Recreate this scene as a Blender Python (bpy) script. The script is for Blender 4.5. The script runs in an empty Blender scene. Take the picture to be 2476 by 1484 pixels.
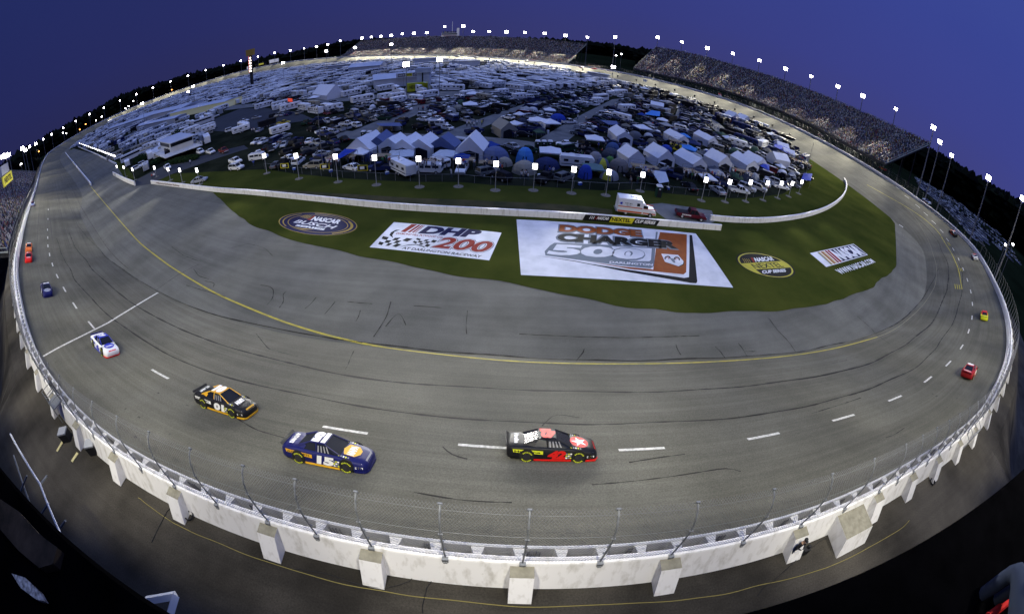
import bpy, bmesh, math, random
import numpy as np
from mathutils import Vector, Matrix
RND = random.Random(11)
sc = bpy.context.scene
COL = sc.collection
# ---------------------------------------------------------------- camera
FPX, CY, PITCH, ROLL, HC = 1052.0, 742.0, 0.6277, 0.0607, 27.0
cd = bpy.data.cameras.new('camera'); cam = bpy.data.objects.new('camera', cd); COL.objects.link(cam); sc.camera = cam
cd.type = 'PANO'; cd.panorama_type = 'FISHEYE_EQUISOLID'; cd.sensor_width = 36; cd.sensor_fit = 'HORIZONTAL'
cd.fisheye_lens = FPX/2475*36; cd.fisheye_fov = math.radians(240); cd.clip_start = 0.05; cd.clip_end = 12000
cam.location = (0, 0, HC)
_cp, _sp, _cr, _sr = math.cos(PITCH), math.sin(PITCH), math.cos(ROLL), math.sin(ROLL)
cam.rotation_euler = (Matrix(((1,0,0),(0,_sp,-_cp),(0,_cp,_sp))) @ Matrix(((_cr,-_sr,0),(_sr,_cr,0),(0,0,1)))).to_euler()
# ---------------------------------------------------------------- dusk sky
w = bpy.data.worlds.new('World'); sc.world = w; w.use_nodes = True
nt = w.node_tree; nt.nodes.clear()
wo = nt.nodes.new('ShaderNodeOutputWorld'); bg = nt.nodes.new('ShaderNodeBackground')
tc = nt.nodes.new('ShaderNodeTexCoord'); sep = nt.nodes.new('ShaderNodeSeparateXYZ')
ramp = nt.nodes.new('ShaderNodeValToRGB'); nt.links.new(tc.outputs['Generated'], sep.inputs[0]); nt.links.new(sep.outputs['Z'], ramp.inputs[0])
cr = ramp.color_ramp
SKYR = [(0.0,(.044,.048,.190)),(0.10,(.040,.049,.225)),(0.30,(.036,.052,.250)),(0.56,(.040,.064,.28)),(.70,(.38,.53,1.15)),(1.0,(.78,1.0,1.95))]
while len(cr.elements) < len(SKYR): cr.elements.new(.5)
for e_, (p_, c_) in zip(cr.elements, SKYR): e_.position = p_; e_.color = (*c_, 1)
# the west (right of the camera) is still a little brighter, the east (left) already darker
mr = nt.nodes.new('ShaderNodeMapRange'); nt.links.new(sep.outputs['X'], mr.inputs['Value'])
mr.inputs['From Min'].default_value = -1; mr.inputs['From Max'].default_value = 1; mr.inputs['To Min'].default_value = .42; mr.inputs['To Max'].default_value = 1.22
sn = nt.nodes.new('ShaderNodeTexNoise'); sn.inputs['Scale'].default_value = 1.6; sn.inputs['Detail'].default_value = 3; nt.links.new(tc.outputs['Generated'], sn.inputs['Vector'])
mr2 = nt.nodes.new('ShaderNodeMapRange'); nt.links.new(sn.outputs[0], mr2.inputs['Value']); mr2.inputs['To Min'].default_value = .9; mr2.inputs['To Max'].default_value = 1.1
mm = nt.nodes.new('ShaderNodeMath'); mm.operation = 'MULTIPLY'; nt.links.new(mr.outputs[0], mm.inputs[0]); nt.links.new(mr2.outputs[0], mm.inputs[1])
nt.links.new(ramp.outputs[0], bg.inputs[0]); nt.links.new(mm.outputs[0], bg.inputs[1]); nt.links.new(bg.outputs[0], wo.inputs[0])
sc.view_settings.view_transform = 'Standard'; sc.view_settings.look = 'None'; sc.view_settings.exposure = 0; sc.view_settings.gamma = 1
sc.view_settings.use_curve_mapping = False
try:
    sc.cycles.use_light_tree = True; sc.cycles.sample_clamp_indirect = 4; sc.cycles.max_bounces = 5
    sc.cycles.use_denoising = True
except Exception: pass

def spot(loc, aim, power, color=(1,.97,.88), size=2.0, cone=80, blend=.6):
    ld = bpy.data.lights.new('floodlight_beam', 'SPOT'); ld.energy = power; ld.color = color; ld.shadow_soft_size = size
    ld.spot_size = math.radians(cone); ld.spot_blend = blend
    o = bpy.data.objects.new('floodlight_beam', ld); COL.objects.link(o); o.location = loc
    d = Vector(aim)-Vector(loc); o.rotation_euler = d.to_track_quat('-Z','Y').to_euler(); return o
# floodlights on the stand roof around and behind the camera: the near bend is lit by them
for x_, p_ in [(-112,50000),(-88,42000),(-66,36000),(-46,31000),(-28,29000),(-10,28000),(8,28000),(26,29000),(45,31000),(66,36000),(88,42000),(110,50000)]:
    spot((x_, -2.4+abs(x_)*.09, 41), (x_, 20+.0035*x_*x_, 3), p_*1.18, color=(1,.945,.76), cone=68, size=1.2, blend=.4)

# ---------------------------------------------------------------- pixel rays (photo drawn 2475 wide)
def ray(p):
    p = np.asarray(p, float); x = p[...,0]-1237.5; y = -(p[...,1]-CY); r = np.hypot(x, y)/FPX
    th = 2*np.arcsin(np.clip(r/2,0,1)); s = np.where(r > 1e-9, np.sin(th)/np.maximum(r,1e-9), 1)
    a = s*x/FPX; b = s*y/FPX; Z = -np.cos(th); X = a*_cr-b*_sr; Y = a*_sr+b*_cr
    return np.stack([X, -Z*_cp+Y*_sp, Z*_sp+Y*_cp], -1)
def at(px, py=None, z=0.0):
    p = px if py is None else (px, py)
    d = ray(p); t = (z-HC)/d[...,2]; xy = d[...,:2]*t[...,None]
    return xy
def at3(px, py, z=0.0):
    a = at(px, py, z); return Vector((float(a[0]), float(a[1]), z))
def at_h(px, py, h):
    d = ray((px,py)); k = h/math.hypot(d[0], d[1]); return Vector((d[0]*k, d[1]*k, HC+d[2]*k))
def azel(P):
    d = ray(np.array(P, float)); return np.arctan2(d[...,0], d[...,1]), np.arctan2(d[...,2], np.hypot(d[...,0], d[...,1]))
class AzEl:
    def __init__(s, P):
        a, e = azel(P); o = np.argsort(a); s.a, s.e = a[o], e[o]
    def z(s, xy):
        xy = np.asarray(xy, float); return HC+np.tan(np.interp(np.arctan2(xy[...,0], xy[...,1]), s.a, s.e))*np.hypot(xy[...,0], xy[...,1])
# ---------------------------------------------------------------- curves
def resamp(P, step):
    P = np.asarray(P, float); s = np.r_[0, np.cumsum(np.linalg.norm(np.diff(P[:,:2], axis=0), axis=1))]
    n = max(2, int(round(s[-1]/step))+1); t = np.linspace(0, s[-1], n)
    return np.stack([np.interp(t, s, P[:,k]) for k in range(P.shape[1])], 1)
def smooth(P, sig, closed=False):
    P = np.asarray(P, float); n = len(P); out = np.empty_like(P); sig = np.broadcast_to(sig, (n,))
    for i in range(n):
        k = int(3*sig[i])+1
        if not closed: k = min(k, i, n-1-i)
        j = np.arange(i-k, i+k+1); ww = np.exp(-.5*((j-i)/max(sig[i],1e-3))**2)
        out[i] = (P[j % n]*ww[:,None]).sum(0)/ww.sum()
    return out
# ---------------------------------------------------------------- materials
MATS = {}
def mat(name, rgb, rough=.6, metal=0.0, var=0.0, scale=5.0, bump=0.0, bscale=None, coord='Object', emit=None, estr=0, objcol=False, rgb2=None, detail=4, spec=.12, stretch=None, island=0, thr=None, coat=0, trans=0):
    if name in MATS: return MATS[name]
    m = bpy.data.materials.new(name); MATS[name] = m; m.use_nodes = True; nt = m.node_tree; b = nt.nodes['Principled BSDF']
    b.inputs['Roughness'].default_value = rough; b.inputs['Metallic'].default_value = metal
    b.inputs['Specular IOR Level'].default_value = spec; b.inputs['Base Color'].default_value = (*rgb, 1)
    if coat: b.inputs['Coat Weight'].default_value = coat; b.inputs['Coat Roughness'].default_value = .08
    col = None
    if objcol:
        oi = nt.nodes.new('ShaderNodeObjectInfo'); col = oi.outputs['Color']
    if var or bump or rgb2 or island:
        t = nt.nodes.new('ShaderNodeTexCoord'); vec = t.outputs['UV' if coord == 'UV' else coord]
        if stretch:
            mp = nt.nodes.new('ShaderNodeMapping'); mp.inputs['Scale'].default_value = stretch; nt.links.new(vec, mp.inputs[0]); vec = mp.outputs[0]
        n = nt.nodes.new('ShaderNodeTexNoise'); n.inputs['Scale'].default_value = scale; n.inputs['Detail'].default_value = detail; n.inputs['Roughness'].default_value = .6
        nt.links.new(vec, n.inputs['Vector'])
        if var or rgb2:
            r = nt.nodes.new('ShaderNodeMapRange'); nt.links.new(n.outputs[0], r.inputs['Value'])
            lo, hi = thr or (.3, .7)
            r.inputs['From Min'].default_value = lo; r.inputs['From Max'].default_value = hi
            mx = nt.nodes.new('ShaderNodeMix'); mx.data_type = 'RGBA'; nt.links.new(r.outputs[0], mx.inputs['Factor'])
            if rgb2:
                mx.inputs['A'].default_value = (*rgb, 1); mx.inputs['B'].default_value = (*rgb2, 1)
            elif col:
                mx.blend_type = 'MULTIPLY'; mx.inputs['A'].default_value = (1,1,1,1); nt.links.new(col, mx.inputs['A']); mx.inputs['B'].default_value = (1-var,1-var,1-var,1)
            else:
                mx.inputs['A'].default_value = (*[c*(1-var) for c in rgb], 1); mx.inputs['B'].default_value = (*[min(1,c*(1+var)) for c in rgb], 1)
            col = mx.outputs['Result']
        if bump:
            n2 = nt.nodes.new('ShaderNodeTexNoise'); n2.inputs['Scale'].default_value = bscale or scale*3; n2.inputs['Detail'].default_value = 3; nt.links.new(vec, n2.inputs['Vector'])
            bp = nt.nodes.new('ShaderNodeBump'); bp.inputs['Strength'].default_value = bump; nt.links.new(n2.outputs[0], bp.inputs['Height']); nt.links.new(bp.outputs[0], b.inputs['Normal'])
    if col is not None: nt.links.new(col, b.inputs['Base Color'])
    if emit:
        b.inputs['Emission Color'].default_value = (*emit, 1); b.inputs['Emission Strength'].default_value = estr
    if trans: b.inputs['Transmission Weight'].default_value = trans
    return m
def islands(name, cols, rough=.8):
    m = bpy.data.materials.new(name); m.use_nodes = True; nt = m.node_tree; b = nt.nodes['Principled BSDF']; b.inputs['Roughness'].default_value = rough; b.inputs['Specular IOR Level'].default_value = .05
    g = nt.nodes.new('ShaderNodeNewGeometry'); r = nt.nodes.new('ShaderNodeValToRGB'); r.color_ramp.interpolation = 'CONSTANT'
    while len(r.color_ramp.elements) < len(cols): r.color_ramp.elements.new(.5)
    for i, (e, (p, c)) in enumerate(zip(r.color_ramp.elements, cols)): e.position = p; e.color = (*c, 1)
    nt.links.new(g.outputs['Random Per Island'], r.inputs[0]); nt.links.new(r.outputs[0], b.inputs['Base Color']); return m
# ---------------------------------------------------------------- text outlines as faces
_TXT = {}
def text_faces(s, bold=.02):
    k = (s, bold)
    if k not in _TXT:
        cu = bpy.data.curves.new('t', 'FONT'); cu.body = s; cu.offset = bold; cu.resolution_u = 3
        o = bpy.data.objects.new('t', cu); COL.objects.link(o); dg = bpy.context.evaluated_depsgraph_get()
        me = bpy.data.meshes.new_from_object(o.evaluated_get(dg)); V = np.array([v.co[:2] for v in me.vertices]); Fc = [tuple(p.vertices) for p in me.polygons]
        lo, hi = V.min(0), V.max(0); V = (V-lo)/(hi-lo)
        _TXT[k] = (V, Fc, (hi-lo)[0]/(hi-lo)[1]); bpy.data.objects.remove(o); bpy.data.meshes.remove(me)
    return _TXT[k]
# ---------------------------------------------------------------- mesh builder
class MB:
    def __init__(s): s.v = []; s.f = []; s.m = []; s.uv = None
    def add(s, V, F, m=0):
        b = len(s.v); s.v += [tuple(map(float, q)) for q in V]
        for f in F: s.f.append(tuple(b+i for i in f)); s.m.append(m)
    def box(s, c, d, rz=0, m=0, top=1.0, topy=None, M=None):
        hx, hy, hz = d[0]/2, d[1]/2, d[2]/2; ty = top if topy is None else topy
        V = [Vector((sx*hx*(top if sz > 0 else 1), sy*hy*(ty if sz > 0 else 1), sz*hz)) for sz in (-1,1) for sx, sy in ((-1,-1),(1,-1),(1,1),(-1,1))]
        R = Matrix.Rotation(rz, 3, 'Z'); V = [R @ v + Vector(c) for v in V]
        if M: V = [M @ v for v in V]
        s.add(V, [(3,2,1,0),(4,5,6,7),(0,1,5,4),(1,2,6,5),(2,3,7,6),(3,0,4,7)], m)
    def prism(s, P, z0, z1, m=0, cap=True, top=None):
        n = len(P); T = top or P
        V = [(p[0],p[1],z0) for p in P]+[(p[0],p[1],z1) for p in T]
        F = [(i,(i+1)%n,n+(i+1)%n,n+i) for i in range(n)]
        if cap: F += [tuple(range(n,2*n)), tuple(range(n-1,-1,-1))]
        s.add(V, F, m)
    def extr(s, P, y0, y1, m=0):          # profile in x,z extruded along y
        n = len(P); V = [(p[0],y0,p[1]) for p in P]+[(p[0],y1,p[1]) for p in P]
        s.add(V, [(i,n+i,n+(i+1)%n,(i+1)%n) for i in range(n)]+[tuple(range(n)), tuple(range(2*n-1,n-1,-1))], m)
    def tube(s, P, r, n=5, m=0, cap=True):
        P = [Vector(p) for p in P]; rs = r if isinstance(r, (list,tuple)) else [r]*len(P); V = []; F = []
        up = Vector((0,0,1))
        for i, p in enumerate(P):
            t = (P[min(i+1,len(P)-1)]-P[max(i-1,0)]).normalized(); a = t.cross(up if abs(t.z) < .95 else Vector((1,0,0))).normalized(); b = t.cross(a)
            for k in range(n):
                q = 2*math.pi*k/n; V.append(p+(a*math.cos(q)+b*math.sin(q))*rs[i])
        for i in range(len(P)-1):
            for k in range(n): F.append((i*n+k, i*n+(k+1)%n, (i+1)*n+(k+1)%n, (i+1)*n+k))
        if cap: F += [tuple(range(n-1,-1,-1)), tuple((len(P)-1)*n+k for k in range(n))]
        s.add(V, F, m)
    def cyl(s, c, r, h, n=12, m=0, axis='z', r2=None):
        r2 = r if r2 is None else r2; V = []
        for k, (rr, t) in enumerate(((r,-h/2),(r2,h/2))):
            for i in range(n):
                a = 2*math.pi*i/n; p = (rr*math.cos(a), rr*math.sin(a), t)
                if axis == 'y': p = (p[0], p[2], p[1])
                if axis == 'x': p = (p[2], p[0], p[1])
                V.append((c[0]+p[0], c[1]+p[1], c[2]+p[2]))
        s.add(V, [(i,(i+1)%n,n+(i+1)%n,n+i) for i in range(n)]+[tuple(range(n-1,-1,-1)), tuple(range(n,2*n))], m)
    def loft(s, rings, m=0, closed=True, cap=True):
        n = len(rings[0]); V = [p for r in rings for p in r]; F = []
        for i in range(len(rings)-1):
            for k in range(n if closed else n-1): F.append((i*n+k, i*n+(k+1)%n, (i+1)*n+(k+1)%n, (i+1)*n+k))
        if cap and closed: F += [tuple(range(n-1,-1,-1)), tuple((len(rings)-1)*n+k for k in range(n))]
        s.add(V, F, m)
    def text(s, t, o, U, V_, m=0, bold=.02, sk=0.0):
        Vt, Ft, _ = text_faces(t, bold); o, U, V_ = Vector(o), Vector(U), Vector(V_)
        s.add([o+U*float(a+sk*b)+V_*float(b) for a, b in Vt], Ft, m)
    def poly(s, P, m=0): s.add(P, [tuple(range(len(P)))], m)
    def ball(s, c, r, m=0, n=6, k=4, sz=1):
        V = [(c[0],c[1],c[2]-r*sz)]; F = []
        for j in range(1,k):
            a = -math.pi/2+math.pi*j/k
            for i in range(n): q = 2*math.pi*i/n; V.append((c[0]+r*math.cos(a)*math.cos(q), c[1]+r*math.cos(a)*math.sin(q), c[2]+r*sz*math.sin(a)))
        V.append((c[0],c[1],c[2]+r*sz)); L = len(V)-1
        for i in range(n):
            F.append((0,1+(i+1)%n,1+i)); F.append((L,1+(k-2)*n+i,1+(k-2)*n+(i+1)%n))
            for j in range(k-2): F.append((1+j*n+i,1+j*n+(i+1)%n,1+(j+1)*n+(i+1)%n,1+(j+1)*n+i))
        s.add(V, F, m)
    def mesh(s, name, mats, flat=True):
        me = bpy.data.meshes.new(name); me.from_pydata(s.v, [], s.f); mats = mats if isinstance(mats, (list,tuple)) else [mats]
        for x in mats: me.materials.append(x)
        if len(mats) > 1: me.polygons.foreach_set('material_index', s.m)
        if s.uv is not None:
            ul = me.uv_layers.new(name='UVMap'); li = np.empty(len(me.loops), int); me.loops.foreach_get('vertex_index', li)
            ul.data.foreach_set('uv', np.asarray(s.uv, float)[li].ravel())
        if not flat: me.polygons.foreach_set('use_smooth', [True]*len(me.polygons))
        me.update(); return me
    def build(s, name, mats, parent=None, flat=True, loc=None, rz=0):
        return link(name, s.mesh(name, mats, flat), parent, loc, rz)
def link(name, me, parent=None, loc=None, rz=0):
    o = bpy.data.objects.new(name, me); COL.objects.link(o)
    if parent: o.parent = parent
    if loc is not None: o.location = loc
    if rz: o.rotation_euler = (0,0,rz)
    return o
def tag(o, label=None, cat=None, group=None, kind=None):
    if label: o['label'] = label
    if cat: o['category'] = cat
    if group: o['group'] = group
    if kind: o['kind'] = kind
    return o
def empty(name, loc, rz=0, label=None, cat=None, group=None):
    o = bpy.data.objects.new(name, None); COL.objects.link(o); o.location = loc; o.rotation_euler = (0,0,rz); o.empty_display_size = .1
    return tag(o, label, cat, group)
def copytree(o, loc, rot, label=None, group=None, color=None, parent=None):
    c = o.copy(); COL.objects.link(c); c.parent = parent
    if parent is None: c.location = loc; c.rotation_euler = rot if isinstance(rot, (tuple,list)) or hasattr(rot,'x') else (0,0,rot)
    if label: c['label'] = label
    if group: c['group'] = group
    if color: c.color = color
    for ch in list(o.children): copytree(ch, None, None, color=color, parent=c)
    return c
def nth(n): return f"{n}{'th' if 10 <= n%100 <= 20 else {1:'st',2:'nd',3:'rd'}.get(n%10,'th')}"
def sheet(name, P, z, m, kind='structure', label=None, cat=None):
    me = bpy.data.meshes.new(name); bm = bmesh.new(); vs = [bm.verts.new((p[0],p[1],z)) for p in P]; f = bm.faces.new(vs)
    bmesh.ops.triangulate(bm, faces=[f]); bmesh.ops.recalc_face_normals(bm, faces=bm.faces)
    for f in bm.faces:
        if f.normal.z < 0: f.normal_flip()
    bm.to_mesh(me); me.materials.append(m); return tag(link(name, me), label, cat, kind=kind)
# ================================================================ TRACK GEOMETRY
W_FAR = [(59.3,554),(71.7,505.6),(78,488.7),(90,452),(96.4,422),(104,395),(108,379),(118,369.5),(139,355.6),(165,339),(191,322.6),(226,305),(258,289),(298,269),(340,252.7),(394.5,232.6),(440,217),(476.5,204.4),(531,188),(586,172.5),(640.5,159.7),(717.4,148),(808.5,140.7),(881,138),(972.5,135.3),(1031,135.3),(1122,138),(1213,143.5),(1304.4,150.8),(1395.5,161.7),(1491,174),(1582,194),(1673,217.6),(1764,245),(1869,276),(1943.6,304.7),(2013,337.7),(2082.6,377.7),(2148,425),(2196,456),(2248.5,497.7),(2283,529),(2320,565),(2356.4,605),(2390,668.5),(2423,742),(2435,812),(2430,872)]
W_NEAR = [(2376,989),(2273,1072),(2156,1135),(2056,1195),(1956,1229),(1855,1261),(1671,1297),(1471,1315.6),(1237,1321),(1086,1305.6),(886,1275.6),(618,1215),(467,1159),(300,1079),(196,998),(140,929),(97,872),(63,785),(47,712),(38,635)]
EIN = [(87,62.5),(106,75.5),(122,92),(131,112),(137,133),(140,158),(141.5,181),(141.5,205),(139,228),(133,249),(124,268),(110,292),(96,313),(80,332),(64,350),(42,375),(12,403),(-24,430),(-64,458),(-115,491),(-179,533),(-265,588),(-350,638),(-440,686),(-520,713),(-600,715),(-665,690),(-710,645),(-735,590),(-738,530),(-715,460),(-660,385),(-600,335),(-540,300)]
GR_NEAR = [(525,478),(600,540),(700,580),(870,620),(1050,657),(1250,690),(1400,720),(1550,748),(1700,757),(1850,755),(2000,735),(2100,700),(2170,640)]
TOE_PX = [(142,380),(156,418),(174,467),(184,520),(192,555),(213.5,575),(260,625),(320,668),(380,705),(467,743.5),(619,788.6),(719,808.6),(846,827),(986,845),(1238,863.6),(1527,872),(1738,863.6),(1856,857),(1923,850),(2106,812),(2180,775),(2230,725),(2264,650)]
elO = AzEl(W_FAR)
# outer edge of the racing surface, ordered: right near -> centre -> left -> far left straight | far loop from EIN
near = np.c_[at(np.array(W_NEAR), z=10.9), np.full(len(W_NEAR), 9.9)]
left = []
for p, z in zip([(59.3,554),(71.7,505.6),(78,488.7),(90,452),(96.4,422),(102,400)], [9.4,8.6,8.0,6.6,5.2,4.4]):
    a = at(p[0], p[1], z); left.append((a[0], a[1], z))
rightd = []
for p, z in zip([(2430,872),(2435,812),(2423,742),(2390,668.5),(2356.4,605),(2320,565)], [9.8,9.6,9.3,9.0,8.7,8.5]):
    a = at(p[0], p[1], z); rightd.append((a[0], a[1], z))
E_ = smooth(resamp(EIN, 6), 3.0)
tE = np.gradient(E_, axis=0); tE /= np.linalg.norm(tE, axis=1)[:,None]; nE = np.stack([tE[:,1], -tE[:,0]], 1)
Wd = np.interp(np.arange(len(E_)), [0, 12, 25, 40, 60, len(E_)], [33,33,34,38,38,38])
Of = E_+nE*Wd[:,None]; zf = np.clip(elO.z(Of), 2.2, 10.5)
k0 = int(np.argmin(np.hypot(E_[:,0]-126, E_[:,1]-100)))
far = np.c_[Of, zf][k0+3:]
far = far[far[:,1] > 288]
loop = np.vstack([np.array(rightd)[::-1], far[::1]])          # going round from right to far left
loop = np.vstack([near[::-1], np.array(rightd), far, np.array(left)[::-1]])
loop = np.vstack([loop, loop[:1]])
loop = resamp(loop, 2.0)[:-1]
dist_ = np.hypot(loop[:,0], loop[:,1])
OUT = smooth(loop, np.clip(dist_*.045, 2.2, 22), closed=True)     # x, y, z of the wall foot
OUT = resamp(np.vstack([OUT, OUT[:1]]), 1.0)[:-1]
NS = len(OUT)
tO = np.roll(OUT[:,:2],-3,0)-np.roll(OUT[:,:2],3,0); tO /= np.linalg.norm(tO,axis=1)[:,None]
nO = np.stack([tO[:,1], -tO[:,0]], 1)
if (nO[0]@(OUT[0,:2]-np.array([-100,300]))) < 0: nO = -nO            # outward
# toe of the banking
toe = resamp(at(np.array(TOE_PX, float)), 1.0)
wid = np.full(NS, np.nan)
for i in range(0, NS, 4):
    d = toe-OUT[i,:2]; along = d@tO[i]; j = np.argmin(np.abs(along)+1e-3*np.hypot(*d.T))
    if abs(along[j]) < 1.5 and 12 < -(d[j]@nO[i]) < 40: wid[i] = -(d[j]@nO[i])
ok = np.where(~np.isnan(wid))[0]
xs = np.r_[ok-NS, ok, ok+NS]; wid = np.interp(np.arange(NS), xs, np.r_[wid[ok], wid[ok], wid[ok]])
farmask = dist_full = np.hypot(OUT[:,0], OUT[:,1]) > 165
wid = np.where(farmask, np.clip(wid, 24, 27), np.clip(wid, 19, 30)); wid = smooth(wid[:,None], 14, closed=True)[:,0]
TOE = OUT[:,:2]-nO*wid[:,None]
def track_st(x, y):
    d = OUT[:,:2]-np.array([x,y]); q = d[:,0]**2+d[:,1]**2; i = int(np.argmin(q))
    best = None
    for a in (i-1, i):
        A = OUT[a % NS]; B = OUT[(a+1) % NS]; ab = B[:2]-A[:2]; t = float(np.clip(((np.array([x,y])-A[:2])@ab)/(ab@ab+1e-12),0,1)); P = A[:2]+ab*t
        dd = math.hypot(x-P[0], y-P[1])
        if best is None or dd < best[0]: best = (dd, a % NS, t)
    dd, a, t = best; b = (a+1) % NS; n = nO[a]*(1-t)+nO[b]*t; P = OUT[a]*(1-t)+OUT[b]*t; ww = wid[a]*(1-t)+wid[b]*t
    sd = -((x-P[0])*n[0]+(y-P[1])*n[1])
    return a+t, sd, ww, float(P[2])
def track_z(x, y):
    s, sd, ww, zo = track_st(x, y); return zo*max(0.0, min(1.03, 1-sd/ww))
def on_track(px, py):
    z = 3.0
    for _ in range(40):
        a = at(px, py, z); z = .5*z+.5*track_z(float(a[0]), float(a[1]))
    a = at(px, py, z); return Vector((float(a[0]), float(a[1]), z))
def track_pt(i, d, up=0.0):            # station i (metres along), d metres in from the wall
    i = i % NS; a = int(i) % NS; t = i-int(i); b = (a+1) % NS
    P = OUT[a]*(1-t)+OUT[b]*t; n = nO[a]*(1-t)+nO[b]*t; ww = wid[a]*(1-t)+wid[b]*t
    z = P[2]*max(0, 1-d/ww)
    return Vector((P[0]-n[0]*d, P[1]-n[1]*d, z+up))
def track_basis(x, y):                 # forward (race direction), up, for a car
    s, sd, ww, zo = track_st(x, y); a = int(s); t = Vector((*tO[a],0)); n = Vector((*nO[a],0))
    sl = zo/ww if sd < ww else 0; up = (Vector((0,0,1))-n*sl).normalized()
    return t, up
# race direction is counter-clockwise: on the near side towards +x
ic = int(np.argmin(np.hypot(OUT[:,0], OUT[:,1]-6.5)))
RDIR = 1 if tO[ic][0] > 0 else -1
# ---------------------------------------------------------------- asphalt materials
def asphalt(name, a, b, streak=.35, cool=0):
    m = bpy.data.materials.new(name); m.use_nodes = True; nt = m.node_tree; bs = nt.nodes['Principled BSDF']; bs.inputs['Roughness'].default_value = .82; bs.inputs['Specular IOR Level'].default_value = .06
    L = nt.links; tc = nt.nodes.new('ShaderNodeTexCoord')
    def noise(vec, sc_, det=4, rough=.6):
        n = nt.nodes.new('ShaderNodeTexNoise'); n.inputs['Scale'].default_value = sc_; n.inputs['Detail'].default_value = det; n.inputs['Roughness'].default_value = rough; L.new(vec, n.inputs['Vector']); return n.outputs[0]
    def mapr(v, a_, b_, c_, d_):
        r = nt.nodes.new('ShaderNodeMapRange'); L.new(v, r.inputs['Value'])
        for k, q in zip(('From Min','From Max','To Min','To Max'), (a_,b_,c_,d_)): r.inputs[k].default_value = q
        return r.outputs[0]
    def mul(p, q):
        r = nt.nodes.new('ShaderNodeMath'); r.operation = 'MULTIPLY'; L.new(p, r.inputs[0]); L.new(q, r.inputs[1]); return r.outputs[0]
    grain = mapr(noise(tc.outputs['Object'], 11, 3, .8), .34, .66, .74, 1.26)
    patch = mapr(noise(tc.outputs['Object'], .06, 5), .3, .7, .85, 1.13)
    mp = nt.nodes.new('ShaderNodeMapping'); mp.inputs['Scale'].default_value = (.012,.55,1); L.new(tc.outputs['UV'], mp.inputs[0])
    st = mapr(noise(mp.outputs[0], 1.6, 6, .65), .3, .7, 1-streak, 1+streak*.6)
    mp2 = nt.nodes.new('ShaderNodeMapping'); mp2.inputs['Scale'].default_value = (.035,2.6,1); L.new(tc.outputs['UV'], mp2.inputs[0])
    st2 = mapr(noise(mp2.outputs[0], 1.1, 5, .6), .32, .68, 1-streak*.5, 1+streak*.35)
    f = mul(mul(grain, patch), mul(st, st2))
    mx = nt.nodes.new('ShaderNodeMix'); mx.data_type = 'RGBA'; L.new(mapr(noise(tc.outputs['Object'], .12, 4), .35,.65,0,1), mx.inputs['Factor']); mx.inputs['A'].default_value = (*a,1); mx.inputs['B'].default_value = (*b,1)
    mm_ = nt.nodes.new('ShaderNodeMix'); mm_.data_type = 'RGBA'; mm_.blend_type = 'MULTIPLY'; mm_.inputs['Factor'].default_value = 1; L.new(mx.outputs['Result'], mm_.inputs['A'])
    cb = nt.nodes.new('ShaderNodeCombineColor'); [L.new(f, cb.inputs[k]) for k in range(3)]; L.new(cb.outputs[0], mm_.inputs['B']); L.new(mm_.outputs['Result'], bs.inputs['Base Color'])
    bp = nt.nodes.new('ShaderNodeBump'); bp.inputs['Strength'].default_value = .25; L.new(grain, bp.inputs['Height']); L.new(bp.outputs[0], bs.inputs['Normal'])
    return m
M_TRACK = asphalt('worn_racing_asphalt', (.092,.090,.073), (.114,.111,.091), .20)
M_APRON = asphalt('apron_asphalt', (.100,.101,.090), (.124,.124,.112), .16)
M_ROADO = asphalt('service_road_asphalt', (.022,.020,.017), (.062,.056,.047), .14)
# banked racing surface
NT = 9; V = []; UV = []; Fc = []
stations = list(range(0, NS, 2)); ns = len(stations)
for i in stations:
    for k in range(NT):
        d = wid[i]*k/(NT-1); p = track_pt(i, d); V.append((p.x, p.y, p.z+.03*(k < NT-1)+.012)); UV.append((i, d))
V = list(V)
for a in range(ns):
    b = (a+1) % ns
    for k in range(NT-1): Fc.append((a*NT+k, b*NT+k, b*NT+k+1, a*NT+k+1))
tm = MB(); tm.add(V, Fc); tm.uv = UV
trk = tm.build('race_track', M_TRACK, flat=False); tag(trk, kind='structure')
me = trk.data
if me.polygons[0].normal.z < 0: me.flip_normals()
# apron: flat asphalt inside the toe (the infield sheets lie on top of it)
ap = MB(); P = TOE[::3]; c = np.array([-250,360.]); n = len(P)
inn = [P[i]*.72+c*.28 for i in range(n)]
Vv = [(p[0],p[1],.006) for p in P]+[(q[0],q[1],.006) for q in inn]
ap.add(Vv, [(i,(i+1)%n,n+(i+1)%n,n+i) for i in range(n)]); ap.uv = [(i*3., wid[(i*3)%NS]) for i in range(n)]+[(i*3., 60.) for i in range(n)]
apo = ap.build('track_apron', M_APRON); tag(apo, kind='structure')
if apo.data.polygons[0].normal.z < 0: apo.data.flip_normals()
# ---------------------------------------------------------------- ground far and wide
M_FIELD = mat('dark_field', (.008,.012,.006), 1.0, spec=0, var=.4, scale=.02, detail=8)
g = MB(); g.poly([(-6000,-6000,-.25),(6000,-6000,-.25),(6000,6000,-.25),(-6000,6000,-.25)]); tag(g.build('ground', M_FIELD), kind='structure')
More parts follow.
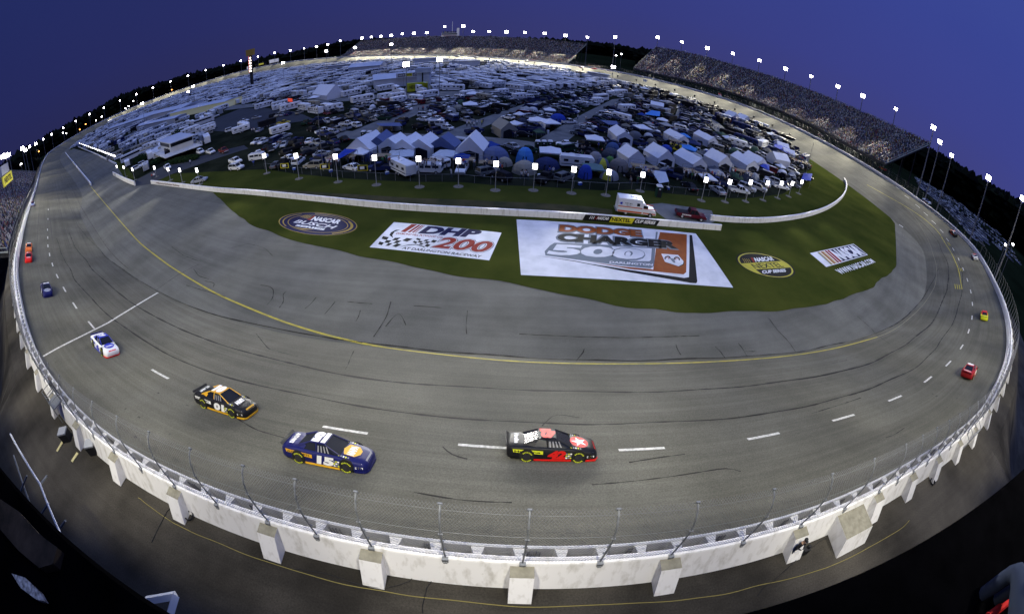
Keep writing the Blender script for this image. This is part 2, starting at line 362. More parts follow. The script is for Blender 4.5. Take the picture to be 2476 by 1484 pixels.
# embankment outside the wall: flat service road at the height of the banking, then a slope
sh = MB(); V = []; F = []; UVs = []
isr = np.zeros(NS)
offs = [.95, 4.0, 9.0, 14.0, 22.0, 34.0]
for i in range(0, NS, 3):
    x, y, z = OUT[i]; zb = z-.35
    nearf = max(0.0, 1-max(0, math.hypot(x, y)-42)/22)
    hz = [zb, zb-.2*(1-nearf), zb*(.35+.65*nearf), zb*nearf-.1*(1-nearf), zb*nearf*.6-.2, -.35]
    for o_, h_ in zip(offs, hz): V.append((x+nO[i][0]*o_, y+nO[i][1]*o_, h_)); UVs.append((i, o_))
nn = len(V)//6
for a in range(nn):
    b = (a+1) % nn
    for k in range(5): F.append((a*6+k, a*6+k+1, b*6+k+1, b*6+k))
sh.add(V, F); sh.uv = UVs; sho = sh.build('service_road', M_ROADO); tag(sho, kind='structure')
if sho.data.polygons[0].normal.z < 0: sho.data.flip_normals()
# ---------------------------------------------------------------- ribbons painted or worn along the surface
def ribbon(mb, P3, w, m=0, up=.018, wob=0.0):
    P3 = [Vector(p) for p in P3]; V = []; n = len(P3)
    for i, p in enumerate(P3):
        t = (P3[min(i+1,n-1)]-P3[max(i-1,0)]); t.z = 0; t.normalize(); s_ = Vector((t.y,-t.x,0)); ww = (w if not isinstance(w,(list,tuple)) else w[i])/2
        ww *= 1+wob*RND.uniform(-1,1)
        for sg in (-1, 1):
            q = p+s_*sg*ww; V.append((q.x, q.y, max(.0, track_z(q.x, q.y))+up+.03))
    mb.add(V, [(2*i, 2*i+1, 2*i+3, 2*i+2) for i in range(n-1)], m)
def trace(PX, step=1.5, sig=2.0):
    P = np.array([on_track(*p) for p in PX]); d = np.linalg.norm(np.diff(P, axis=0), axis=1)
    P = resamp(P, step); P = smooth(P, sig) if sig else P; return P
M_YEL = mat('yellow_line_paint', (.36,.31,.045), .7, rgb2=(.20,.18,.07), scale=1.2, thr=(.45,.75))
M_WHT = mat('worn_white_paint', (.62,.61,.57), .7, rgb2=(.22,.215,.19), scale=5, thr=(.4,.75))
M_TAR = mat('tar_seam', (.012,.011,.010), .7, rgb2=(.040,.039,.036), scale=.8, thr=(.55,.8))
M_TAR2 = mat('faint_tar', (.045,.044,.040), .8, rgb2=(.085,.083,.072), scale=.5, thr=(.4,.7))
YEL = [(220,452),(262,502),(340,590),(412,645),(520,710),(700,785),(850,827),(1000,850),(1250,876),(1500,880),(1750,874),(1900,862),(2050,835),(2120,815)]
YEL2 = [(2120,815),(2160,800),(2230,740),(2262,690),(2264,640),(2250,590),(2222,540),(2190,500)]
YEL3 = [(2325,700),(2317,650),(2300,610),(2270,560),(2230,525),(2190,500),(2140,472),(2095,447)]
y = MB(); ribbon(y, trace(YEL), .25, 0); ribbon(y, trace(YEL3, 2), .26, 0)
for p in [(2317,652),(2289,590)]:
    q = on_track(*p); t, u = track_basis(q.x, q.y); n_ = Vector((t.y,-t.x,0))
    for k in (0.5, 1.0): ribbon(y, [q-t*1.6+n_*k, q+n_*k, q+t*1.6+n_*k], .18, 0, up=.022)
q0 = on_track(2319,694); t, u = track_basis(q0.x, q0.y); n_ = Vector((t.y,-t.x,0))
for k in (-1.2,-.6,0): ribbon(y, [q0-t*2+n_*k, q0+n_*k, q0+t*2+n_*k], .22, 0, up=.022)
tag(y.build('yellow_apron_line', M_YEL), kind='structure')
y = MB(); ribbon(y, trace(YEL2, 2), .12, 0); tag(y.build('faded_apron_line', M_TAR2 if False else mat('faded_line', (.25,.22,.13), .8, rgb2=(.13,.13,.12), scale=.8)), kind='structure')
# white dashes, start/finish style stripe and grid marks
DASH = [(116.7,507),(116,530),(115,556),(115.5,575),(116,595),(120,616),(127,640),(138.5,668),(156,700),(181,739),(221,786),(387,905),(833,1040),(1172,1080),(1552,1086),(1845,1055),(2039,1010),(2164,963),(2242,918),(2292,879),(2324,839),(2341,801),(2349,768),(2350,735),(2346,705),(2338,677),(2328,651),(2317,627),(2304,603),(2290,580),(2276,559),(2257,538),(2238,518),(2218,499),(2192,477),(2170,455),(2150,437),(2128,420),(2107,405),(2083,389),(2060,375),(2036,361),(2012,348),(1985,335),(1957,322),(1929,310),(1900,298),(1872,288),(1846,278),(1818,268),(1792,258),(1765,248.5),(1738,240)]
y = MB()
for p in DASH:
    q = on_track(*p); s, sd, ww, zo = track_st(q.x, q.y); hl = 1.55
    ribbon(y, [track_pt(s+k*hl, sd) for k in (-1,-.5,0,.5,1)], .24, 0, up=.02)
ln = [on_track(*p) for p in [(105,862),(140,842),(200,812),(260,782),(320,745),(382,708)]]
lp = resamp(np.array(ln), 1.0); V = []
ribbon(y, lp, .32, 0)
for i in range(3):
    q = on_track(2176+i*3.2, 546+i*2.2); t, u = track_basis(q.x, q.y); ribbon(y, [q, q+t*.9], .35, 0)
tag(y.build('white_lane_markings', M_WHT), kind='structure')
# seams
sm = MB()
S1 = [(187,545),(213.5,575),(260,625),(320,668),(380,705),(467,743.5),(619,788.6),(719,808.6),(846,827),(986,845),(1238,863.6),(1527,872),(1738,863.6),(1856,857),(1923,850),(2106,812),(2180,775),(2230,725),(2268,650)]
S2 = [(167,562),(187,605),(233.5,662),(267,692),(333.6,745),(467,808.6),(619,858.6),(846,915),(1020,932),(1238,943),(1527,948.7),(1856,927.7),(2056,892),(2163,850),(2256,778.6),(2290,702),(2293,640),(2270,585),(2235,545),(2180,500)]
S3 = [(137,575),(160,638),(187,685),(267,768.6),(333.6,815),(434,872),(500,895),(619,932),(752,962),(852,985),(952,998.7),(1237,1023.7),(1437,1028.7),(1638,1020),(1856,1000),(2049,957),(2233,875),(2306,778),(2326,710),(2325,650),(2300,595),(2240,535),(2170,478),(2080,420)]
for S, w_ in ((S1,.13),(S2,.20),(S3,.16)):
    P = trace(S, .9, 3); P[:,:2] += smooth(np.random.RandomState(3).randn(len(P),2)*.35, 3)
    ribbon(sm, P, w_, 0, wob=.6)
CR = [[(835,893),(843,880),(846,868),(856,848)],[(903,815),(920,790),(935,765),(945,730)],[(932,790),(950,768),(965,755),(978,778),(981,787)],[(645,738),(660,722),(662,700),(650,692),(630,690)],[(675,745),(688,728),(682,712),(692,705)],[(737,747),(752,735),(764,720)],[(785,760),(800,743),(810,730)],[(860,778),(868,764),(871,751)],[(1128,808),(1126,790),(1130,752)],[(1393,873),(1397,864),(1410,856),(1412,843)],
 [(1645,858),(1636,845),(1633,832)],[(1753,866),(1742,850),(1728,838)],[(1806,862),(1797,846),(1784,830)],[(1800,850),(1828,850)],[(1922,850),(1905,825),(1880,800),(1858,770)],[(2150,832),(2110,798),(2072,765)],[(840,730),(870,733),(900,735)],[(1000,740),(1035,742),(1068,745)],[(1255,808),(1400,815),(1527,817),(1690,812)],[(415,597),(443,618),(480,632)],[(468,650),(480,668),(505,675)],[(495,680),(520,685),(515,695)],[(450,690),(500,705),(545,718)],[(480,640),(430,665),(380,700)],
 [(1070,1080),(1090,1100),(1130,1110)],[(1520,1118),(1600,1105),(1655,1098)],[(1430,1172),(1560,1160),(1700,1140),(1760,1130),(1790,1140)],[(1000,1190),(1120,1210),(1237,1215)],[(2185,1035),(2160,1052),(2140,1058)],[(1310,1030),(1340,1000),(1400,1010)],[(620,808),(650,845),(720,862)],[(1960,1000),(2080,962)],[(2040,958),(2070,953)],[(560,600),(600,590),(640,600),(660,620)],[(570,1010),(620,1040),(700,1062)]]
f2 = MB()
for c_ in CR: ribbon(sm, trace(c_, .5, .8), .075, 0, wob=.7)
# fainter old paving joints and tyre marks, parallel to the wall
for d_, s0, s1, w_ in [(3.2,-70,60,.14),(6.2,-60,75,.10),(9.3,-90,40,.12),(12.6,-70,30,.08),(17.2,-120,95,.09),(1.6,-50,120,.2),(5.0,40,140,.2),(7.4,60,180,.22),(11.0,-140,-40,.12)]:
    a0, a1 = (ic+RDIR*s0, ic+RDIR*s1); m_ = int(abs(a1-a0)/1.2); ph = RND.uniform(0,9)
    ribbon(f2, [track_pt(a0+(a1-a0)*k/m_, d_+.35*math.sin(k*.07+ph)+.1*math.sin(k*.31+ph)) for k in range(m_+1)], w_, 0, up=.010, wob=.5)
tag(sm.build('tar_seams', M_TAR), kind='structure'); tag(f2.build('paving_joints', M_TAR2), kind='structure')
# paving lanes of the far straight, seen on the left
f3 = MB()
for d_ in (4.2, 8.4, 12.6, 16.8, 21):
    a0 = ic-RDIR*75; a1 = ic-RDIR*400; m_ = 160
    ribbon(f3, [track_pt(a0+(a1-a0)*k/m_, d_) for k in range(m_+1)], .16, 0, up=.012)
tag(f3.build('straight_paving_joints', M_TAR2), kind='structure')
# ================================================================ INFIELD SHEETS
M_GRASS = mat('mown_grass', (.024,.033,.008), 1.0, rgb2=(.055,.063,.014), scale=.10, detail=9, thr=(.3,.75), bump=.6, bscale=5, spec=0)
M_CAMP = mat('trodden_camp_grass', (.008,.011,.007), 1.0, spec=0, rgb2=(.026,.029,.020), scale=.10, detail=8, thr=(.38,.75))
M_GRAVEL = mat('gravel_lane', (.15,.155,.16), .9, rgb2=(.09,.095,.10), scale=.35, detail=8, thr=(.35,.7))
M_LOT = mat('paved_lot', (.028,.032,.042), .85, rgb2=(.045,.05,.06), scale=.1, detail=6)
def pts(L, z=0.0): return [tuple(map(float, at(p[0], p[1], z))) for p in L]
EL = [tuple(e) for e in E_[8::2]]
gr = resamp(at(np.array(GR_NEAR, float)), 1.2); gr[:,1] += smooth(np.random.RandomState(5).randn(len(gr),1)*.35, 1.2)[:,0]
edge_left = pts([(188.7,354.7),(281,399),(300,430),(325,446)])
inf_poly = [tuple(q) for q in gr]+EL+edge_left+pts([(365,443),(450,455),(515,466)])
sheet('infield_grass', inf_poly, .030, M_GRASS)
camp = pts([(330,436),(380,424),(470,418),(560,414),(640,410),(720,422),(820,431),(910,437),(1014,441),(1108,441),(1198,449),(1290,451),(1381,457),(1464,462),(1547,459),(1620,469),(1695,476),(1760,480),(1820,479),(1890,470),(1925,450),(1960,400),(1940,368)])
insE = [tuple(E_[i]-nE[i]*5) for i in range(22, len(E_)-4, 2)]
sheet('camping_ground', camp+insE+pts([(300,395)]), .045, M_CAMP)
def road(name, px, m=None, z=.06): sheet(name, pts(px), z, m or M_GRAVEL)
road('camp_lane', [(802,335),(900,339),(1058,341),(1238,355),(1292,358),(1292,345),(1250,339),(1100,326),(1049,327),(960,322),(905,322),(850,318),(830,316)])
road('camp_lane_diagonal', [(815,334),(872,334),(960,300),(1100,238),(1140,222),(1095,222),(1040,237),(985,262),(900,298)], z=.064)
road('camp_lane_middle', [(1049,331),(1113,333),(1238,280),(1310,250),(1394,222),(1405,212),(1385,212),(1300,242),(1238,262),(1140,296)], z=.068)
road('camp_lane_right', [(1290,345),(1370,343),(1392,325),(1440,290),(1520,246),(1512,238),(1480,241),(1400,281),(1340,315)], z=.072)
road('camp_lane_far_right', [(1610,335),(1665,335),(1655,290),(1662,262),(1640,258),(1628,290)], z=.064)
road('camp_lane_edge', [(1700,275),(1740,300),(1765,325),(1745,330),(1715,305),(1690,280)], z=.064)
road('haulage_road', [(540,268),(619,259),(800,249),(1020,233),(1240,226),(1300,214),(1296,208),(1230,217),(1020,224),(800,240),(640,250),(560,255)], z=.056)
road('paved_lot', [(470,315),(520,288),(580,264),(640,262),(720,272),(760,290),(640,308),(560,320)], M_LOT, .052)
road('gate_road', [(318,452),(362,446),(420,420),(500,392),(600,360),(590,352),(480,380),(400,400),(330,435)], M_LOT, .056)
M_DIRT = mat('bare_dirt', (.055,.048,.024), .95, rgb2=(.022,.027,.012), scale=.25, detail=7, thr=(.35,.6))
road('worn_verge', [(520,462),(640,458),(800,468),(1000,480),(1200,488),(1400,498),(1480,508),(1480,520),(1380,522),(1180,510),(1000,502),(800,482),(600,462)], M_DIRT, .051)
road('wall_gap_track', [(1560,495),(1600,492),(1720,510),(1730,535),(1700,548),(1620,538)], M_GRAVEL, .054)
# ================================================================ WALLS
M_WALL = mat('white_painted_concrete', (.76,.75,.75), .6, rgb2=(.43,.41,.37), scale=2.4, detail=9, thr=(.50,.80), stretch=(1,1,.22), spec=.1, bump=.15, bscale=6)
M_CONC = mat('bare_concrete', (.27,.255,.20), .85, rgb2=(.17,.16,.125), scale=3, detail=6)
M_BLK = mat('black_sign_paint', (.012,.012,.013), .5); M_YSIGN = mat('yellow_sign_paint', (.62,.55,.03), .5)
M_LET = mat('white_lettering', (.80,.79,.80), .5); M_REDP = mat('red_paint', (.30,.02,.015), .5); M_NAVY = mat('navy_paint', (.010,.013,.075), .6)
def wall(name, P, h, t, m, label, z=0.0):
    mb = MB(); P = [Vector((p[0],p[1])) for p in P]; V = []; n = len(P)
    for i, p in enumerate(P):
        d = (P[min(i+1,n-1)]-P[max(i-1,0)]).normalized(); s = Vector((d.y,-d.x)); b = .06
        for o_, zz in ((0,0),(b*.5,h),(t-b*.5,h),(t,0)): q = p-s*o_; V.append((q.x,q.y,z+zz))
    mb.loft([V[i*4:(i+1)*4] for i in range(n)]); return tag(mb.build(name, m), label, 'wall')
A_PX = [(365,445),(450,456),(525,466),(600,471),(700,481),(800,492),(900,503),(1000,512),(1180,521),(1390,531),(1500,539),(1610,549),(1742,558)]
A_P = resamp(smooth(resamp(at(np.array(A_PX, float)), 2), 2), 2.5)
wa = wall('infield_wall', A_P, 1.08, .4, M_WALL, 'long white infield wall with greeting lettering and racing series sign behind the grass')
def wall_frame(P, px0, px1, h):          # point on the wall face under a pixel, along and up vectors
    a = Vector((*map(float, at(*px0)),0)); b = Vector((*map(float, at(*px1)),0)); return a, b-a, Vector((0,0,h))
def near_wall(px):
    q = at(*px); d = np.hypot(*(A_P-q).T); i = int(np.argmin(d)); return A_P[i]
def on_face(px0, px1, z0=.2, z1=.9, off=.04):
    a = near_wall(px0); b = near_wall(px1); d = (b-a)/np.linalg.norm(b-a); n = np.array([d[1], -d[0]])
    if n[1] > 0: n = -n
    a = a+n*off; b = b+n*off; return Vector((a[0],a[1],z0)), Vector((b[0]-a[0], b[1]-a[1], 0)), Vector((0,0,z1-z0))
mb = MB()
o_, U, V_ = on_face((376,446),(436,455), .18, .86, .06); mb.text('Welcome to Darlington Raceway', o_, U, V_, 0, .02)
mb.build('welcome_lettering', mat('maroon_letters', (.10,.03,.03), .6), wa)
o_, U, V_ = on_face((1390,531),(1606,549), .0, 1.05, .09)
s1 = MB(); sk = Vector(U)*.035
def par(mb, u0, u1, v0, v1, m, off=0, s_=None):
    s_ = sk if s_ is None else s_; nn = Vector((U.y,-U.x,0)).normalized()*off; nn = nn if nn.y < 0 else -nn
    mb.poly([o_+U*u0+V_*v0+s_*v0+nn, o_+U*u1+V_*v0+s_*v0+nn, o_+U*u1+V_*v1+s_*v1+nn, o_+U*u0+V_*v1+s_*v1+nn], m)
par(s1, 0, .345, .03, .97, 0); par(s1, .345, .645, .03, .97, 1); par(s1, .645, .985, .03, .97, 0)
nn = Vector((U.y,-U.x,0)).normalized()*.02; nn = nn if nn.y < 0 else -nn
for k in range(5): par(s1, .075+k*.022, .083+k*.022, .3, .8, 3 if k > 2 else 2, .02)
for tx, u0, u1, m_, v0, v1 in (('NASCAR',.18,.33,2,.3,.8),('NEXTEL',.375,.625,0,.22,.82),('CUP SERIES',.675,.955,2,.25,.78)):
    s1.text(tx, o_+U*u0+V_*v0+nn, U*(u1-u0), V_*(v1-v0)+(sk*.5 if m_ == 2 else Vector((0,0,0))), m_, .035)
s1.build('series_sign', [M_BLK, M_YSIGN, M_LET, M_REDP], wa)
B_PX = [(1716,534),(1760,538),(1800,541),(1850,540),(1900,535),(1940,528),(1970,520),(2000,508),(2022,494),(2038,478),(2046,462),(2046,446),(2038,432),(2024,416),(2008,402),(1990,390)]
B_P = smooth(resamp(at(np.array(B_PX, float)), 2), 2)
B_P = np.vstack([B_P, E_[24:30]-nE[24:30]*0.8])
wall('infield_wall', resamp(B_P, 3), 1.08, .4, M_WALL, 'curved white infield wall around the right end of the camp')
i0 = 30; wall('infield_wall', [tuple(E_[i]-nE[i]*.8) for i in range(i0, len(E_)-2, 2)], 1.0, .4, M_WALL, 'low white wall along the inside of the far straight and far bend')
pw = wall('pit_wall', resamp(at(np.array([(158,371),(190,412),(220,450)],float)), 8), 1.25, .5, M_WALL, 'straight white pit road wall standing alone on the asphalt')
wall('pit_wall', resamp(at(np.array([(188.7,356),(230,374),(281,400)],float)), 8), 1.0, .4, M_WALL, 'white pit wall with crews and small lamps behind it')
gp = np.array([at(273,424), at(300,439), at(326,450)]); gw = wall('gate_wall', resamp(gp, 2), 1.5, .35, M_WALL, 'short white gate wall with a framed black and yellow sign')
gd = Vector((*(gp[2]-gp[0]),0)); go = Vector((*gp[0],0))+Vector((gd.y,-gd.x,0)).normalized()*.06*(1 if Vector((gd.y,-gd.x,0)).y < 0 else -1)
s2 = MB()
for u0, u1, v0, v1, m_, e in ((.14,.74,.25,1.3,0,1),(.17,.71,.35,1.2,1,2),(.33,.53,.3,1.25,2,3)):
    k = go+(go-Vector((*gp[0],0)))*e*.3; s2.poly([k+gd*u0+Vector((0,0,v0)), k+gd*u1+Vector((0,0,v0)), k+gd*u1+Vector((0,0,v1)), k+gd*u0+Vector((0,0,v1))], m_)
s2.build('sign_panel', [M_BLK, M_LET, M_YSIGN], gw)
# ================================================================ LOGOS ON THE GRASS
def Zf(x0, y0, s): return lambda x, y: (x0+x*s, y0+y*s)
LG = mat('field_paint_white', (.58,.60,.66), .9, rgb2=(.38,.41,.46), scale=.35, detail=8, thr=(.4,.8))
LN = mat('field_paint_navy', (.008,.010,.050), .9); LK = mat('field_paint_black', (.010,.011,.012), .9); LY = mat('field_paint_yellow', (.42,.38,.04), .9, rgb2=(.30,.28,.05), scale=1)
LR = mat('field_paint_red', (.19,.018,.014), .9); LB = mat('field_paint_brown', (.24,.065,.016), .9, rgb2=(.17,.05,.016), scale=.8); LS = mat('field_paint_grey', (.13,.155,.19), .9); LO = mat('field_paint_gold', (.33,.24,.05), .9)
LMATS = [LG,LN,LK,LY,LR,LB,LS,LO]
def gq(mb, f, P, m, z): mb.poly([(*map(float, at(*f(*p))), z) for p in P], m)
def gt(mb, f, s, bl, br, tl, m, z, bold=.02):
    a, b, c = [Vector((*map(float, at(*f(*p))), z)) for p in (bl, br, tl)]; mb.text(s, a, b-a, c-a, m, bold)
def gell(mb, f, c, a, b, k, m, z, t0=0, t1=2*math.pi, k2=None, n=64):
    P = [(c[0]+a[0]*k*math.cos(t)+b[0]*k*math.sin(t), c[1]+a[1]*k*math.cos(t)+b[1]*k*math.sin(t)) for t in np.linspace(t0, t1, n+1)]
    if k2 is None: gq(mb, f, P[:-1] if t1-t0 > 6.2 else P, m, z)
    else:
        Q = [(c[0]+a[0]*k2*math.cos(t)+b[0]*k2*math.sin(t), c[1]+a[1]*k2*math.cos(t)+b[1]*k2*math.sin(t)) for t in np.linspace(t0, t1, n+1)]
        for i in range(n): gq(mb, f, [P[i],P[i+1],Q[i+1],Q[i]], m, z)
def logo(mb, name, label): return tag(mb.build(name, LMATS), label, 'painted logo', 'sponsor logos painted on the infield grass')
Z0 = .036
f = Zf(663.9,502.7,.0885); m_ = MB(); c, a, b = (1182,442),(1072,45),(-60,-312)
for k, q, dz in ((1,7,0),(.975,1,.004)): gell(m_, f, c, a, b, k, q, Z0+dz)
gell(m_, f, c, a, b, .90, 7, Z0+.008, .2, 1.6, .875); gell(m_, f, c, a, b, .90, 7, Z0+.008, 2.0, 3.5, .87); gell(m_, f, c, a, b, .90, 7, Z0+.008, -1.2, .35, .83)
gell(m_, f, c, a, b, .77, 7, Z0+.008); gell(m_, f, c, a, b, .75, 1, Z0+.012)
gq(m_, f, [(430,500),(760,600),(1100,600),(700,560)], 7, Z0+.016)
for k in range(6): x = 700+k*50; gq(m_, f, [(x,262+k*11),(x+22,266+k*11),(x+165,205+k*8),(x+140,202+k*8)], 7, Z0+.018)
gq(m_, f, [(880,320),(965,345),(1120,228),(1060,222)], 4, Z0+.018)
gt(m_, f, 'NASCAR', (975,348), (1735,452), (1105,245), 0, Z0+.02, .05); gt(m_, f, 'BUSCH', (500,408), (1560,582), (660,335), 0, Z0+.022, .02); gt(m_, f, 'SERIES', (555,505), (1345,625), (605,458), 0, Z0+.024, .05)
logo(m_, 'grass_logo', 'dark blue oval logo with gold rings painted on the grass near the wall')
f = Zf(889.4,528.5,.13535); m_ = MB(); gq(m_, f, [(30,515),(2165,750),(2385,258),(465,68)], 0, Z0)
for P in ([(780,105),(885,112),(665,248),(580,240)],[(903,117),(948,121),(752,252),(702,249)],[(962,123),(992,126),(812,257),(778,254)],[(1003,128),(1018,130),(850,260),(834,259)]): gq(m_, f, P, 4, Z0+.004)
gt(m_, f, 'DHP', (885,268), (1915,352), (1072,138), 1, Z0+.006, .06); gt(m_, f, 'DIAMOND HILL PLYWOOD CO.', (495,282), (1330,358), (522,250), 4, Z0+.004, .02)
gt(m_, f, '200', (1095,530), (2120,635), (1350,318), 2, Z0+.008, .075); gt(m_, f, '200', (1108,526), (2108,630), (1358,322), 0, Z0+.011, .055); gt(m_, f, '200', (1122,520), (2095,620), (1368,332), 4, Z0+.014, .03)
gt(m_, f, 'AT DARLINGTON RACEWAY', (598,548), (2010,705), (640,508), 2, Z0+.004, .025)
def checker(f, tl, tr, br, bl, nx, ny, z, wave=12):
    L = lambda u, v: (tl[0]*(1-u)*(1-v)+tr[0]*u*(1-v)+br[0]*u*v+bl[0]*(1-u)*v, tl[1]*(1-u)*(1-v)+tr[1]*u*(1-v)+br[1]*u*v+bl[1]*(1-u)*v+wave*math.sin(u*6))
    for i in range(nx):
        for j in range(ny):
            if (i+j) % 2 == 0: gq(m_, f, [L(i/nx,j/ny),L((i+1)/nx,j/ny),L((i+1)/nx,(j+1)/ny),L(i/nx,(j+1)/ny)], 2, z)
checker(f, (270,318),(800,372),(500,520),(180,460),5,3,Z0+.004); checker(f, (880,350),(1240,405),(1060,520),(800,425),5,3,Z0+.004)
gq(m_, f, [(578,205),(500,206),(410,250),(382,300),(450,352),(435,300),(480,238)], 2, Z0+.004)
for P in ([(540,515),(720,470),(860,462),(1000,500),(1030,525),(1010,522),(860,474),(720,482)],): gq(m_, f, P, 2, Z0+.005)
logo(m_, 'grass_logo', 'white painted rectangle with DHP 200 and checkered flags on the grass')
f = Zf(1237.5,522,.21865); m_ = MB(); gq(m_, f, [(50,42),(98,655),(2445,795),(2030,198)][::-1], 0, Z0)
gq(m_, f, [(1590,178),(1612,180),(1600,262),(1582,262)], 6, Z0+.004)
gq(m_, f, [(360,395),(420,330),(470,300),(1560,350),(1585,350),(1568,560),(1530,583),(1200,552),(720,488),(370,440)], 6, Z0+.004)
gq(m_, f, [(1100,340),(1545,362),(1535,490),(1515,505),(1300,500),(1150,430)], 0, Z0+.006)
gq(m_, f, [(1635,182),(1932,208),(1925,625),(1895,650),(1560,598),(1590,365)], 5, Z0+.004); gq(m_, f, [(1560,598),(1895,650),(1300,590),(860,512),(1200,560),(1530,590)], 5, Z0+.005)
gq(m_, f, [(1962,212),(1990,215),(2048,728),(2035,748),(1975,744),(1955,680)], 2, Z0+.004); gq(m_, f, [(1955,680),(1975,744),(1250,618),(720,512),(1300,600),(1900,688)], 2, Z0+.005)
gq(m_, f, [(260,438),(720,512),(1250,612),(700,500)], 2, Z0+.004)
for t_, bl, br, tl, q in (('DODGE',(500,190),(1458,250),(516,92),6),('CHARGER',(466,292),(1852,384),(496,184),6)): gt(m_, f, t_, bl, br, tl, q, Z0+.008, .11)
gt(m_, f, 'DODGE', (515,176), (1443,238), (530,100), 5, Z0+.012, .06); gt(m_, f, 'CHARGER', (488,278), (1835,370), (516,194), 2, Z0+.012, .06)
gt(m_, f, '500', (360,445), (1462,512), (450,300), 6, Z0+.010, .075); gt(m_, f, '500', (376,430), (1448,492), (462,312), 0, Z0+.014, .05)
gt(m_, f, 'DARLINGTON', (1075,526), (1556,556), (1080,502), 0, Z0+.010, .03)
SH = [(1650,422),(1835,435),(1895,505),(1890,535),(1840,560),(1690,510)]; gq(m_, f, [(x+8,y+6) for x, y in SH], 2, Z0+.008); gq(m_, f, SH, 0, Z0+.012)
for c, sg in (((1718,470),-1),((1822,480),1)):
    gell(m_, f, c, (34*sg,3), (0,-26), 1, 2, Z0+.016, -.6, 3.6, .62, n=20); gell(m_, f, c, (34*sg,3), (0,-26), .55, 4, Z0+.016, 0, 4.2, .3, n=14)
gq(m_, f, [(1745,470),(1790,478),(1800,500),(1805,525),(1785,520),(1765,500)], 6, Z0+.018)
logo(m_, 'grass_logo', 'huge white painted quadrilateral with brown and black lettering and a ram badge')
f = Zf(1772.4,580,.14316); m_ = MB(); c, a, b = (543,430),(400,-24),(300,220)
gell(m_, f, c, a, b, 1, 2, Z0); gell(m_, f, c, a, b, .935, 3, Z0+.004); 
def clipell(k, lo, hi, umax=9, umin=-9, z=0):
    P = []
    for t in np.linspace(0, 2*math.pi, 90, endpoint=False):
        u, v = k*math.cos(t), k*math.sin(t)
        P.append((max(umin, min(umax, u)), max(lo, min(hi, v))))
    gq(m_, f, [(c[0]+a[0]*u+b[0]*v, c[1]+a[1]*u+b[1]*v) for u, v in P], 2, z)
clipell(.88, -.9, -.22, umax=.82, z=Z0+.008); clipell(.88, .27, .9, umin=-.62, z=Z0+.008)
for k in range(4): x = 150+k*32; gq(m_, f, [(x,318+k*2),(x+7,318+k*2),(x+52,388-k*2),(x+44,388-k*2)], 7, Z0+.012)
gq(m_, f, [(290,305),(325,302),(368,378),(335,380)], 4, Z0+.012)
gt(m_, f, 'NASCAR', (378,378), (695,352), (340,306), 0, Z0+.014, .05); gt(m_, f, 'NEXTEL', (372,492), (862,460), (285,412), 2, Z0+.012, .01); gt(m_, f, 'CUP SERIES', (492,575), (892,543), (478,522), 0, Z0+.014, .05)
logo(m_, 'grass_logo', 'yellow and black oval logo painted on the grass right of the big rectangle')
m_ = MB(); Q = [(1568,460),(2270,255),(2030,70),(1292,228)]; gq(m_, f, Q, 0, Z0)
L = lambda u, v: tuple((Q[0][k]*(1-u)+Q[1][k]*u)*(1-v)+(Q[3][k]*(1-u)+Q[2][k]*u)*v for k in (0,1))
for u0, u1, q in ((.13,.165,6),(.20,.225,7),(.25,.275,7),(.295,.335,4),(.35,.40,4)): gq(m_, f, [L(u0,.04),L(u1,.04),L(u1+.02,.96),L(u0+.02,.96)], q, Z0+.004)
for u0, u1 in ((.215,.245),(.155,.18)): gq(m_, f, [L(u0,.04),L(u1,.04),L(u1+.02,.96),L(u0+.02,.96)], 5 if u0 > .2 else 7, Z0+.005)
gq(m_, f, [L(.40,.05),L(.985,.05),L(.985,.95),L(.42,.95)], 1, Z0+.004); gt(m_, f, 'NASCAR', L(.40,.08), L(.97,.08), L(.41,.92), 0, Z0+.008, .07)
gt(m_, f, 'WWW.NASCAR.COM', (1822,585), (2402,382), (1708,505), 0, Z0+.004, .03)
logo(m_, 'grass_logo', 'striped rectangular flag logo with a web address painted on the right-hand grass')
# ================================================================ OUTER WALL, BARRIER, FENCE
def sec(prof, i0, i1, step, m, name, label, cat):
    mb = MB(); rings = []; idx = list(range(i0, i1, step))
    for i in idx:
        i %= NS; x, y, z = OUT[i]; rings.append([(x+nO[i][0]*o, y+nO[i][1]*o, z+h) for o, h in prof])
    mb.loft(rings, cap=True) if (i1-i0) < NS else mb.loft(rings+[rings[0]], cap=False)
    return tag(mb.build(name, m), label, cat)
ow = sec([(.52,-.1),(.52,1.08),(.58,1.12),(.84,1.12),(.88,1.06),(1.52,-.42),(1.4,-.6),(.52,-.6)], 0, NS, 2, M_WALL, 'retaining_wall', 'white battered concrete wall on the outside of the whole track', 'wall')
M_STEEL = mat('white_steel_tube', (.66,.66,.68), .4, rgb2=(.50,.50,.52), scale=1.2, detail=6)
bar_ = sec([(.0,.02),(.0,1.0),(.02,1.02),(.11,1.02),(.13,1.0),(.13,.02)], 0, NS, 2, M_STEEL, 'safety_barrier', 'white steel energy absorbing barrier along the track side of the outer wall', 'barrier')
M_FOAM = mat('pale_foam_block', (.62,.61,.60), .8)
jl = MB()
for k in range(9):
    pass
def st(px, z): q = at(px[0], px[1], z); s, *_ = track_st(float(q[0]), float(q[1])); return s
fb = MB(); fb.prism([(-.27,-.06),(.27,-.06),(.12,.38),(-.12,.38)], .0, .96)
fme = fb.mesh('foam_block', M_FOAM)
def local(s, o, h=0):
    i = s % NS; a = int(i) % NS; t = i-int(i); b = (a+1) % NS; P = OUT[a]*(1-t)+OUT[b]*t; n = nO[a]*(1-t)+nO[b]*t
    return Vector((P[0]+n[0]*o, P[1]+n[1]*o, P[2]+h)), math.atan2(n[1], n[0])-math.pi/2
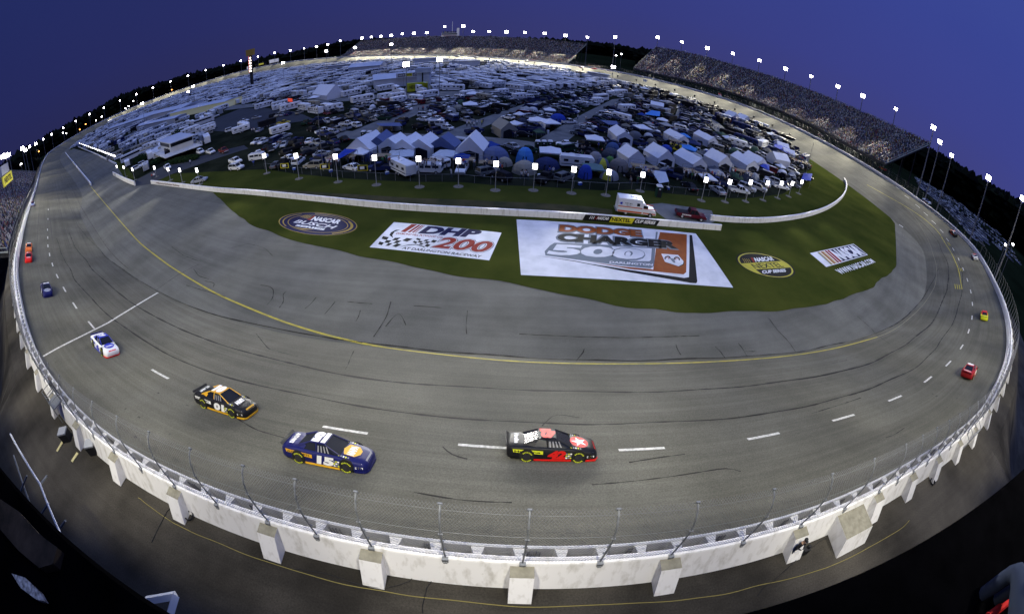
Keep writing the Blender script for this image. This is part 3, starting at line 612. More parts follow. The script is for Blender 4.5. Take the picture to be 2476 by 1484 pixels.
for k in range(-49, 50):
    p, a = local(ic+RDIR*(k*1.62+.4), .195); o = link('foam_block', fme, bar_, p, a)
# steel joints of the barrier, darker
jb = MB()
for q in range(4): jb.box((q*.16,.03,.55), (.05,.06,.7))
jme = jb.mesh('splice_plate', mat('grey_steel', (.16,.16,.17), .5, metal=.4))
for k in range(-24, 25):
    p, a = local(ic+RDIR*(k*4.05+1.2), .19); link('splice_plate', jme, bar_, p, a)
# buttresses
bm_ = MB(); w2 = .46
V = [(-w2,.55,1.0),(w2,.55,1.0),(w2,1.42,.93),(-w2,1.42,.93),(-w2,.9,-.5),(w2,.9,-.5),(w2,2.28,-.5),(-w2,2.28,-.5)]
bm_.add(V, [(0,3,2,1)], 1); bm_.add(V, [(4,5,6,7),(3,7,6,2),(0,4,7,3),(1,2,6,5),(0,1,5,4)], 0)
for a_, b_ in ((2,3),): pass
bme = bm_.mesh('buttress', [M_WALL, M_CONC])
BUT = [(187,1022),(278.6,1095.5),(422,1185.5),(647,1275.6),(897.6,1335.6),(1262,1378),(1621,1355.7),(1937.7,1289),(2129.5,1209),(2214.6,1162),(2276,1119),(2326,1077),(2363,1042)]
SB = [st(p, 10.85) for p in BUT]
SB = [((s-ic+NS/2) % NS)-NS/2 for s in SB]; SB.sort()
gap = 5.9; lo = SB[0]; hi = SB[-1]
SB = [lo-gap*k for k in range(1, 17)][::-1]+SB+[hi+gap*k for k in range(1, 17)]
for s in SB:
    p, a = local(ic+s, 0); o = link('buttress', bme, ow, p, a)
# big concrete anchor block
p, a = local(st((2065,1240), 10.85), 0); ab = MB(); V = [(-1.2,1.0,.85),(1.2,1.0,.85),(1.2,2.5,.78),(-1.2,2.5,.78),(-1.2,1.2,-.5),(1.2,1.2,-.5),(1.3,3.1,-.5),(-1.3,3.1,-.5)]
ab.add(V, [(0,3,2,1)], 1); ab.add(V, [(4,5,6,7),(3,7,6,2),(0,4,7,3),(1,2,6,5),(0,1,5,4)], 0)
abo = ab.build('concrete_block', [M_WALL, M_CONC]); abo.location = p; abo.rotation_euler = (0,0,a); tag(abo, 'big square white concrete block built against the outer wall among the buttresses', 'concrete block')
# fence
M_GALV = mat('galvanised_steel', (.20,.21,.225), .5, metal=.2, var=.15, scale=8)
M_WIRE = mat('chain_link_wire', (.22,.22,.24), .5, metal=.4)
PROF = [(.80,1.0),(.80,1.3),(.78,2.6),(.72,3.35),(.55,3.85),(.28,4.2),(.06,4.32)]
fence = empty('catch_fence', tuple(OUT[ic]), 0, 'tall chain link catch fence of curved steel posts on the outer wall', 'fence')
inv = Matrix.Translation(-Vector(OUT[ic]))
pm = MB(); pm.tube([(0,o,h) for o, h in PROF], .038, 6)
pm.box((0,.86,.98),(.24,.20,.34), topy=.8); pm.box((0,.92,.75),(.16,.12,.36))
for h in (1.9,2.6,3.3): pm.box((0,.74,h),(.16,.06,.05))
pm.box((0,.06,4.34),(.15,.07,.09))
pme = pm.mesh('post', M_GALV)
posts = []
for a_, b_ in zip(SB[:-1], SB[1:]): posts += [a_, (a_+b_)/2]
posts.append(SB[-1])
for s in posts:
    p, a = local(ic+s, 0); o = link('post', pme, fence, p-Vector(OUT[ic]), a)
def shape(o, h): return o, h
cab = MB()
s0, s1 = SB[0], SB[-1]
for o, h, r in ((.70,1.9,.006),(.72,2.6,.007),(.66,3.35,.008),(.22,4.22,.006),(.74,1.25,.006)):
    P = [local(ic+s, o, h)[0]-Vector(OUT[ic]) for s in np.arange(s0, s1, 1.0)]; cab.tube(P, r, 3, cap=False)
cab.build('tension_cable', M_GALV, fence)
wm = MB(); hs = [(.79,1.02),(.78,1.9),(.76,2.7),(.71,3.35),(.55,3.85),(.28,4.2),(.06,4.32)]
hl = [0]; 
for (a0,b0),(a1,b1) in zip(hs[:-1],hs[1:]): hl.append(hl[-1]+math.hypot(a1-a0,b1-b0))
def wire(s, sg, r, base=ic, ref=Vector(OUT[ic])):
    P = []
    for (o, h), l in zip(hs, hl): P.append(local(base+s+sg*l*.85, o-.05, h)[0]-ref)
    V = []; F = []
    for p in P: V += [(p.x-r,p.y,p.z-r*.6),(p.x+r,p.y,p.z-r*.6),(p.x,p.y+r*.5,p.z+r)]
    for i in range(len(P)-1):
        for k in range(3): F.append((i*3+k, i*3+(k+1)%3, (i+1)*3+(k+1)%3, (i+1)*3+k))
    wm.add(V, F)
for sg in (-1, 1):
    s = max(s0, -62.0)
    while s < min(s1, 66): wire(s, sg, .005); s += .125
wm.build('wire_mesh', M_WIRE, fence)
# the fence further round: coarser, one thing per stretch
def far_fence(sa, sb, name, label):
    root = empty(name, tuple(OUT[int(ic+sa) % NS]), 0, label, 'fence'); ref = Vector(OUT[int(ic+sa) % NS]); n = 0; rest = MB(); s = sa
    while s < sb:
        p, a = local(ic+s, 0)
        if n < 90: link('post', pme, root, p-ref, a)
        else: rest.tube([local(ic+s, o, h)[0]-ref for o, h in PROF], .05, 4)
        n += 1; s += 5.9
    if rest.v: o = rest.build('distant_post', M_GALV, root); o['kind'] = 'stuff'
    c = MB()
    for o, h, r in ((.70,1.5,.012),(.66,3.0,.012),(.06,4.34,.014)):
        c.tube([local(ic+s, o, h)[0]-ref for s in np.arange(sa, sb, 4.0)], r, 3, cap=False)
    c.build('tension_cable', M_GALV, root)
    d = MB()
    for s in np.arange(sa, sb, .55):
        for sg in (-1, 1):
            P = [local(ic+s+sg*l*.85, o-.05, h)[0]-ref for (o, h), l in zip(hs, hl)]; V = []; F = []; r = .006
            for p in P[::2]: V += [(p.x-r,p.y-r*.4,p.z),(p.x+r,p.y+r*.4,p.z)]
            d.add(V, [(2*i,2*i+1,2*i+3,2*i+2) for i in range(len(P[::2])-1)])
    d.build('wire_mesh', M_WIRE, root)
far_fence(SB[-1]+3, 640, 'catch_fence', 'catch fence continuing along the right bend and the far straight below the grandstands')
far_fence(-560, SB[0]-3, 'catch_fence', 'catch fence continuing along the left straight in front of the packed stand')
# ================================================================ LIGHT POLES
M_LAMP = mat('lit_floodlamps', (.9,.9,.9), .5, emit=(1,.96,1), estr=26)
M_LAMPF = mat('lit_far_floodlamps', (.9,.9,.9), .5, emit=(1,.93,1), estr=38)
M_POLE = mat('dull_pole_steel', (.20,.20,.21), .5, metal=.4); M_DARK = mat('dark_metal', (.03,.03,.033), .5, metal=.3)
def lamp_head(n=4, rows=3, w=.55):
    h = MB()
    for r in range(rows):
        h.tube([(-n*w/2-.2,0,-r*.62),(n*w/2+.2,0,-r*.62)], .05, 4, 1)
        for k in range(n): x = (k-(n-1)/2)*w*1.12; h.cyl((x,.17,-r*.62-.1), .25, .10, 8, 0, 'y'); h.cyl((x,-.05,-r*.62-.05), .12, .3, 6, 1, 'y', r2=.25)
    h.tube([(0,-.03,.2),(0,-.03,-rows*.62)], .06, 4, 1); return h
HM = lamp_head(4, 3).mesh('lamp_bank', [M_LAMPF, M_DARK])
HEADS = [(6,377,0),(14,375,0),(21.7,373.6,0),(53.4,357,0),(61,362,1),(71,354,0),(86,347,0),(104,336,0),(124.4,324.3,0),(152.5,308.6,0),(182.8,292.9,0),(216,276,0),(250.9,260,0),(289.6,243.5,0),(329,227.5,0),(369.3,212.5,0),(412,197.5,0),(454.4,182.8,0),(497.7,170,0),(540.4,157.8,0),(582,146.8,0),(624,136.8,0),(663.4,127.8,0),(701.7,121.8,0),(735,116.8,0),(764.8,112.4,0),(792.5,107.4,0),(822.5,98.7,0),(875,91.7,2),(897.6,89.4,2),(921,87.4,2),(946,85,2),(972.6,82,2),(1001,80,2),(1031.7,78.7,2),(1075,64.4,2),(1120,62.4,2),(1143.8,75.7,2),(1182.8,76,2),(1224.5,76.7,2),(1269,78.4,2),(1316.6,80.7,2),(1367,85.4,2),(1420,90,2),(1487,89,0),(1590,90,3),(1648.5,101.7,3),(1710,115.4,3),(1772,129.4,3),(1836,146,3),(1899.4,165.5,3),(1961,184.5,3),(2026,208.5,3),(2086,230.9,3),(2165.6,263.5,3),(2257,307,0),(2272,342,0),(2300.7,375.3,0),(2390.4,428,0),(2471.5,478.7,0)]
OAZ = np.arctan2(OUT[:,0], OUT[:,1]); ODI = np.hypot(OUT[:,0], OUT[:,1])
def out_at(az, far=True):
    d = np.abs(OAZ-az); c_ = np.where(d < .02)[0]
    if len(c_) == 0: c_ = np.array([int(np.argmin(d))])
    return int(c_[np.argmax(ODI[c_])] if far else c_[np.argmin(ODI[c_])])
for k, (px, py, typ) in enumerate(HEADS):
    az = float(azel((px,py))[0]); i = out_at(az); off = (16,30,44,52)[typ]
    if px < 100: off = 60
    P = at_h(px, py, ODI[i]+off*(1.0 if px > 100 else 1.2)); hgt = P.z
    din = (12,12,15,20)[typ]; tgt = Vector((OUT[i][0]-nO[i][0]*din, OUT[i][1]-nO[i][1]*din, 2))
    a = math.atan2(tgt.y-P.y, tgt.x-P.x)-math.pi/2
    where = 'left straight' if px < 120 else 'far left bend' if px < 640 else 'far straight' if px < 860 else 'rear of the far grandstand' if typ == 2 else 'rear of the right grandstand' if typ == 3 else 'right bend'
    root = empty('floodlight_pole', (P.x,P.y,-.2), a, f'tall steel floodlight pole with lit lamp bank, {nth(k+1)} round the track from the left', 'light pole', 'floodlight poles around the outside of the track')
    pm_ = MB(); r0 = .22+hgt*.004; pm_.tube([(0,-.15,0),(0,-.15,hgt*.5),(0,-.15,hgt+.3)], [r0, r0*.75, r0*.5], 6); pm_.build('pole', M_POLE, root)
    sc_ = (.62+min(.9, P.length/650))*(1+.18*math.sin(k*2.3))
    o = link('lamp_bank', HM, root, (0,0,hgt+.6)); o.scale = (sc_,sc_,sc_)
    d = math.hypot(P.x-tgt.x, P.y-tgt.y)
    pw_ = (90000 if px > 2200 else 260000 if px > 250 else 90000 if px > 120 else 40000)*(((hgt)**2+d**2)/2200)*(.62 if px > 2230 else .5 if px < 60 else 1)
    spot(tuple(P+(tgt-P).normalized()*3.5), (tgt.x,tgt.y,1), min(pw_*(1.0 if px < 2200 else .5), 650000)*(1.5 if typ == 2 else .75 if typ == 3 else 1)*(.5 if 60 < px < 250 else 1), color=(1,.94,.74), size=1.2, cone=(66,66,46,40)[typ], blend=(.3,.3,.3,.6)[typ])
# ---------------------------------------------------------------- infield lamp panels aimed at the near bend
LAMPS = [((639,377),(645,419)),((717,377),(723,432)),((811,379),(817,440)),((906,382),(910,447)),((1012,385),(1014,452)),((1108,390),(1108,451)),((1199,397),(1197,460)),((1294,403),(1289,460)),((1386,410),(1381,467)),((1473,417),(1464,472)),((1554,423),(1547,462)),((1706,435),(1695,485)),((1763,440),(1752,488)),((1814,441),(1802,487)),((1856,443),(1844,484)),((1886,442),(1879,479)),((1915,444),(1906,475)),((1940,441),(1930,468)),((371,407),(378,428)),((406,410),(412,436)),((434,412),(441,442)),((476,412),(483,446)),((299,405),(304,428)),((318,411),(326,436)),((283,403),(287,424))]
M_PANEL = mat('lit_mirror_panel', (.95,.95,.95), .4, emit=(1,.98,1), estr=9)
M_PAD = mat('pole_footing_dirt', (.14,.13,.11), .9)
for k, (hp, bp) in enumerate(LAMPS):
    b = at3(*bp, .05); dirv = Vector((b.x*.62-b.x, 6-b.y, 0))
    if bp[0] > 1600: dirv = Vector((b.x*.02,-60,0))
    if bp[0] < 560: dirv = Vector((-5,-60,0))
    a = math.atan2(dirv.y, dirv.x)-math.pi/2
    hd = math.hypot(b.x, b.y); top = at_h(*hp, hd).z
    root = empty('mirror_lamp', b, a, f'post with bright square lamp, {nth(k+1 if k < 18 else k-17)} '+('along the camp fence from the left' if k < 18 else 'of seven by the gate'), 'lamp', 'square infield lamps facing the near bend')
    pm_ = MB(); pm_.tube([(0,0,0),(0,0,top-.3)], [.075,.06], 6); pm_.tube([(-.45,0,top-.5),(.45,0,top-.5)], .04, 4); pm_.build('post', mat('pale_post_steel', (.38,.38,.40), .5, metal=.3), root)
    hb = MB(); hb.box((0,-.02,top), (.92,.2,1.15)); hb.build('housing', M_DARK, root)
    pb = MB(); pb.box((0,.11,top), (.82,.05,1.02)); pb.build('lamp_panel', M_PANEL, root)
    fb_ = MB(); fb_.cyl((0,0,.02), .95, .06, 10, r2=.85); fb_.build('footing', M_PAD, root)
    if k % 2 == 0: t_ = b+dirv.normalized()*60; spot((b.x+dirv.normalized().x*.4, b.y+dirv.normalized().y*.4, top), (t_.x,t_.y,9.5), 50000, color=(1,.98,.92), size=.9, cone=56, blend=1)
# dark mirror lamps seen from behind along the far straight
PROFB = MB(); PROFB.tube([(0,0,0),(0,0,2.7)], .07, 5); 
pk = PROFB.mesh('post', M_POLE); hb = MB(); hb.box((0,0,3.1), (.95,.3,.95)); hk = hb.mesh('housing', M_DARK)
for k, i in enumerate(list(range(26, 118, 3))):
    p = E_[i]-nE[i]*2.2; root = empty('mirror_lamp', (p[0],p[1],0), math.atan2(nE[i][1],nE[i][0])-math.pi/2, f'black backed mirror lamp, {nth(k+1)} along the inner wall of the far straight', 'lamp', 'mirror lamps facing away along the far straight')
    a_ = link('post', pk, root); b_ = link('housing', hk, root); a_.scale = b_.scale = (1.2,1.2,1.2)
HUB = [((467,208.5),26),((455,222),12),((343.6,250),25),((1482.7,161.8),14),((946,107.4),30),((982,155),16),((1062.7,143.4),16),((857.5,115),24),((788.5,123.4),22),((683.7,151.8),12)]
BK = {0:1.3,1:1.25,2:1.35}
for k, (hp, hh) in enumerate(HUB):
    az, el = azel(hp); d = (HC-hh)/max(.02, -math.tan(float(el))) if float(el) < -.02 else 420
    d = min(d, out_d if (out_d := ODI[out_at(float(az))]-60) else d); P = at_h(*hp, d)
    root = empty('yard_light', (P.x,P.y,0), math.atan2(-P.y,-P.x)-math.pi/2, f'slim infield light mast with glaring lamps, {nth(k+1)} standing among the parked campers', 'light pole', 'light masts standing in the infield')
    pm_ = MB(); pm_.tube([(0,-.1,0),(0,-.1,P.z)], [.22,.12], 6); pm_.build('pole', M_POLE, root); o = link('lamp_bank', HM, root, (0,0,P.z+.5)); o.scale = (1.1,1.1,1.1)
def mast(b, t, label, arms=True):
    B = at3(*b, 0); z = at_h(*t, math.hypot(B.x, B.y)).z; root = empty('light_mast', B, 0, label, 'light pole')
    m_ = MB(); m_.tube([(0,0,0),(0,0,z)], [.10,.05], 6); m_.build('pole', M_POLE, root)
    h = MB(); h.tube([(-1.3,0,z),(1.3,0,z)], .05, 4)
    for x in (-1.25,-.6,.6,1.25): h.box((x,-.1,z+.1), (.45,.35,.28), m=0)
    h.build('lamp_head', M_DARK if arms else M_LAMP, root)
mast((782,414),(768,257),'tall unlit mast with a cross arm rising beside the first row of tents'); mast((975,214),(974,156),'tall grey mast beside the two white lorry tractors')
mast((1948,420),(1977,340),'dark unlit mast beside the curved wall at the right end of the camp'); mast((1078,190),(1078,150),'thin pale mast right of the grey tower'); mast((2148,420),(2150,408),'short unlit post on the right grass')
# ================================================================ GRANDSTANDS
CROWD = [(p_, tuple(v*.55 for v in c_)) for p_, c_ in [(0,(.035,.035,.04)),(.22,(.55,.53,.52)),(.36,(.08,.09,.16)),(.50,(.30,.28,.28)),(.62,(.72,.68,.66)),(.68,(.28,.04,.035)),(.74,(.10,.09,.09)),(.82,(.36,.22,.17)),(.90,(.05,.09,.28)),(.95,(.50,.42,.12))]]
M_CROWD = islands('crowd_clothing', CROWD); M_STAND = mat('dark_stand_steel', (.035,.035,.038), .8, var=.5, scale=2); M_AISLE = mat('aisle_concrete', (.16,.155,.15), .85)  # seating deck is dark grey steel with noise in its tone
rng = np.random.RandomState(4)
def stand(name, label, s0, s1, oA, oB, zA, zB, t0=None, t1=None, density=1.0, side=True, rows=None, pw=.55, depth=1.2):
    """stepped stand: bottom edge at offset oA from the wall, top at oB; zA,zB functions of xy"""
    n = max(8, int(abs(s1-s0)/4)); t0 = s0 if t0 is None else t0; t1 = s1 if t1 is None else t1
    A = []; B = []
    for k in range(n+1):
        u = k/n; a, _ = local(ic+s0+(s1-s0)*u, oA); b, _ = local(ic+t0+(t1-t0)*u, oB); A.append((a.x,a.y,float(zA((a.x,a.y))))); B.append((b.x,b.y,float(zB((b.x,b.y)))))
    A = np.array(A); B = np.array(B); A[:,2] = smooth(A, 3)[:,2]; B[:,2] = smooth(B, 3)[:,2]
    root = empty(name, tuple(A[n//2]*[1,1,0]), 0, label, 'grandstand'); ref = A[n//2]*[1,1,0]
    sb = MB(); rings = [[tuple(A[k]-ref),tuple(B[k]-ref),tuple(B[k]-ref-[0,0,depth]),tuple(A[k]-ref-[0,0,depth])] for k in range(n+1)]; sb.loft(rings)
    # supporting frames
    for k in range(0, n+1, max(1, n//26)):
        for f in (.35,.65,.97): p = A[k]*(1-f)+B[k]*f-ref; sb.tube([(p[0],p[1],0),(p[0],p[1],p[2]-depth)], .22, 4)
    sb.build('seating_deck', M_STAND, root)
    L = np.linalg.norm(A[-1]-A[0]); slope = np.linalg.norm(B[n//2]-A[n//2]); rows = rows or int(slope/.8); per = int(L/pw); V = []; F = []
    tot = int(rows*per*density)
    r = rng.randint(0, rows, tot); u = rng.rand(tot)
    aisle = np.abs(((u*L/14) % 1)-.5) < .035; keep = ~aisle | (rng.rand(tot) < .15); r, u = r[keep], u[keep]; tot = len(r)
    f = (r+.5)/rows; q = u*n; k = np.minimum(q.astype(int), n-1); w_ = (q-k)[:,None]
    P = (A[k]*(1-w_)+A[k+1]*w_)*(1-f[:,None])+(B[k]*(1-w_)+B[k+1]*w_)*f[:,None]-ref
    P[:,2] += .1
    # each spectator: a tapered torso with a small head, 7 corners
    wdt = .24+.08*rng.rand(tot); h = .62+.45*rng.rand(tot)
    ang = rng.rand(tot)*6.28; c_, s_ = np.cos(ang), np.sin(ang)
    base = np.stack([P+np.stack([wdt*c_,wdt*s_,0*h],1), P+np.stack([-wdt*s_,wdt*c_,0*h],1), P+np.stack([-wdt*c_,-wdt*s_,0*h],1), P+np.stack([wdt*s_,-wdt*c_,0*h],1)],1)
    tp = base*.55+(P+0)[:,None,:]*.45; tp[:,:,2] = (P[:,2]+h)[:,None]
    V = np.concatenate([base, tp],1).reshape(-1,3); b0 = (np.arange(tot)*8)[:,None]
    quads = np.array([[0,1,5,4],[1,2,6,5],[2,3,7,6],[3,0,4,7],[4,5,6,7]]); F = (b0[:,None,:]+quads[None]).reshape(-1,4)
    me_ = bpy.data.meshes.new('crowd'); me_.vertices.add(len(V)); me_.vertices.foreach_set('co', V.ravel()); me_.loops.add(F.size); me_.loops.foreach_set('vertex_index', F.ravel().astype(np.int32))
    me_.polygons.add(len(F)); me_.polygons.foreach_set('loop_start', np.arange(0, F.size, 4, dtype=np.int32)); me_.polygons.foreach_set('loop_total', np.full(len(F), 4, np.int32)); me_.update(calc_edges=True)
    me_.materials.append(M_CROWD); o = link('crowd', me_, None, tuple(ref)); tag(o, f'dense crowd of spectators filling the {label.split(",")[0].replace("the ","")}', 'crowd', kind='stuff')
    rail = MB()
    for E0, E1 in ((A[0],B[0]),(A[-1],B[-1])):
        rail.tube([tuple(E0-ref+[0,0,1.2]), tuple(E1-ref+[0,0,1.2])], .14, 4); rail.tube([tuple(E0-ref), tuple(E1-ref)], .3, 4)
        for f in np.linspace(0,1,14): p = E0*(1-f)+E1*f-ref; rail.tube([tuple(p),tuple(p+[0,0,1.2])], .06, 3)
    rail.tube([tuple(p-ref+[0,0,1.1]) for p in B], .10, 4); rail.tube([tuple(p-ref+[0,0,1.0]) for p in A], .08, 4)
    rail.build('railing', mat('stand_rail', (.22,.23,.20), .5, metal=.3), root)
    ai = MB()
    for k in range(int(L/14)):
        u = (k+.5)*14/L
        if u >= 1: continue
        q = u*n; kk = min(int(q), n-1); w2_ = q-kk; a = A[kk]*(1-w2_)+A[kk+1]*w2_-ref; b = B[kk]*(1-w2_)+B[kk+1]*w2_-ref
        t = (A[min(kk+1,n)]-A[kk]); t = t/np.linalg.norm(t)*.5
        ai.poly([tuple(a-t+[0,0,.12]),tuple(a+t+[0,0,.12]),tuple(b+t+[0,0,.12]),tuple(b-t+[0,0,.12])])
    if ai.v: ai.build('aisle_steps', M_AISLE, root)
    return root, A, B
def s_of_px(p, off=8):                    # station whose point OFF metres outside the wall is seen under the pixel's azimuth
    az = float(azel(p)[0]); X = OUT[:,0]+nO[:,0]*off; Y = OUT[:,1]+nO[:,1]*off; d = np.abs(np.arctan2(X, Y)-az)+10*(np.hypot(X, Y) < 105)
    return (int(np.argmin(d))-ic+NS/2) % NS-NS/2
RB = AzEl([(1525,165),(1531,166.6),(1618.5,186.6),(1728,212),(1869,261),(1978,310),(2065,360),(2143,397),(2170,420)])
RT = AzEl([(1570,110),(1587.5,114.7),(1646,124.7),(1709.5,139),(1782.5,161),(1869,186.6),(1960,220),(2056,260),(2139.6,297),(2189.6,320),(2249.7,348.6),(2290,380)])
sa, sb_ = s_of_px((1533,166)), s_of_px((2143,397)); ta, tb = s_of_px((1587,115),46), s_of_px((2250,349),46)
stand('grandstand', 'big right grandstand, packed with spectators above the right bend', sb_, sa, 7, 46, RB.z, RT.z, t0=tb, t1=ta, density=1.0, rows=46)
FB = AzEl([(815,137.5),(826.7,137),(954,133.5),(1082,132.6),(1122,135.3),(1213,140.8),(1304,149),(1373.6,155.4),(1400,158)])
FM = AzEl([(820,131),(836,128.5),(936,120),(1082,118),(1122,118),(1231.5,122),(1304.4,128),(1386.5,136),(1400,137.5)])
FT = AzEl([(850,105),(870.5,102.5),(954,94.3),(1045.5,88.8),(1122,88.8),(1213,91.5),(1286,95.2),(1359,102.5),(1417.5,108.9),(1440,111)])
a0, a1 = s_of_px((827,137)), s_of_px((1373,155)); b0_, b1_ = s_of_px((836,128),24), s_of_px((1386,136),24); c0, c1 = s_of_px((870,102),42), s_of_px((1418,109),42)
stand('grandstand', 'lower tier of the far grandstand, packed along the far straight', a1, a0, 6, 20, FB.z, FM.z, rows=18, pw=.75)
stand('grandstand', 'upper tier of the far grandstand, under the press box', b1_, b0_, 24, 42, FM.z, FT.z, t0=c1, t1=c0, rows=34, pw=.75)
LB_ = AzEl([(101,384),(97.7,384.5),(83.4,434),(70,478),(57.3,517),(45.6,554),(23,605)][::-1]); LT = AzEl([(110,383),(58.6,387),(39,410.5),(17,445.7),(0,465),(-60,540)][::-1])
def zl(k): return lambda xy: float(np.interp((math.hypot(*xy)), [90,160,280,500], k))
sL0 = -185; 
rt, A_, B_ = stand('grandstand', 'left grandstand, packed with spectators beside the left straight', -430, -112, 5, 38, zl([9.5,9.5,8,6]), zl([26,27,27,24]), rows=40, density=1.05)
# signs on the far skyline
def board(px0, px1, h, name, label, draw, back=10):
    az0 = float(azel(px0)[0]); i = out_at(az0); d = ODI[i]+back; a = at_h(*px0, d); b = at_h(px1[0], px1[1], d); u = Vector((b.x-a.x,b.y-a.y,0)); L = u.length
    root = empty(name, (a.x,a.y,0), math.atan2(u.y,u.x), label, 'sign'); fr = MB(); fr.box((L/2,.2,a.z+h/2), (L,.3,h)); 
    for x in (.1*L,.9*L): fr.tube([(x,.4,0),(x,.4,a.z)], .2, 4)
    fr.build('board', MSG[0], root); t = MB(); draw(t, L, a.z, h); t.build('lettering', MSG, root); return root
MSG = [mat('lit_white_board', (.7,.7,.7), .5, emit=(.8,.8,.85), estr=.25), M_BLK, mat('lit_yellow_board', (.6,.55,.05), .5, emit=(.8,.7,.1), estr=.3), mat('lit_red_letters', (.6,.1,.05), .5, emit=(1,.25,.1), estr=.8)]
def flat(t, x0, x1, z0, z1, m, y=.03): t.poly([(x0,y,z0),(x1,y,z0),(x1,y,z1),(x0,y,z1)], m)
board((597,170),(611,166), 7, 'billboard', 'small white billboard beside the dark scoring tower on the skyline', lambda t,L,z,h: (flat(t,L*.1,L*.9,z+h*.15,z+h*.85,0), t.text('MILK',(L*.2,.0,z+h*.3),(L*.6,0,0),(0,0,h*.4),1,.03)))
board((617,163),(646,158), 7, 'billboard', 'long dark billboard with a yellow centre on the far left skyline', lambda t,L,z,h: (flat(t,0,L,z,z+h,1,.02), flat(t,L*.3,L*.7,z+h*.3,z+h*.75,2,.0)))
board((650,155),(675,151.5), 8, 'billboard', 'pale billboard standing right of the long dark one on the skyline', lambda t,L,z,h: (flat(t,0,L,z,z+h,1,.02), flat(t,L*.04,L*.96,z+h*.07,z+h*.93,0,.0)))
# scoring tower
B = at3(608,200,0); B = Vector((B.x*.8,B.y*.8,0)); hd = math.hypot(B.x,B.y); zt = at_h(606,131,hd).z; zb = at_h(608,177,hd).z
B.x, B.y = [float(v) for v in at_h(607.5,175,hd).xy]
tw = empty('scoring_tower', B, math.atan2(-B.x,B.y)*0, 'tall dark scoring tower with a column of lit position numbers', 'scoring tower')
m_ = MB(); m_.box((0,0,zt/2), (2.4,2.4,zt)); m_.build('column', M_DARK, tw); m_ = MB(); m_.box((0,0,zt+1.5),(8.5,3.4,6.5), top=1.05); m_.build('header', mat('dull_gold_sign', (.10,.08,.03), .6, emit=(.5,.35,.1), estr=.08), tw)
nb = MB(); zz = zt-3.5; k = 0
while zz > zb+1: nb.text(str((k*7+3) % 43+1), (-1.2,-1.25,zz-1.3), (2.6,0,0), (0,0,1.5), 0, .05); zz -= 2.7; k += 1
nb.build('lettering', mat('lit_score_digits', (.9,.8,.8), .5, emit=(1,.85,.75), estr=5), tw)
zz = zt-3.0; nb = MB(); nb.poly([(-1.9,-1.23,zb+.5),(-1.3,-1.23,zb+.5),(-1.3,-1.23,zt-2),(-1.9,-1.23,zt-2)]); nb.build('score_strip', mat('lit_red_strip', (.6,.1,.1), .5, emit=(.9,.15,.12), estr=.8), tw)
# press box on the far stand
i = out_at(float(azel((1088,85))[0])); d = ODI[i]+52; a = at_h(1067,89.8,d); b = at_h(1110,89.8,d); u = Vector((b.x-a.x,b.y-a.y,0)); L = u.length; zt = at_h(1067,81,d).z
pb_ = empty('press_box', (a.x,a.y,0), math.atan2(u.y,u.x), 'white press box on top of the far grandstand with people on its roof', 'press box')
m_ = MB(); m_.box((L*.45,5,(a.z+zt)/2), (L*.9,10,zt-a.z)); m_.box((L*.93,6,(a.z+zt)/2+3), (L*.14,8,zt-a.z+8)); m_.tube([(L*.6,5,zt),(L*.6,5,zt+16)], .3, 4)
for x in (.05,.5,.95): m_.tube([(L*x,6,0),(L*x,6,a.z)], .5, 4)
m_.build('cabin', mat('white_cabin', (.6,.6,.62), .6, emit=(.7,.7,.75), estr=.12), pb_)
m_ = MB(); m_.poly([(L*.02,-.05,a.z+(zt-a.z)*.55),(L*.88,-.05,a.z+(zt-a.z)*.55),(L*.88,-.05,a.z+(zt-a.z)*.88),(L*.02,-.05,a.z+(zt-a.z)*.88)]); m_.build('window', mat('dark_glass', (.01,.012,.018), .1), pb_)
m_ = MB(); m_.text('DARLINGTON RACEWAY', (L*.05,-.08,a.z+(zt-a.z)*.1), (L*.8,0,0), (0,0,(zt-a.z)*.35), 0, .03); m_.build('lettering', M_REDP, pb_)
m_ = MB()
for k in range(26): x = L*(.04+.8*k/26); m_.box((x,3+RND.random()*3,zt+1), (.9,.7,1.9+RND.random()), top=.6)
o = m_.build('rooftop_spectator', M_CROWD, None); o.location = (a.x,a.y,0); o.rotation_euler = (0,0,math.atan2(u.y,u.x)); tag(o, 'spotters and spectators standing in a line on the press box roof', 'crowd', kind='stuff')
# infield pavilion sign above left stand
i = out_at(float(azel((83,434))[0])); d = 175; a = at_h(10,445,150); b = at_h(31,428,168); u = Vector((b.x-a.x,b.y-a.y,0)); L = u.length
sg = empty('stand_sign', (a.x,a.y,0), math.atan2(u.y,u.x), 'yellow sponsor board with black lettering above the left stand', 'sign')
m_ = MB(); m_.box((L/2,.3,a.z+.6), (L,.5,3.2)); m_.build('board', MSG[2], sg); m_ = MB(); m_.tube([(L*.2,.6,0),(L*.2,.6,a.z)], .12, 4); m_.tube([(L*.8,.6,0),(L*.8,.6,a.z)], .12, 4); m_.build('support', M_DARK, sg); m_ = MB(); m_.text('NEXTEL', (L*.12,.0,a.z-.3), (L*.76,0,0), (0,0,1.8), 0, .04); m_.build('lettering', M_BLK, sg)
m_ = MB(); m_.box((L/2,2,a.z+4), (L*.8,3,3)); o = m_.build('spotter_cabin', M_STEEL); o.location = (a.x,a.y,0); o.rotation_euler = (0,0,math.atan2(u.y,u.x)); tag(o, 'small white cabin on the roof edge above the yellow board', 'cabin')
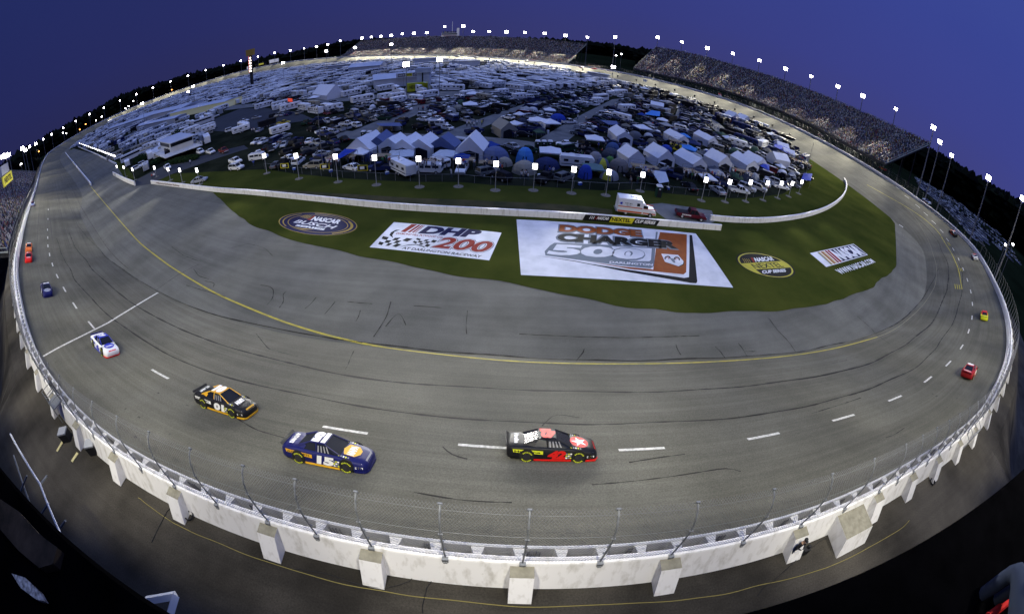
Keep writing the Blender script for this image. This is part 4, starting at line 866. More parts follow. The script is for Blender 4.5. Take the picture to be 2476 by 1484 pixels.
# lettering on the outer wall of the right bend
def wall_text(s, pa, pb, m, name, h0=.22, h1=.85):
    qa = at(pa[0],pa[1],8.6); qb = at(pb[0],pb[1],8.6); i = track_st(*map(float,qa))[0]; j = track_st(*map(float,qb))[0]; mb = MB(); Vt, Ft, _ = text_faces(s, .04)
    V = []
    for a, b in Vt: s_ = i+(j-i)*a; P, _a = local(s_, -.03, h0+(h1-h0)*b); V.append(P)
    mb.add(V, Ft); return mb.build(name, m, bar_)
wall_text('DARLINGTON RACEWAY', (2268,508), (2338,575), M_BLK, 'wall_lettering'); wall_text('TURN 2', (1920,286), (1946,299), M_BLK, 'wall_lettering'); wall_text('COCA COLA', (1873,271), (1893,279), M_BLK, 'wall_lettering')
# ================================================================ TREES BEYOND
HZ = AzEl([(-60,450),(0,409),(77,360),(110,337),(200,285),(300,232),(367,211),(434,190),(617,150),(700,132),(800,110),(866,102),(1000,97),(1100,97),(1250,97),(1340,100),(1424,106),(1504,116),(1571,128),(1650,150),(1800,185),(2000,255),(2150,330),(2240,366),(2306,402),(2356,435),(2440,483),(2475,508)])
M_LEAF = islands('night_foliage', [(0,(.0015,.0022,.0015)),(.3,(.0025,.004,.002)),(.6,(.004,.006,.003)),(.85,(.007,.010,.004))], .95)
def treeline(name, label, a0, a1, dist, depth, n, size, seed, lift=0):
    r = np.random.RandomState(seed); az = a0+(a1-a0)*r.rand(n); dd = dist+depth*r.rand(n); zt = []
    x = dd*np.sin(az); y = dd*np.cos(az); top = HC+np.tan(np.interp(az, HZ.a, HZ.e))*dd+lift
    top = np.maximum(top, 6)+ (r.rand(n)-.9)*size*.8; z = -1+(top+1)*np.sqrt(r.rand(n)); z = np.where(r.rand(n) < .45, top-size*.4*r.rand(n), z)
    # leaf clumps: irregular little octahedra
    V = []; 
    P = np.stack([x,y,z],1); s = size*(.35+.65*r.rand(n)); d6 = np.array([[1,0,0],[0,1,0],[-1,0,0],[0,-1,0],[0,0,.8],[0,0,-.8]]); V = P[:,None,:]+d6[None]*(s[:,None,None]*(.6+.7*r.rand(n,6,1)))
    tri = np.array([[0,1,4],[1,2,4],[2,3,4],[3,0,4],[1,0,5],[2,1,5],[3,2,5],[0,3,5]]); F = ((np.arange(n)*6)[:,None,None]+tri[None]).reshape(-1,3)
    me_ = bpy.data.meshes.new(name); me_.from_pydata(V.reshape(-1,3).tolist(), [], F.tolist()); me_.materials.append(M_LEAF); return tag(link(name, me_), label, 'woodland', kind='stuff')
D = math.radians
treeline('far_woodland', 'dark far-off woodland along the horizon beyond the track', D(-75), D(44), 1150, 160, 9000, 15, 1)
treeline('near_woodland', 'black wooded hill rising behind the car park on the right', D(40), D(96), 500, 130, 9000, 11, 2)
treeline('bend_woodland', 'dark wood rising between the two grandstands', D(14), D(40), 620, 90, 4000, 10, 3)
treeline('left_woodland', 'dark trees behind the left grandstand', D(-100), D(-66), 600, 160, 3500, 12, 5)
hb = MB()
for a0_, a1_, d_ in ((-75,44,1300),(40,96,640),(14,40,700),(-100,-66,780)):
    rg = []
    for k in range(40):
        a_ = D(a0_+(a1_-a0_)*k/39); t_ = HC+math.tan(float(np.interp(a_, HZ.a, HZ.e)))*d_-5
        rg.append([(d_*math.sin(a_),d_*math.cos(a_),-1),(d_*math.sin(a_),d_*math.cos(a_),max(3,t_)),((d_+300)*math.sin(a_),(d_+300)*math.cos(a_),max(3,t_)-2),((d_+300)*math.sin(a_),(d_+300)*math.cos(a_),-1)])
    hb.loft(rg)
tag(hb.build('hills', mat('dark_wooded_slope', (.003,.004,.003), 1, spec=0)), kind='structure')
# scattered far lamps
M_ORG = mat('orange_lamp', (.9,.4,.1), .5, emit=(1,.35,.08), estr=9)
FL = [(207,301,1),(193,314,1),(94,367,1),(160,323,0),(303,263,0),(311,257,0),(322,245,0),(415,218,1),(152,322,0),(232,292,0),(246,283,0),(1245,100,0),(1502,132,0),(1489,135,0),(128,370,0),(51,398,0),(2430,593,0),(2448,592,0)]
for k, (px, py, t) in enumerate(FL):
    az = float(azel((px,py))[0]); d = ODI[out_at(az)]+(60 if px < 2000 else 40); P = at_h(px, py, d); P.z = max(P.z, 2)
    root = empty('street_lamp', (P.x,P.y,0), 0, f'small {"orange" if t else "white"} lamp outside the track, {nth(k+1)} from the left', 'lamp', 'small distant lamps beyond the track'); m_ = MB(); m_.tube([(0,0,0),(0,0,P.z)], .12, 4); m_.build('pole', M_POLE, root)
    m_ = MB(); sc_ = .35+d/900; m_.ball((0,0,P.z+.2), sc_, n=6, k=4, sz=.7); m_.build('lantern', M_ORG if t else M_LAMP, root)
# ================================================================ RACE CARS
M_TYRE = mat('tyre_rubber', (.018,.018,.018), .8); M_RIM = mat('dark_rim', (.05,.05,.055), .4, metal=.6); M_GLS = mat('car_glass', (.010,.012,.020), .25, spec=.12); M_YT = mat('yellow_tyre_letters', (.45,.50,.03), .6)
def gloss(name, rgb): return mat('gloss_'+name, rgb, .42, spec=.2)
PAL = {'black':(.010,.010,.012),'navy':(.008,.010,.085),'blue':(.02,.035,.40),'white':(.74,.74,.74),'red':(.62,.015,.012),'dred':(.30,.012,.015),'gold':(.62,.34,.02),'yellow':(.62,.66,.03),'orange':(.75,.16,.03),'green':(.02,.22,.07),'grey':(.22,.22,.24),'silver':(.45,.47,.52)}
BODY = [(-2.52,.72,.32,.60,.66),(-2.46,.84,.24,.80,.86),(-2.25,.90,.17,.86,.93),(-1.45,.93,.13,.87,.94),(-.6,.93,.11,.85,.91),(.5,.93,.11,.83,.88),(.95,.93,.11,.80,.86),(1.35,.93,.11,.74,.81),(2.0,.91,.10,.63,.725),(2.32,.84,.09,.54,.66),(2.48,.74,.08,.42,.54),(2.54,.62,.08,.30,.38)]
def hoodz(x): return .86-.127*(x-.95)+.014
def ring(x, hw, zb, zs, zt):
    L = [(x,hw*.96,zb),(x,hw,zb+.12),(x,hw+.015,(zb+zs)/2),(x,hw,zs-.05),(x,hw*.95,zs),(x,hw*.82,zt-.01),(x,hw*.4,zt)]
    return L+[(a,-b,c) for a, b, c in L[::-1]]
def race_car(name, px, label, body, num, numc, roof=None, hood=None, hoodshape=None, hoodtxt=None, hoodtc='white', side=None, sidec=None, sidetxt=None, split='red', skirt=None, quarter=None, sponsor=None, yaw=0, doorc=None, rear=None, deck=None, far=False, numbox=None, sc_=1.0):
    p = on_track(*px) if not hasattr(px, 'x') else px; t, up = track_basis(p.x, p.y); t = t*RDIR; t = (t-up*t.dot(up)).normalized()
    if yaw: t = (Matrix.Rotation(math.radians(yaw), 3, up) @ t)
    l = up.cross(t); R_ = Matrix((t, l, up)).transposed(); p = p+up*.04
    root = empty(name, p, 0, label, 'race car', 'race cars running round the banked track'); root.rotation_euler = R_.to_euler(); root.scale = (sc_,sc_,sc_)
    G = lambda c: gloss(c, PAL[c])
    roof = roof or body; b = MB(); b.loft([ring(*q) for q in BODY])
    # rear spoiler, wheel arches as dark recesses, nose openings
    bo = b.build('body', G(body), root, flat=False)
    for poly_ in bo.data.polygons: poly_.use_smooth = True
    for sy in (-1,1):
        for x in (-1.42,1.42): d = MB(); d.cyl((x,sy*.915,.40), .41, .10, 20, 0, 'y'); d.build('wheel_arch', M_TYRE, root)
    d = MB(); d.box((2.45,0,.30),(.14,1.0,.14)); d.build('air_intake', M_TYRE, root)
    sp = MB(); sp.add([(-2.44,-.80,.87),(-2.44,.80,.87),(-2.56,.80,.98),(-2.56,-.80,.98),(-2.47,-.80,.87),(-2.47,.80,.87),(-2.59,.80,.98),(-2.59,-.80,.98)], [(0,1,2,3),(7,6,5,4),(3,2,6,7),(0,3,7,4),(1,5,6,2)]); sp.build('spoiler', G('black' if body != 'white' else 'navy'), root)
    st_ = MB(); st_.prism([(2.58,-.60),(2.58,.60),(2.42,.86),(1.85,.95),(1.85,-.95),(2.42,-.86)], .06, .17); st_.build('front_valance', G(split), root)
    for sy in (-1,1): sk_ = MB(); sk_.box((0,sy*.945,.14), (2.05,.03,.11)); sk_.build('side_skirt', G(skirt or split), root)
    # greenhouse
    g = MB(); base = [(-1.55,.60),(-1.55,-.60),(1.02,-.70),(1.02,.70)]; B_ = [(-1.60,.66,.92),(-1.60,-.66,.92),(1.05,-.72,.85),(1.05,.72,.85)]; T_ = [(-.78,.56,1.27),(-.78,-.56,1.27),(.16,-.58,1.28),(.16,.58,1.28)]
    SB1 = [(-1.15,.80,.90),(-1.15,-.80,.90),(.78,-.82,.86),(.78,.82,.86)]
    g.add(B_+T_+SB1, [(0,1,5,4),(2,3,7,6),(4,8,11,7),(5,6,10,9),(0,4,8),(1,9,5),(3,11,7),(2,6,10)]); g.build('window_glass', M_GLS, root)
    r = MB(); tt = [(-.80,.585,1.262),(-.80,-.585,1.262),(.18,-.60,1.272),(.18,.60,1.272)]; t2 = [(-.66,.42,1.315),(-.66,-.42,1.315),(.06,-.44,1.32),(.06,.44,1.32)]
    r.add(tt+t2, [(4,5,6,7),(0,4,7,3),(1,2,6,5),(3,7,6,2),(0,1,5,4),(0,3,2,1)])
    for sy in (-1,1):
        r.tube([(-1.62,sy*.70,.91),(-.79,sy*.575,1.27)], [.07,.045], 4); r.tube([(1.08,sy*.75,.86),(.17,sy*.59,1.275)], .035, 4); r.tube([(-.32,sy*.80,.88),(-.36,sy*.59,1.265)], .035, 4)
        r.add([(-1.62,sy*.68,.93),(-1.05,sy*.815,.92),(-.95,sy*.70,1.08),(-1.1,sy*.62,1.14)], [(0,1,2,3)] if sy > 0 else [(3,2,1,0)])
    r.build('roof', G(roof), root)
    for x in (-1.42,1.42):
        for sy in (-1,1):
            wv = MB(); wv.cyl((0,0,0), .345, .27, 20, 0, 'y'); wo_ = wv.build('tyre', M_TYRE, root, loc=(x,sy*.865,.345))
            rv = MB(); rv.cyl((0,sy*.01,0), .20, .275, 12, 0, 'y'); rv.build('rim', M_RIM, wo_)
            if not far:
                yv = MB()
                for a0 in (3.6,.45):
                    for k in range(7):
                        a = a0+k*.30; a2 = a+.2; yv.poly([(.25*math.cos(a),sy*.1375+sy*.004,.25*math.sin(a)),(.33*math.cos(a),sy*.1375+sy*.004,.33*math.sin(a)),(.33*math.cos(a2),sy*.1375+sy*.004,.33*math.sin(a2)),(.25*math.cos(a2),sy*.1375+sy*.004,.25*math.sin(a2))])
                yv.build('lettering', M_YT, wo_)
    if not far:
        for sy in (-1,1):
            wn = MB()
            for q_ in range(4): wn.add([(-.22+q_*.2,sy*(.842-q_*.004),.90),(-.14+q_*.2,sy*(.842-q_*.004),.90),(-.18+q_*.16,sy*.665,1.19),(-.24+q_*.16,sy*.665,1.19)], [(0,1,2,3)])
            wn.build('window_net', G('grey'), root)
        dv = MB(); dv.ball((-.05,.30,1.06), .13, n=8, k=6); dv.build('driver_helmet', G('silver'), root)
        hl = MB(); 
        for sy in (-1,1): h_ = MB(); h_.poly([(2.47,sy*.52,.45),(2.34,sy*.80,.50),(2.22,sy*.80,.60),(2.38,sy*.5,.56)]); h_.build('headlight_decal', G('silver'), root)
        gr_ = MB(); gr_.poly([(2.36,-.45,.645),(2.36,.45,.645),(2.49,.42,.52),(2.49,-.42,.52)]); gr_.build('grille_decal', G(split if split != body else 'grey'), root)
        st2 = MB()
        for sy in (-1,1):
            for i_ in range(4): st2.poly([(1.9+i_*.11, sy*(.925-i_*.02), .30),(1.98+i_*.11, sy*(.922-i_*.02), .30),(1.98+i_*.11, sy*(.925-i_*.02), .42),(1.9+i_*.11, sy*(.93-i_*.02), .42)], i_ % 3)
            for i_ in range(5): st2.poly([(.95+i_*.13, sy*.80, hoodz(.95+i_*.13)-.005),(1.03+i_*.13, sy*.80, hoodz(1.03+i_*.13)-.005),(1.03+i_*.13, sy*.68, hoodz(1.03+i_*.13)+.008),(.95+i_*.13, sy*.68, hoodz(.95+i_*.13)+.008)], (i_+1) % 3)
        st2.build('sticker', [G('white'),G('yellow'),G('grey')], root)
    # numbers: roof reads from the right hand side, doors upright
    n = MB(); n.text(num, (.14 if len(num) > 1 else .05,.54,1.338), (-(.86 if len(num) > 1 else .66),0,0), (0,-1.08,0), 0, .09)
    for v in n.v: pass
    if numbox or True:
        nb_ = MB(); nb_.text(num, (.02 if len(num) < 2 else .10,.40,1.329), (-(.62 if len(num) > 1 else .46),0,0), (0,-.82,0), 0, .13)
    n.build('roof_number', G(numc), root)
    for sy in (-1,1):
        n = MB(); o_ = (-.32,-.955,.22) if sy < 0 else (.72,.955,.22); n.text(num, o_, ((1.0 if sy < 0 else -1.0),0,0), (.10,0,.54), 0, .07); n.build('door_number', G(doorc or numc), root)
    if hoodshape:
        hd = MB(); P = {'hex':[(1.02,.0),(1.18,.5),(1.75,.52),(2.0,.18),(2.0,-.18),(1.75,-.52),(1.18,-.5)],'oval':[(1.52+.52*math.cos(a),.60*math.sin(a)) for a in np.linspace(0,6.28,24)[:-1]],'block':[(1.25,.5),(1.25,-.5),(1.8,-.45),(1.8,.45)]}[hoodshape]
        hd.poly([(x,y,hoodz(x)+.006) for x, y in P]); hd.build('hood_decal', G(hood), root)
    if hoodtxt:
        hd = MB(); hd.text(hoodtxt, (1.28 if len(hoodtxt) < 6 else 1.42,.44,hoodz(1.28)+.012), (0,-.88,0), ((-.0+.42) if len(hoodtxt) < 6 else .26,0,-.127*(.42 if len(hoodtxt) < 6 else .26)), 0, .06)
        # letters face the driver: baseline towards the nose
        hd = MB(); h_ = .42 if len(hoodtxt) < 6 else .28; x0 = 1.72; hd.text(hoodtxt, (x0,-.46,hoodz(x0)+.012), (0,.92,0), (-h_,0,.127*h_), 0, .06); hd.build('hood_lettering', G(hoodtc), root)
    if hoodshape == 'star' : pass
    if quarter:
        for sy in (-1,1):
            q = MB(); q.poly([(x, sy*.958, z) for x, z in ((-2.15,.60),(-.55,.50),(-.55,.72),(-2.2,.80))]); q.build('quarter_panel_band', G(quarter), root)
            if sidetxt: q = MB(); q.text(sidetxt, ((-2.1,-.964,.61) if sy < 0 else (-.6,.964,.56)), ((1.4 if sy < 0 else -1.4),0,-.05 if sy < 0 else .05), (0,0,.13), 0, .03); q.build('side_lettering', G('black' if quarter != 'black' else 'white'), root)
    sp_ = MB()                                            # small contingency stickers behind the front wheel
    for sy in (-1,1):
        for i_ in range(3):
            for j_ in range(3): sp_.poly([(x, sy*.957, z) for x, z in ((.70+i_*.12,.26+j_*.13),(.80+i_*.12,.26+j_*.13),(.80+i_*.12,.35+j_*.13),(.70+i_*.12,.35+j_*.13))], (i_*2+j_) % 3)
    if not far: sp_.build('sticker', [G('white'),G('yellow'),G('grey')], root)
    if not deck and not far: q = MB(); q.text(sidetxt or 'RACING', (-2.12,.55,.958), (0,-1.1,0), (.26,0,0), 0, .05); q.build('deck_lettering', G('white'), root)
    if sponsor and False:
        q = MB(); q.poly([(-2.2,-.62,.945),(-1.75,-.66,.95),(-1.75,.66,.95),(-2.2,.62,.945)]); q.build('deck_lid_band', G(sponsor), root)
    if deck: q = MB(); q.text(deck, (-2.0,.5,.956), (0,-1.0,0), (-.0+.2,0,0), 0, .05); q.build('deck_lettering', G('white'), root)
    if rear: q = MB(); q.text(rear, (-2.50,.42,.52), (0,-.84,0), (.02,0,.17), 0, .05); q.build('rear_lettering', G('white'), root)
    return root
c42 = race_car('race_car', (1331,1097), 'black and red stock car with star on the bonnet and number 42', 'black', '42', 'red', hoodshape='oval', hood='red', split='red', quarter='yellow', sidetxt='Havoline', sponsor='grey', rear='42')
st5 = MB(); c_ = (1.52,0)
P = []
for k in range(10): a = math.pi+k*math.pi/5; r_ = .46 if k % 2 == 0 else .19; P.append((c_[0]+r_*math.cos(a), c_[1]+r_*1.05*math.sin(a), hoodz(c_[0]+r_*math.cos(a))+.016))
st5.poly(P); st5.build('hood_star', gloss('white', PAL['white']), c42)
race_car('race_car', (796,1110), 'dark blue stock car with orange bonnet badge and number 15', 'navy', '15', 'white', hoodshape='hex', hood='gold', hoodtxt='NAPA', hoodtc='white', split='navy', skirt='gold', quarter='gold', sidetxt='AUTO PARTS', sponsor='grey')
hx = MB()
race_car('race_car', (546,986), 'black stock car with white and gold roof and number 01', 'black', '01', 'white', roof='gold', hoodtxt='ARMY', split='gold', skirt='gold', quarter='white', sidetxt='U.S. ARMY')
race_car('race_car', (254,845), 'blue and white stock car with number 6 and red front valance', 'white', '6', 'white', doorc='blue', roof='blue', hoodshape='oval', hood='blue', hoodtxt='VIAGRA', split='red', skirt='blue', quarter='blue', sponsor='blue', sidetxt=None)
race_car('race_car', (112.5,709), 'dark blue stock car with white bonnet badge and number 2', 'navy', '2', 'white', hoodshape='oval', hood='silver', hoodtxt='LITE', hoodtc='navy', split='navy', quarter='navy', far=True)
race_car('race_car', (69,629), 'bright red stock car following close behind an orange one', 'red', '9', 'white', hoodtxt='DODGE', far=True)
race_car('race_car', (69.5,605), 'orange stock car just ahead of the bright red one', 'orange', '20', 'white', roof='orange', far=True, split='orange')
race_car('race_car', (79,497), 'small white stock car hugging the wall of the left straight', 'white', '19', 'red', roof='navy', hoodshape='oval', hood='blue', far=True)
race_car('race_car', (154.5,354), 'red and yellow stock car far down the left straight beyond the pit wall', 'red', '5', 'yellow', roof='yellow', far=True)
race_car('race_car', (168,345), 'yellow stock car just beyond the red one at the far end of the left straight', 'yellow', '17', 'black', far=True)
race_car('race_car', (2342,906), 'red stock car with number 8 seen from behind at the right', 'dred', '8', 'white', split='dred', rear='Budweiser', hoodtxt='BUD', quarter='red')
race_car('race_car', (2378,769), 'yellow and green stock car with red roof on the right bend', 'yellow', '18', 'red', roof='red', hoodshape='oval', hood='green', split='navy', sponsor='green', far=True)
race_car('race_car', (2355.5,625), 'white stock car with red flashes close to the lettered wall', 'white', '21', 'red', hoodshape='oval', hood='red', split='red', far=True)
race_car('race_car', (2304,567), 'orange and black stock car with white roof beside the wall lettering', 'black', '97', 'orange', roof='white', quarter='orange', hoodshape='oval', hood='orange', far=True)
race_car('race_car', (2239,489), 'white and dark blue stock car just before the wall lettering', 'white', '12', 'navy', roof='navy', quarter='navy', far=True)
race_car('race_car', (2134,410), 'red and yellow stock car passing the near end of the right grandstand', 'red', '38', 'yellow', roof='black', quarter='yellow', far=True)
race_car('race_car', (1983,329), 'white and red stock car halfway along the right grandstand', 'white', '99', 'red', quarter='red', far=True)
race_car('race_car', (1740,236.5), 'yellow and white stock car near the far end of the right grandstand', 'yellow', '4', 'black', roof='white', far=True)
race_car('race_car', (1435,167.5), 'red stock car in the gap between the two grandstands', 'red', '40', 'white', far=True)
race_car('race_car', (1406,165), 'dark stock car just ahead of the red one between the grandstands', 'black', '88', 'white', far=True)
race_car('race_car', (1273,149.5), 'silver stock car in front of the right half of the far grandstand', 'silver', '77', 'black', far=True)
race_car('race_car', (1150,140.5), 'white stock car in front of the middle of the far grandstand', 'white', '31', 'black', far=True)
race_car('race_car', (1105,139), 'black and white stock car below the press box', 'black', '41', 'white', roof='white', far=True)
# ================================================================ CAMP, PARKING, BUILDINGS
M_PAINT = mat('vehicle_paint', (.5,.5,.5), .5, objcol=True, var=.12, scale=2, spec=.14); M_VGL = mat('vehicle_glass', (.006,.008,.014), .4, spec=.12)
M_TRIM = mat('dark_trim', (.02,.02,.022), .6); M_LIGHTS = mat('headlamp_glass', (.45,.46,.48), .2); M_TAIL = mat('tail_lamp', (.30,.01,.01), .3)
VM = [M_PAINT, M_VGL, M_TRIM, M_LIGHTS, M_TAIL]
def wheels(b, xs, y, r=.34):
    for x in xs:
        for s in (-1,1): b.cyl((x,s*y,r), r, .22, 10, 2, 'y'); b.cyl((x,s*(y+.02),r), r*.5, .22, 8, 3, 'y')
def hull(b, prof, w, m=0, inset=.06):
    n = len(prof); cx = sum(p[0] for p in prof)/n; cz = sum(p[1] for p in prof)/n
    inn = [(cx+(x-cx)*(1-inset*.5), cz+(z-cz)*(1-inset)) for x, z in prof]
    b.loft([[(x,-w/2,z) for x, z in inn],[(x,-w/2+.07,z) for x, z in prof],[(x,w/2-.07,z) for x, z in prof],[(x,w/2,z) for x, z in inn]], m)
def cabin(b, x0, x1, x2, x3, z0, z1, w, m=0, tw=.78):
    B = [(x0,-w/2,z0),(x3,-w/2,z0),(x3,w/2,z0),(x0,w/2,z0)]; T = [(x1,-w/2*tw,z1),(x2,-w/2*tw,z1),(x2,w/2*tw,z1),(x1,w/2*tw,z1)]; V = B+T
    b.add(V, [(4,5,6,7)], m); b.add(V, [(0,1,5,4),(1,2,6,5),(2,3,7,6),(3,0,4,7)], 1)
    for i in range(4): b.tube([B[i],T[i]], .045, 4, m)
    xm = (x0+x3)/2-.1; 
    for s in (-1,1): b.tube([(xm,s*w/2,z0),(xm,s*w/2*tw,z1)], .04, 4, m)
    b.prism([(x1+.05,-w/2*tw*.9),(x2-.05,-w/2*tw*.9),(x2-.05,w/2*tw*.9),(x1+.05,w/2*tw*.9)], z1, z1+.04, m)
def v_sedan():
    b = MB(); hull(b, [(-2.35,.35),(-2.4,.75),(-2.2,.92),(-1.2,.95),(.9,.92),(2.1,.78),(2.4,.6),(2.4,.35),(2.1,.25),(-2.1,.25)], 1.78); cabin(b, -1.75,-1.0,.25,1.15,.93,1.42,1.62); wheels(b,(-1.4,1.42),.8); b.box((2.38,.6,.62),(.08,.4,.14),m=3); b.box((2.38,-.6,.62),(.08,.4,.14),m=3); b.box((-2.38,.6,.75),(.06,.4,.14),m=4); b.box((-2.38,-.6,.75),(.06,.4,.14),m=4); return b
def v_suv():
    b = MB(); hull(b, [(-2.3,.45),(-2.35,1.0),(-2.25,1.1),(1.0,1.1),(2.1,1.0),(2.35,.8),(2.35,.45),(2.1,.35),(-2.1,.35)], 1.86); cabin(b, -2.25,-2.05,.35,1.1,1.1,1.72,1.74,tw=.86); wheels(b,(-1.4,1.42),.84,.38); b.box((2.33,.65,.85),(.08,.4,.18),m=3); b.box((2.33,-.65,.85),(.08,.4,.18),m=3); b.tube([(-1.9,.6,1.8),(.1,.6,1.8)],.03,4,2); b.tube([(-1.9,-.6,1.8),(.1,-.6,1.8)],.03,4,2); return b
def v_pick():
    b = MB(); hull(b, [(-2.75,.5),(-2.75,1.0),(.6,1.05),(1.2,1.1),(2.4,1.02),(2.7,.8),(2.7,.5),(2.4,.38),(-2.5,.38)], 1.92); cabin(b, -.55,-.4,.75,1.35,1.06,1.75,1.74,tw=.84); wheels(b,(-1.75,1.75),.86,.39)
    b.box((-1.7,0,1.045),(1.95,1.55,.04),m=2); b.box((-1.7,.88,1.12),(2.1,.1,.16)); b.box((-1.7,-.88,1.12),(2.1,.1,.16)); b.box((-2.72,0,1.05),(.08,1.8,.3)); b.box((2.68,0,.7),(.1,1.6,.25),m=3); return b
def v_van():
    b = MB(); hull(b, [(-2.7,.5),(-2.75,1.9),(-2.55,2.1),(1.2,2.1),(1.75,1.95),(2.25,1.2),(2.75,1.05),(2.8,.5),(2.5,.38),(-2.5,.38)], 1.98)
    for s in (-1,1): b.box((-1.6,s*.985,1.55),(1.3,.03,.5),m=1); b.box((-.1,s*.985,1.55),(1.2,.03,.5),m=1); b.box((1.15,s*.985,1.5),(.8,.03,.5),m=1)
    b.add([(1.80,-.85,1.92),(1.80,.85,1.92),(2.27,.9,1.24),(2.27,-.9,1.24)],[(0,3,2,1)],1); b.box((-2.75,0,1.5),(.04,1.5,.5),m=1); wheels(b,(-1.7,1.8),.9,.37); b.box((-.6,0,2.13),(3.2,1.4,.06),m=3); return b
def v_motorhome():
    b = MB(); hull(b, [(-5.2,.6),(-5.25,3.0),(-5.0,3.2),(4.6,3.2),(5.1,2.9),(5.3,1.3),(5.2,.6),(4.9,.4),(-4.9,.4)], 2.5, inset=.03)
    for s in (-1,1):
        b.box((-.2,s*1.255,1.35),(9.6,.02,.18),m=2)
        for x in (-4,-2.2,.4,2.2): b.box((x,s*1.255,2.2),(1.0,.03,.6),m=1)
        b.box((3.7,s*1.255,2.0),(1.4,.03,.9),m=1)
    b.add([(5.0,-1.1,2.9),(5.0,1.1,2.9),(5.27,1.15,1.7),(5.27,-1.15,1.7)],[(0,3,2,1)],1); b.box((-2,0,3.3),(1.1,.8,.25)); b.box((1.8,.2,3.28),(.9,.7,.2)); wheels(b,(-3,3.6),1.15,.46); return b
def v_trailer():
    b = MB(); hull(b, [(-3.6,.7),(-3.7,2.6),(-3.5,2.85),(3.1,2.85),(3.6,2.4),(3.4,1.2),(3.1,.65),(-3.3,.55)], 2.35, inset=.04)
    for s in (-1,1):
        b.box((0,s*1.18,1.1),(6.6,.02,.14),m=2); [b.box((x,s*1.18,1.9),(.95,.03,.5),m=1) for x in (-2.4,-.2,2.0)]
    b.box((0,0,2.95),(.9,.7,.2)); wheels(b,(-.5,.45),1.08,.36); b.tube([(3.3,.4,.6),(4.6,0,.55),(3.3,-.4,.6)],.06,4,2); return b
def v_bus():
    b = MB(); hull(b, [(-6,.5),(-6.05,3.3),(-5.9,3.5),(5.7,3.5),(6.0,3.2),(6.1,.9),(6.0,.5),(-5.8,.38)], 2.55, inset=.02)
    for s in (-1,1): b.box((-.6,s*1.28,2.5),(10.2,.03,.8),m=1)
    b.box((6.05,0,2.4),(.06,2.2,1.6),m=1); wheels(b,(-3.6,4.2),1.2,.5); return b
PAINTS = {'white':(.72,.73,.75),'silver':(.34,.36,.40),'grey':(.13,.14,.15),'black':(.012,.012,.014),'dark blue':(.015,.025,.10),'dark red':(.13,.012,.014),'dark green':(.012,.04,.025),'beige':(.36,.33,.26),'blue':(.03,.07,.30),'maroon':(.08,.01,.016),'yellow':(.50,.40,.05)}
KINDS = {'sedan':(v_sedan,'saloon car','car',2.7,5.6),'suv':(v_suv,'estate car','car',2.8,5.6),'pickup':(v_pick,'pickup truck','pickup',2.9,6.2),'van':(v_van,'van','van',3.0,6.2),'motorhome':(v_motorhome,'motorhome','motorhome',4.2,12),'trailer':(v_trailer,'caravan trailer','caravan',4.0,9),'bus':(v_bus,'motor coach','coach',4.4,13.5)}
VME = {k: v[0]().mesh(k if k != 'suv' else 'estate_car', VM) for k, v in KINDS.items()}
ONAME = {'sedan':'parked_car','suv':'parked_car','pickup':'pickup_truck','van':'parked_van','motorhome':'motorhome','trailer':'caravan','bus':'motor_coach'}
COUNT = {}; REST = {}
def vehicle(kind, x, y, rz, col, label, group='vehicles parked in the infield', cap=285, sc_=1.0):
    key = KINDS[kind][2]; cap = 195 if key == 'car' else cap
    if COUNT.get(key, 0) >= cap:
        REST.setdefault(key, []).append((kind, x, y, rz, col)); return None
    COUNT[key] = COUNT.get(key, 0)+1
    o = link(ONAME[kind], VME[kind], None, (x,y,.06), rz); c = PAINTS[col]; j = RND.uniform(.85,1.1); o.color = (c[0]*j,c[1]*j,c[2]*j,1); o.scale = (sc_,)*3
    return tag(o, label, key, group)
def wc(L):                               # weighted choice
    r = RND.random()*sum(w for _, w in L)
    for v, w_ in L:
        r -= w_
        if r <= 0: return v
    return L[-1][0]
CMIX = [('white',26),('silver',20),('grey',12),('black',16),('dark blue',12),('dark red',5),('dark green',4),('beige',7),('maroon',3)]
KMIX = [('sedan',44),('suv',26),('pickup',22),('van',8)]
KEEP = []                                # circles kept clear
def clear(x, y, r=2.5): return all((x-a)**2+(y-b)**2 > (r+c)**2 for a, b, c in KEEP)
def row(name, p0, p1, kmix=KMIX, cmix=CMIX, face=1, gapf=1.0, miss=.08, jitter=.25, ang=None, where='', keep=True, gap=None):
    a = at3(*p0) if not hasattr(p0, 'x') else p0; b = at3(*p1) if not hasattr(p1, 'x') else p1; u = b-a; L = u.length; u.normalize(); th = math.atan2(u.y, u.x)+math.pi/2*face if ang is None else ang; s = 1.4; n = 0
    while s < L:
        k = wc(kmix); g_ = (gap or KINDS[k][3])*gapf
        if RND.random() > miss:
            q = a+u*s; n += 1
            if not keep or clear(q.x, q.y, 2.0):
                c = wc(cmix); vehicle(k, q.x+RND.uniform(-jitter,jitter), q.y+RND.uniform(-jitter,jitter)*1.5, th+RND.uniform(-.05,.05)+(math.pi if RND.random() < .2 else 0), c, f'{c} {KINDS[k][1]}, {nth(n)} from left in {name}')
        s += g_
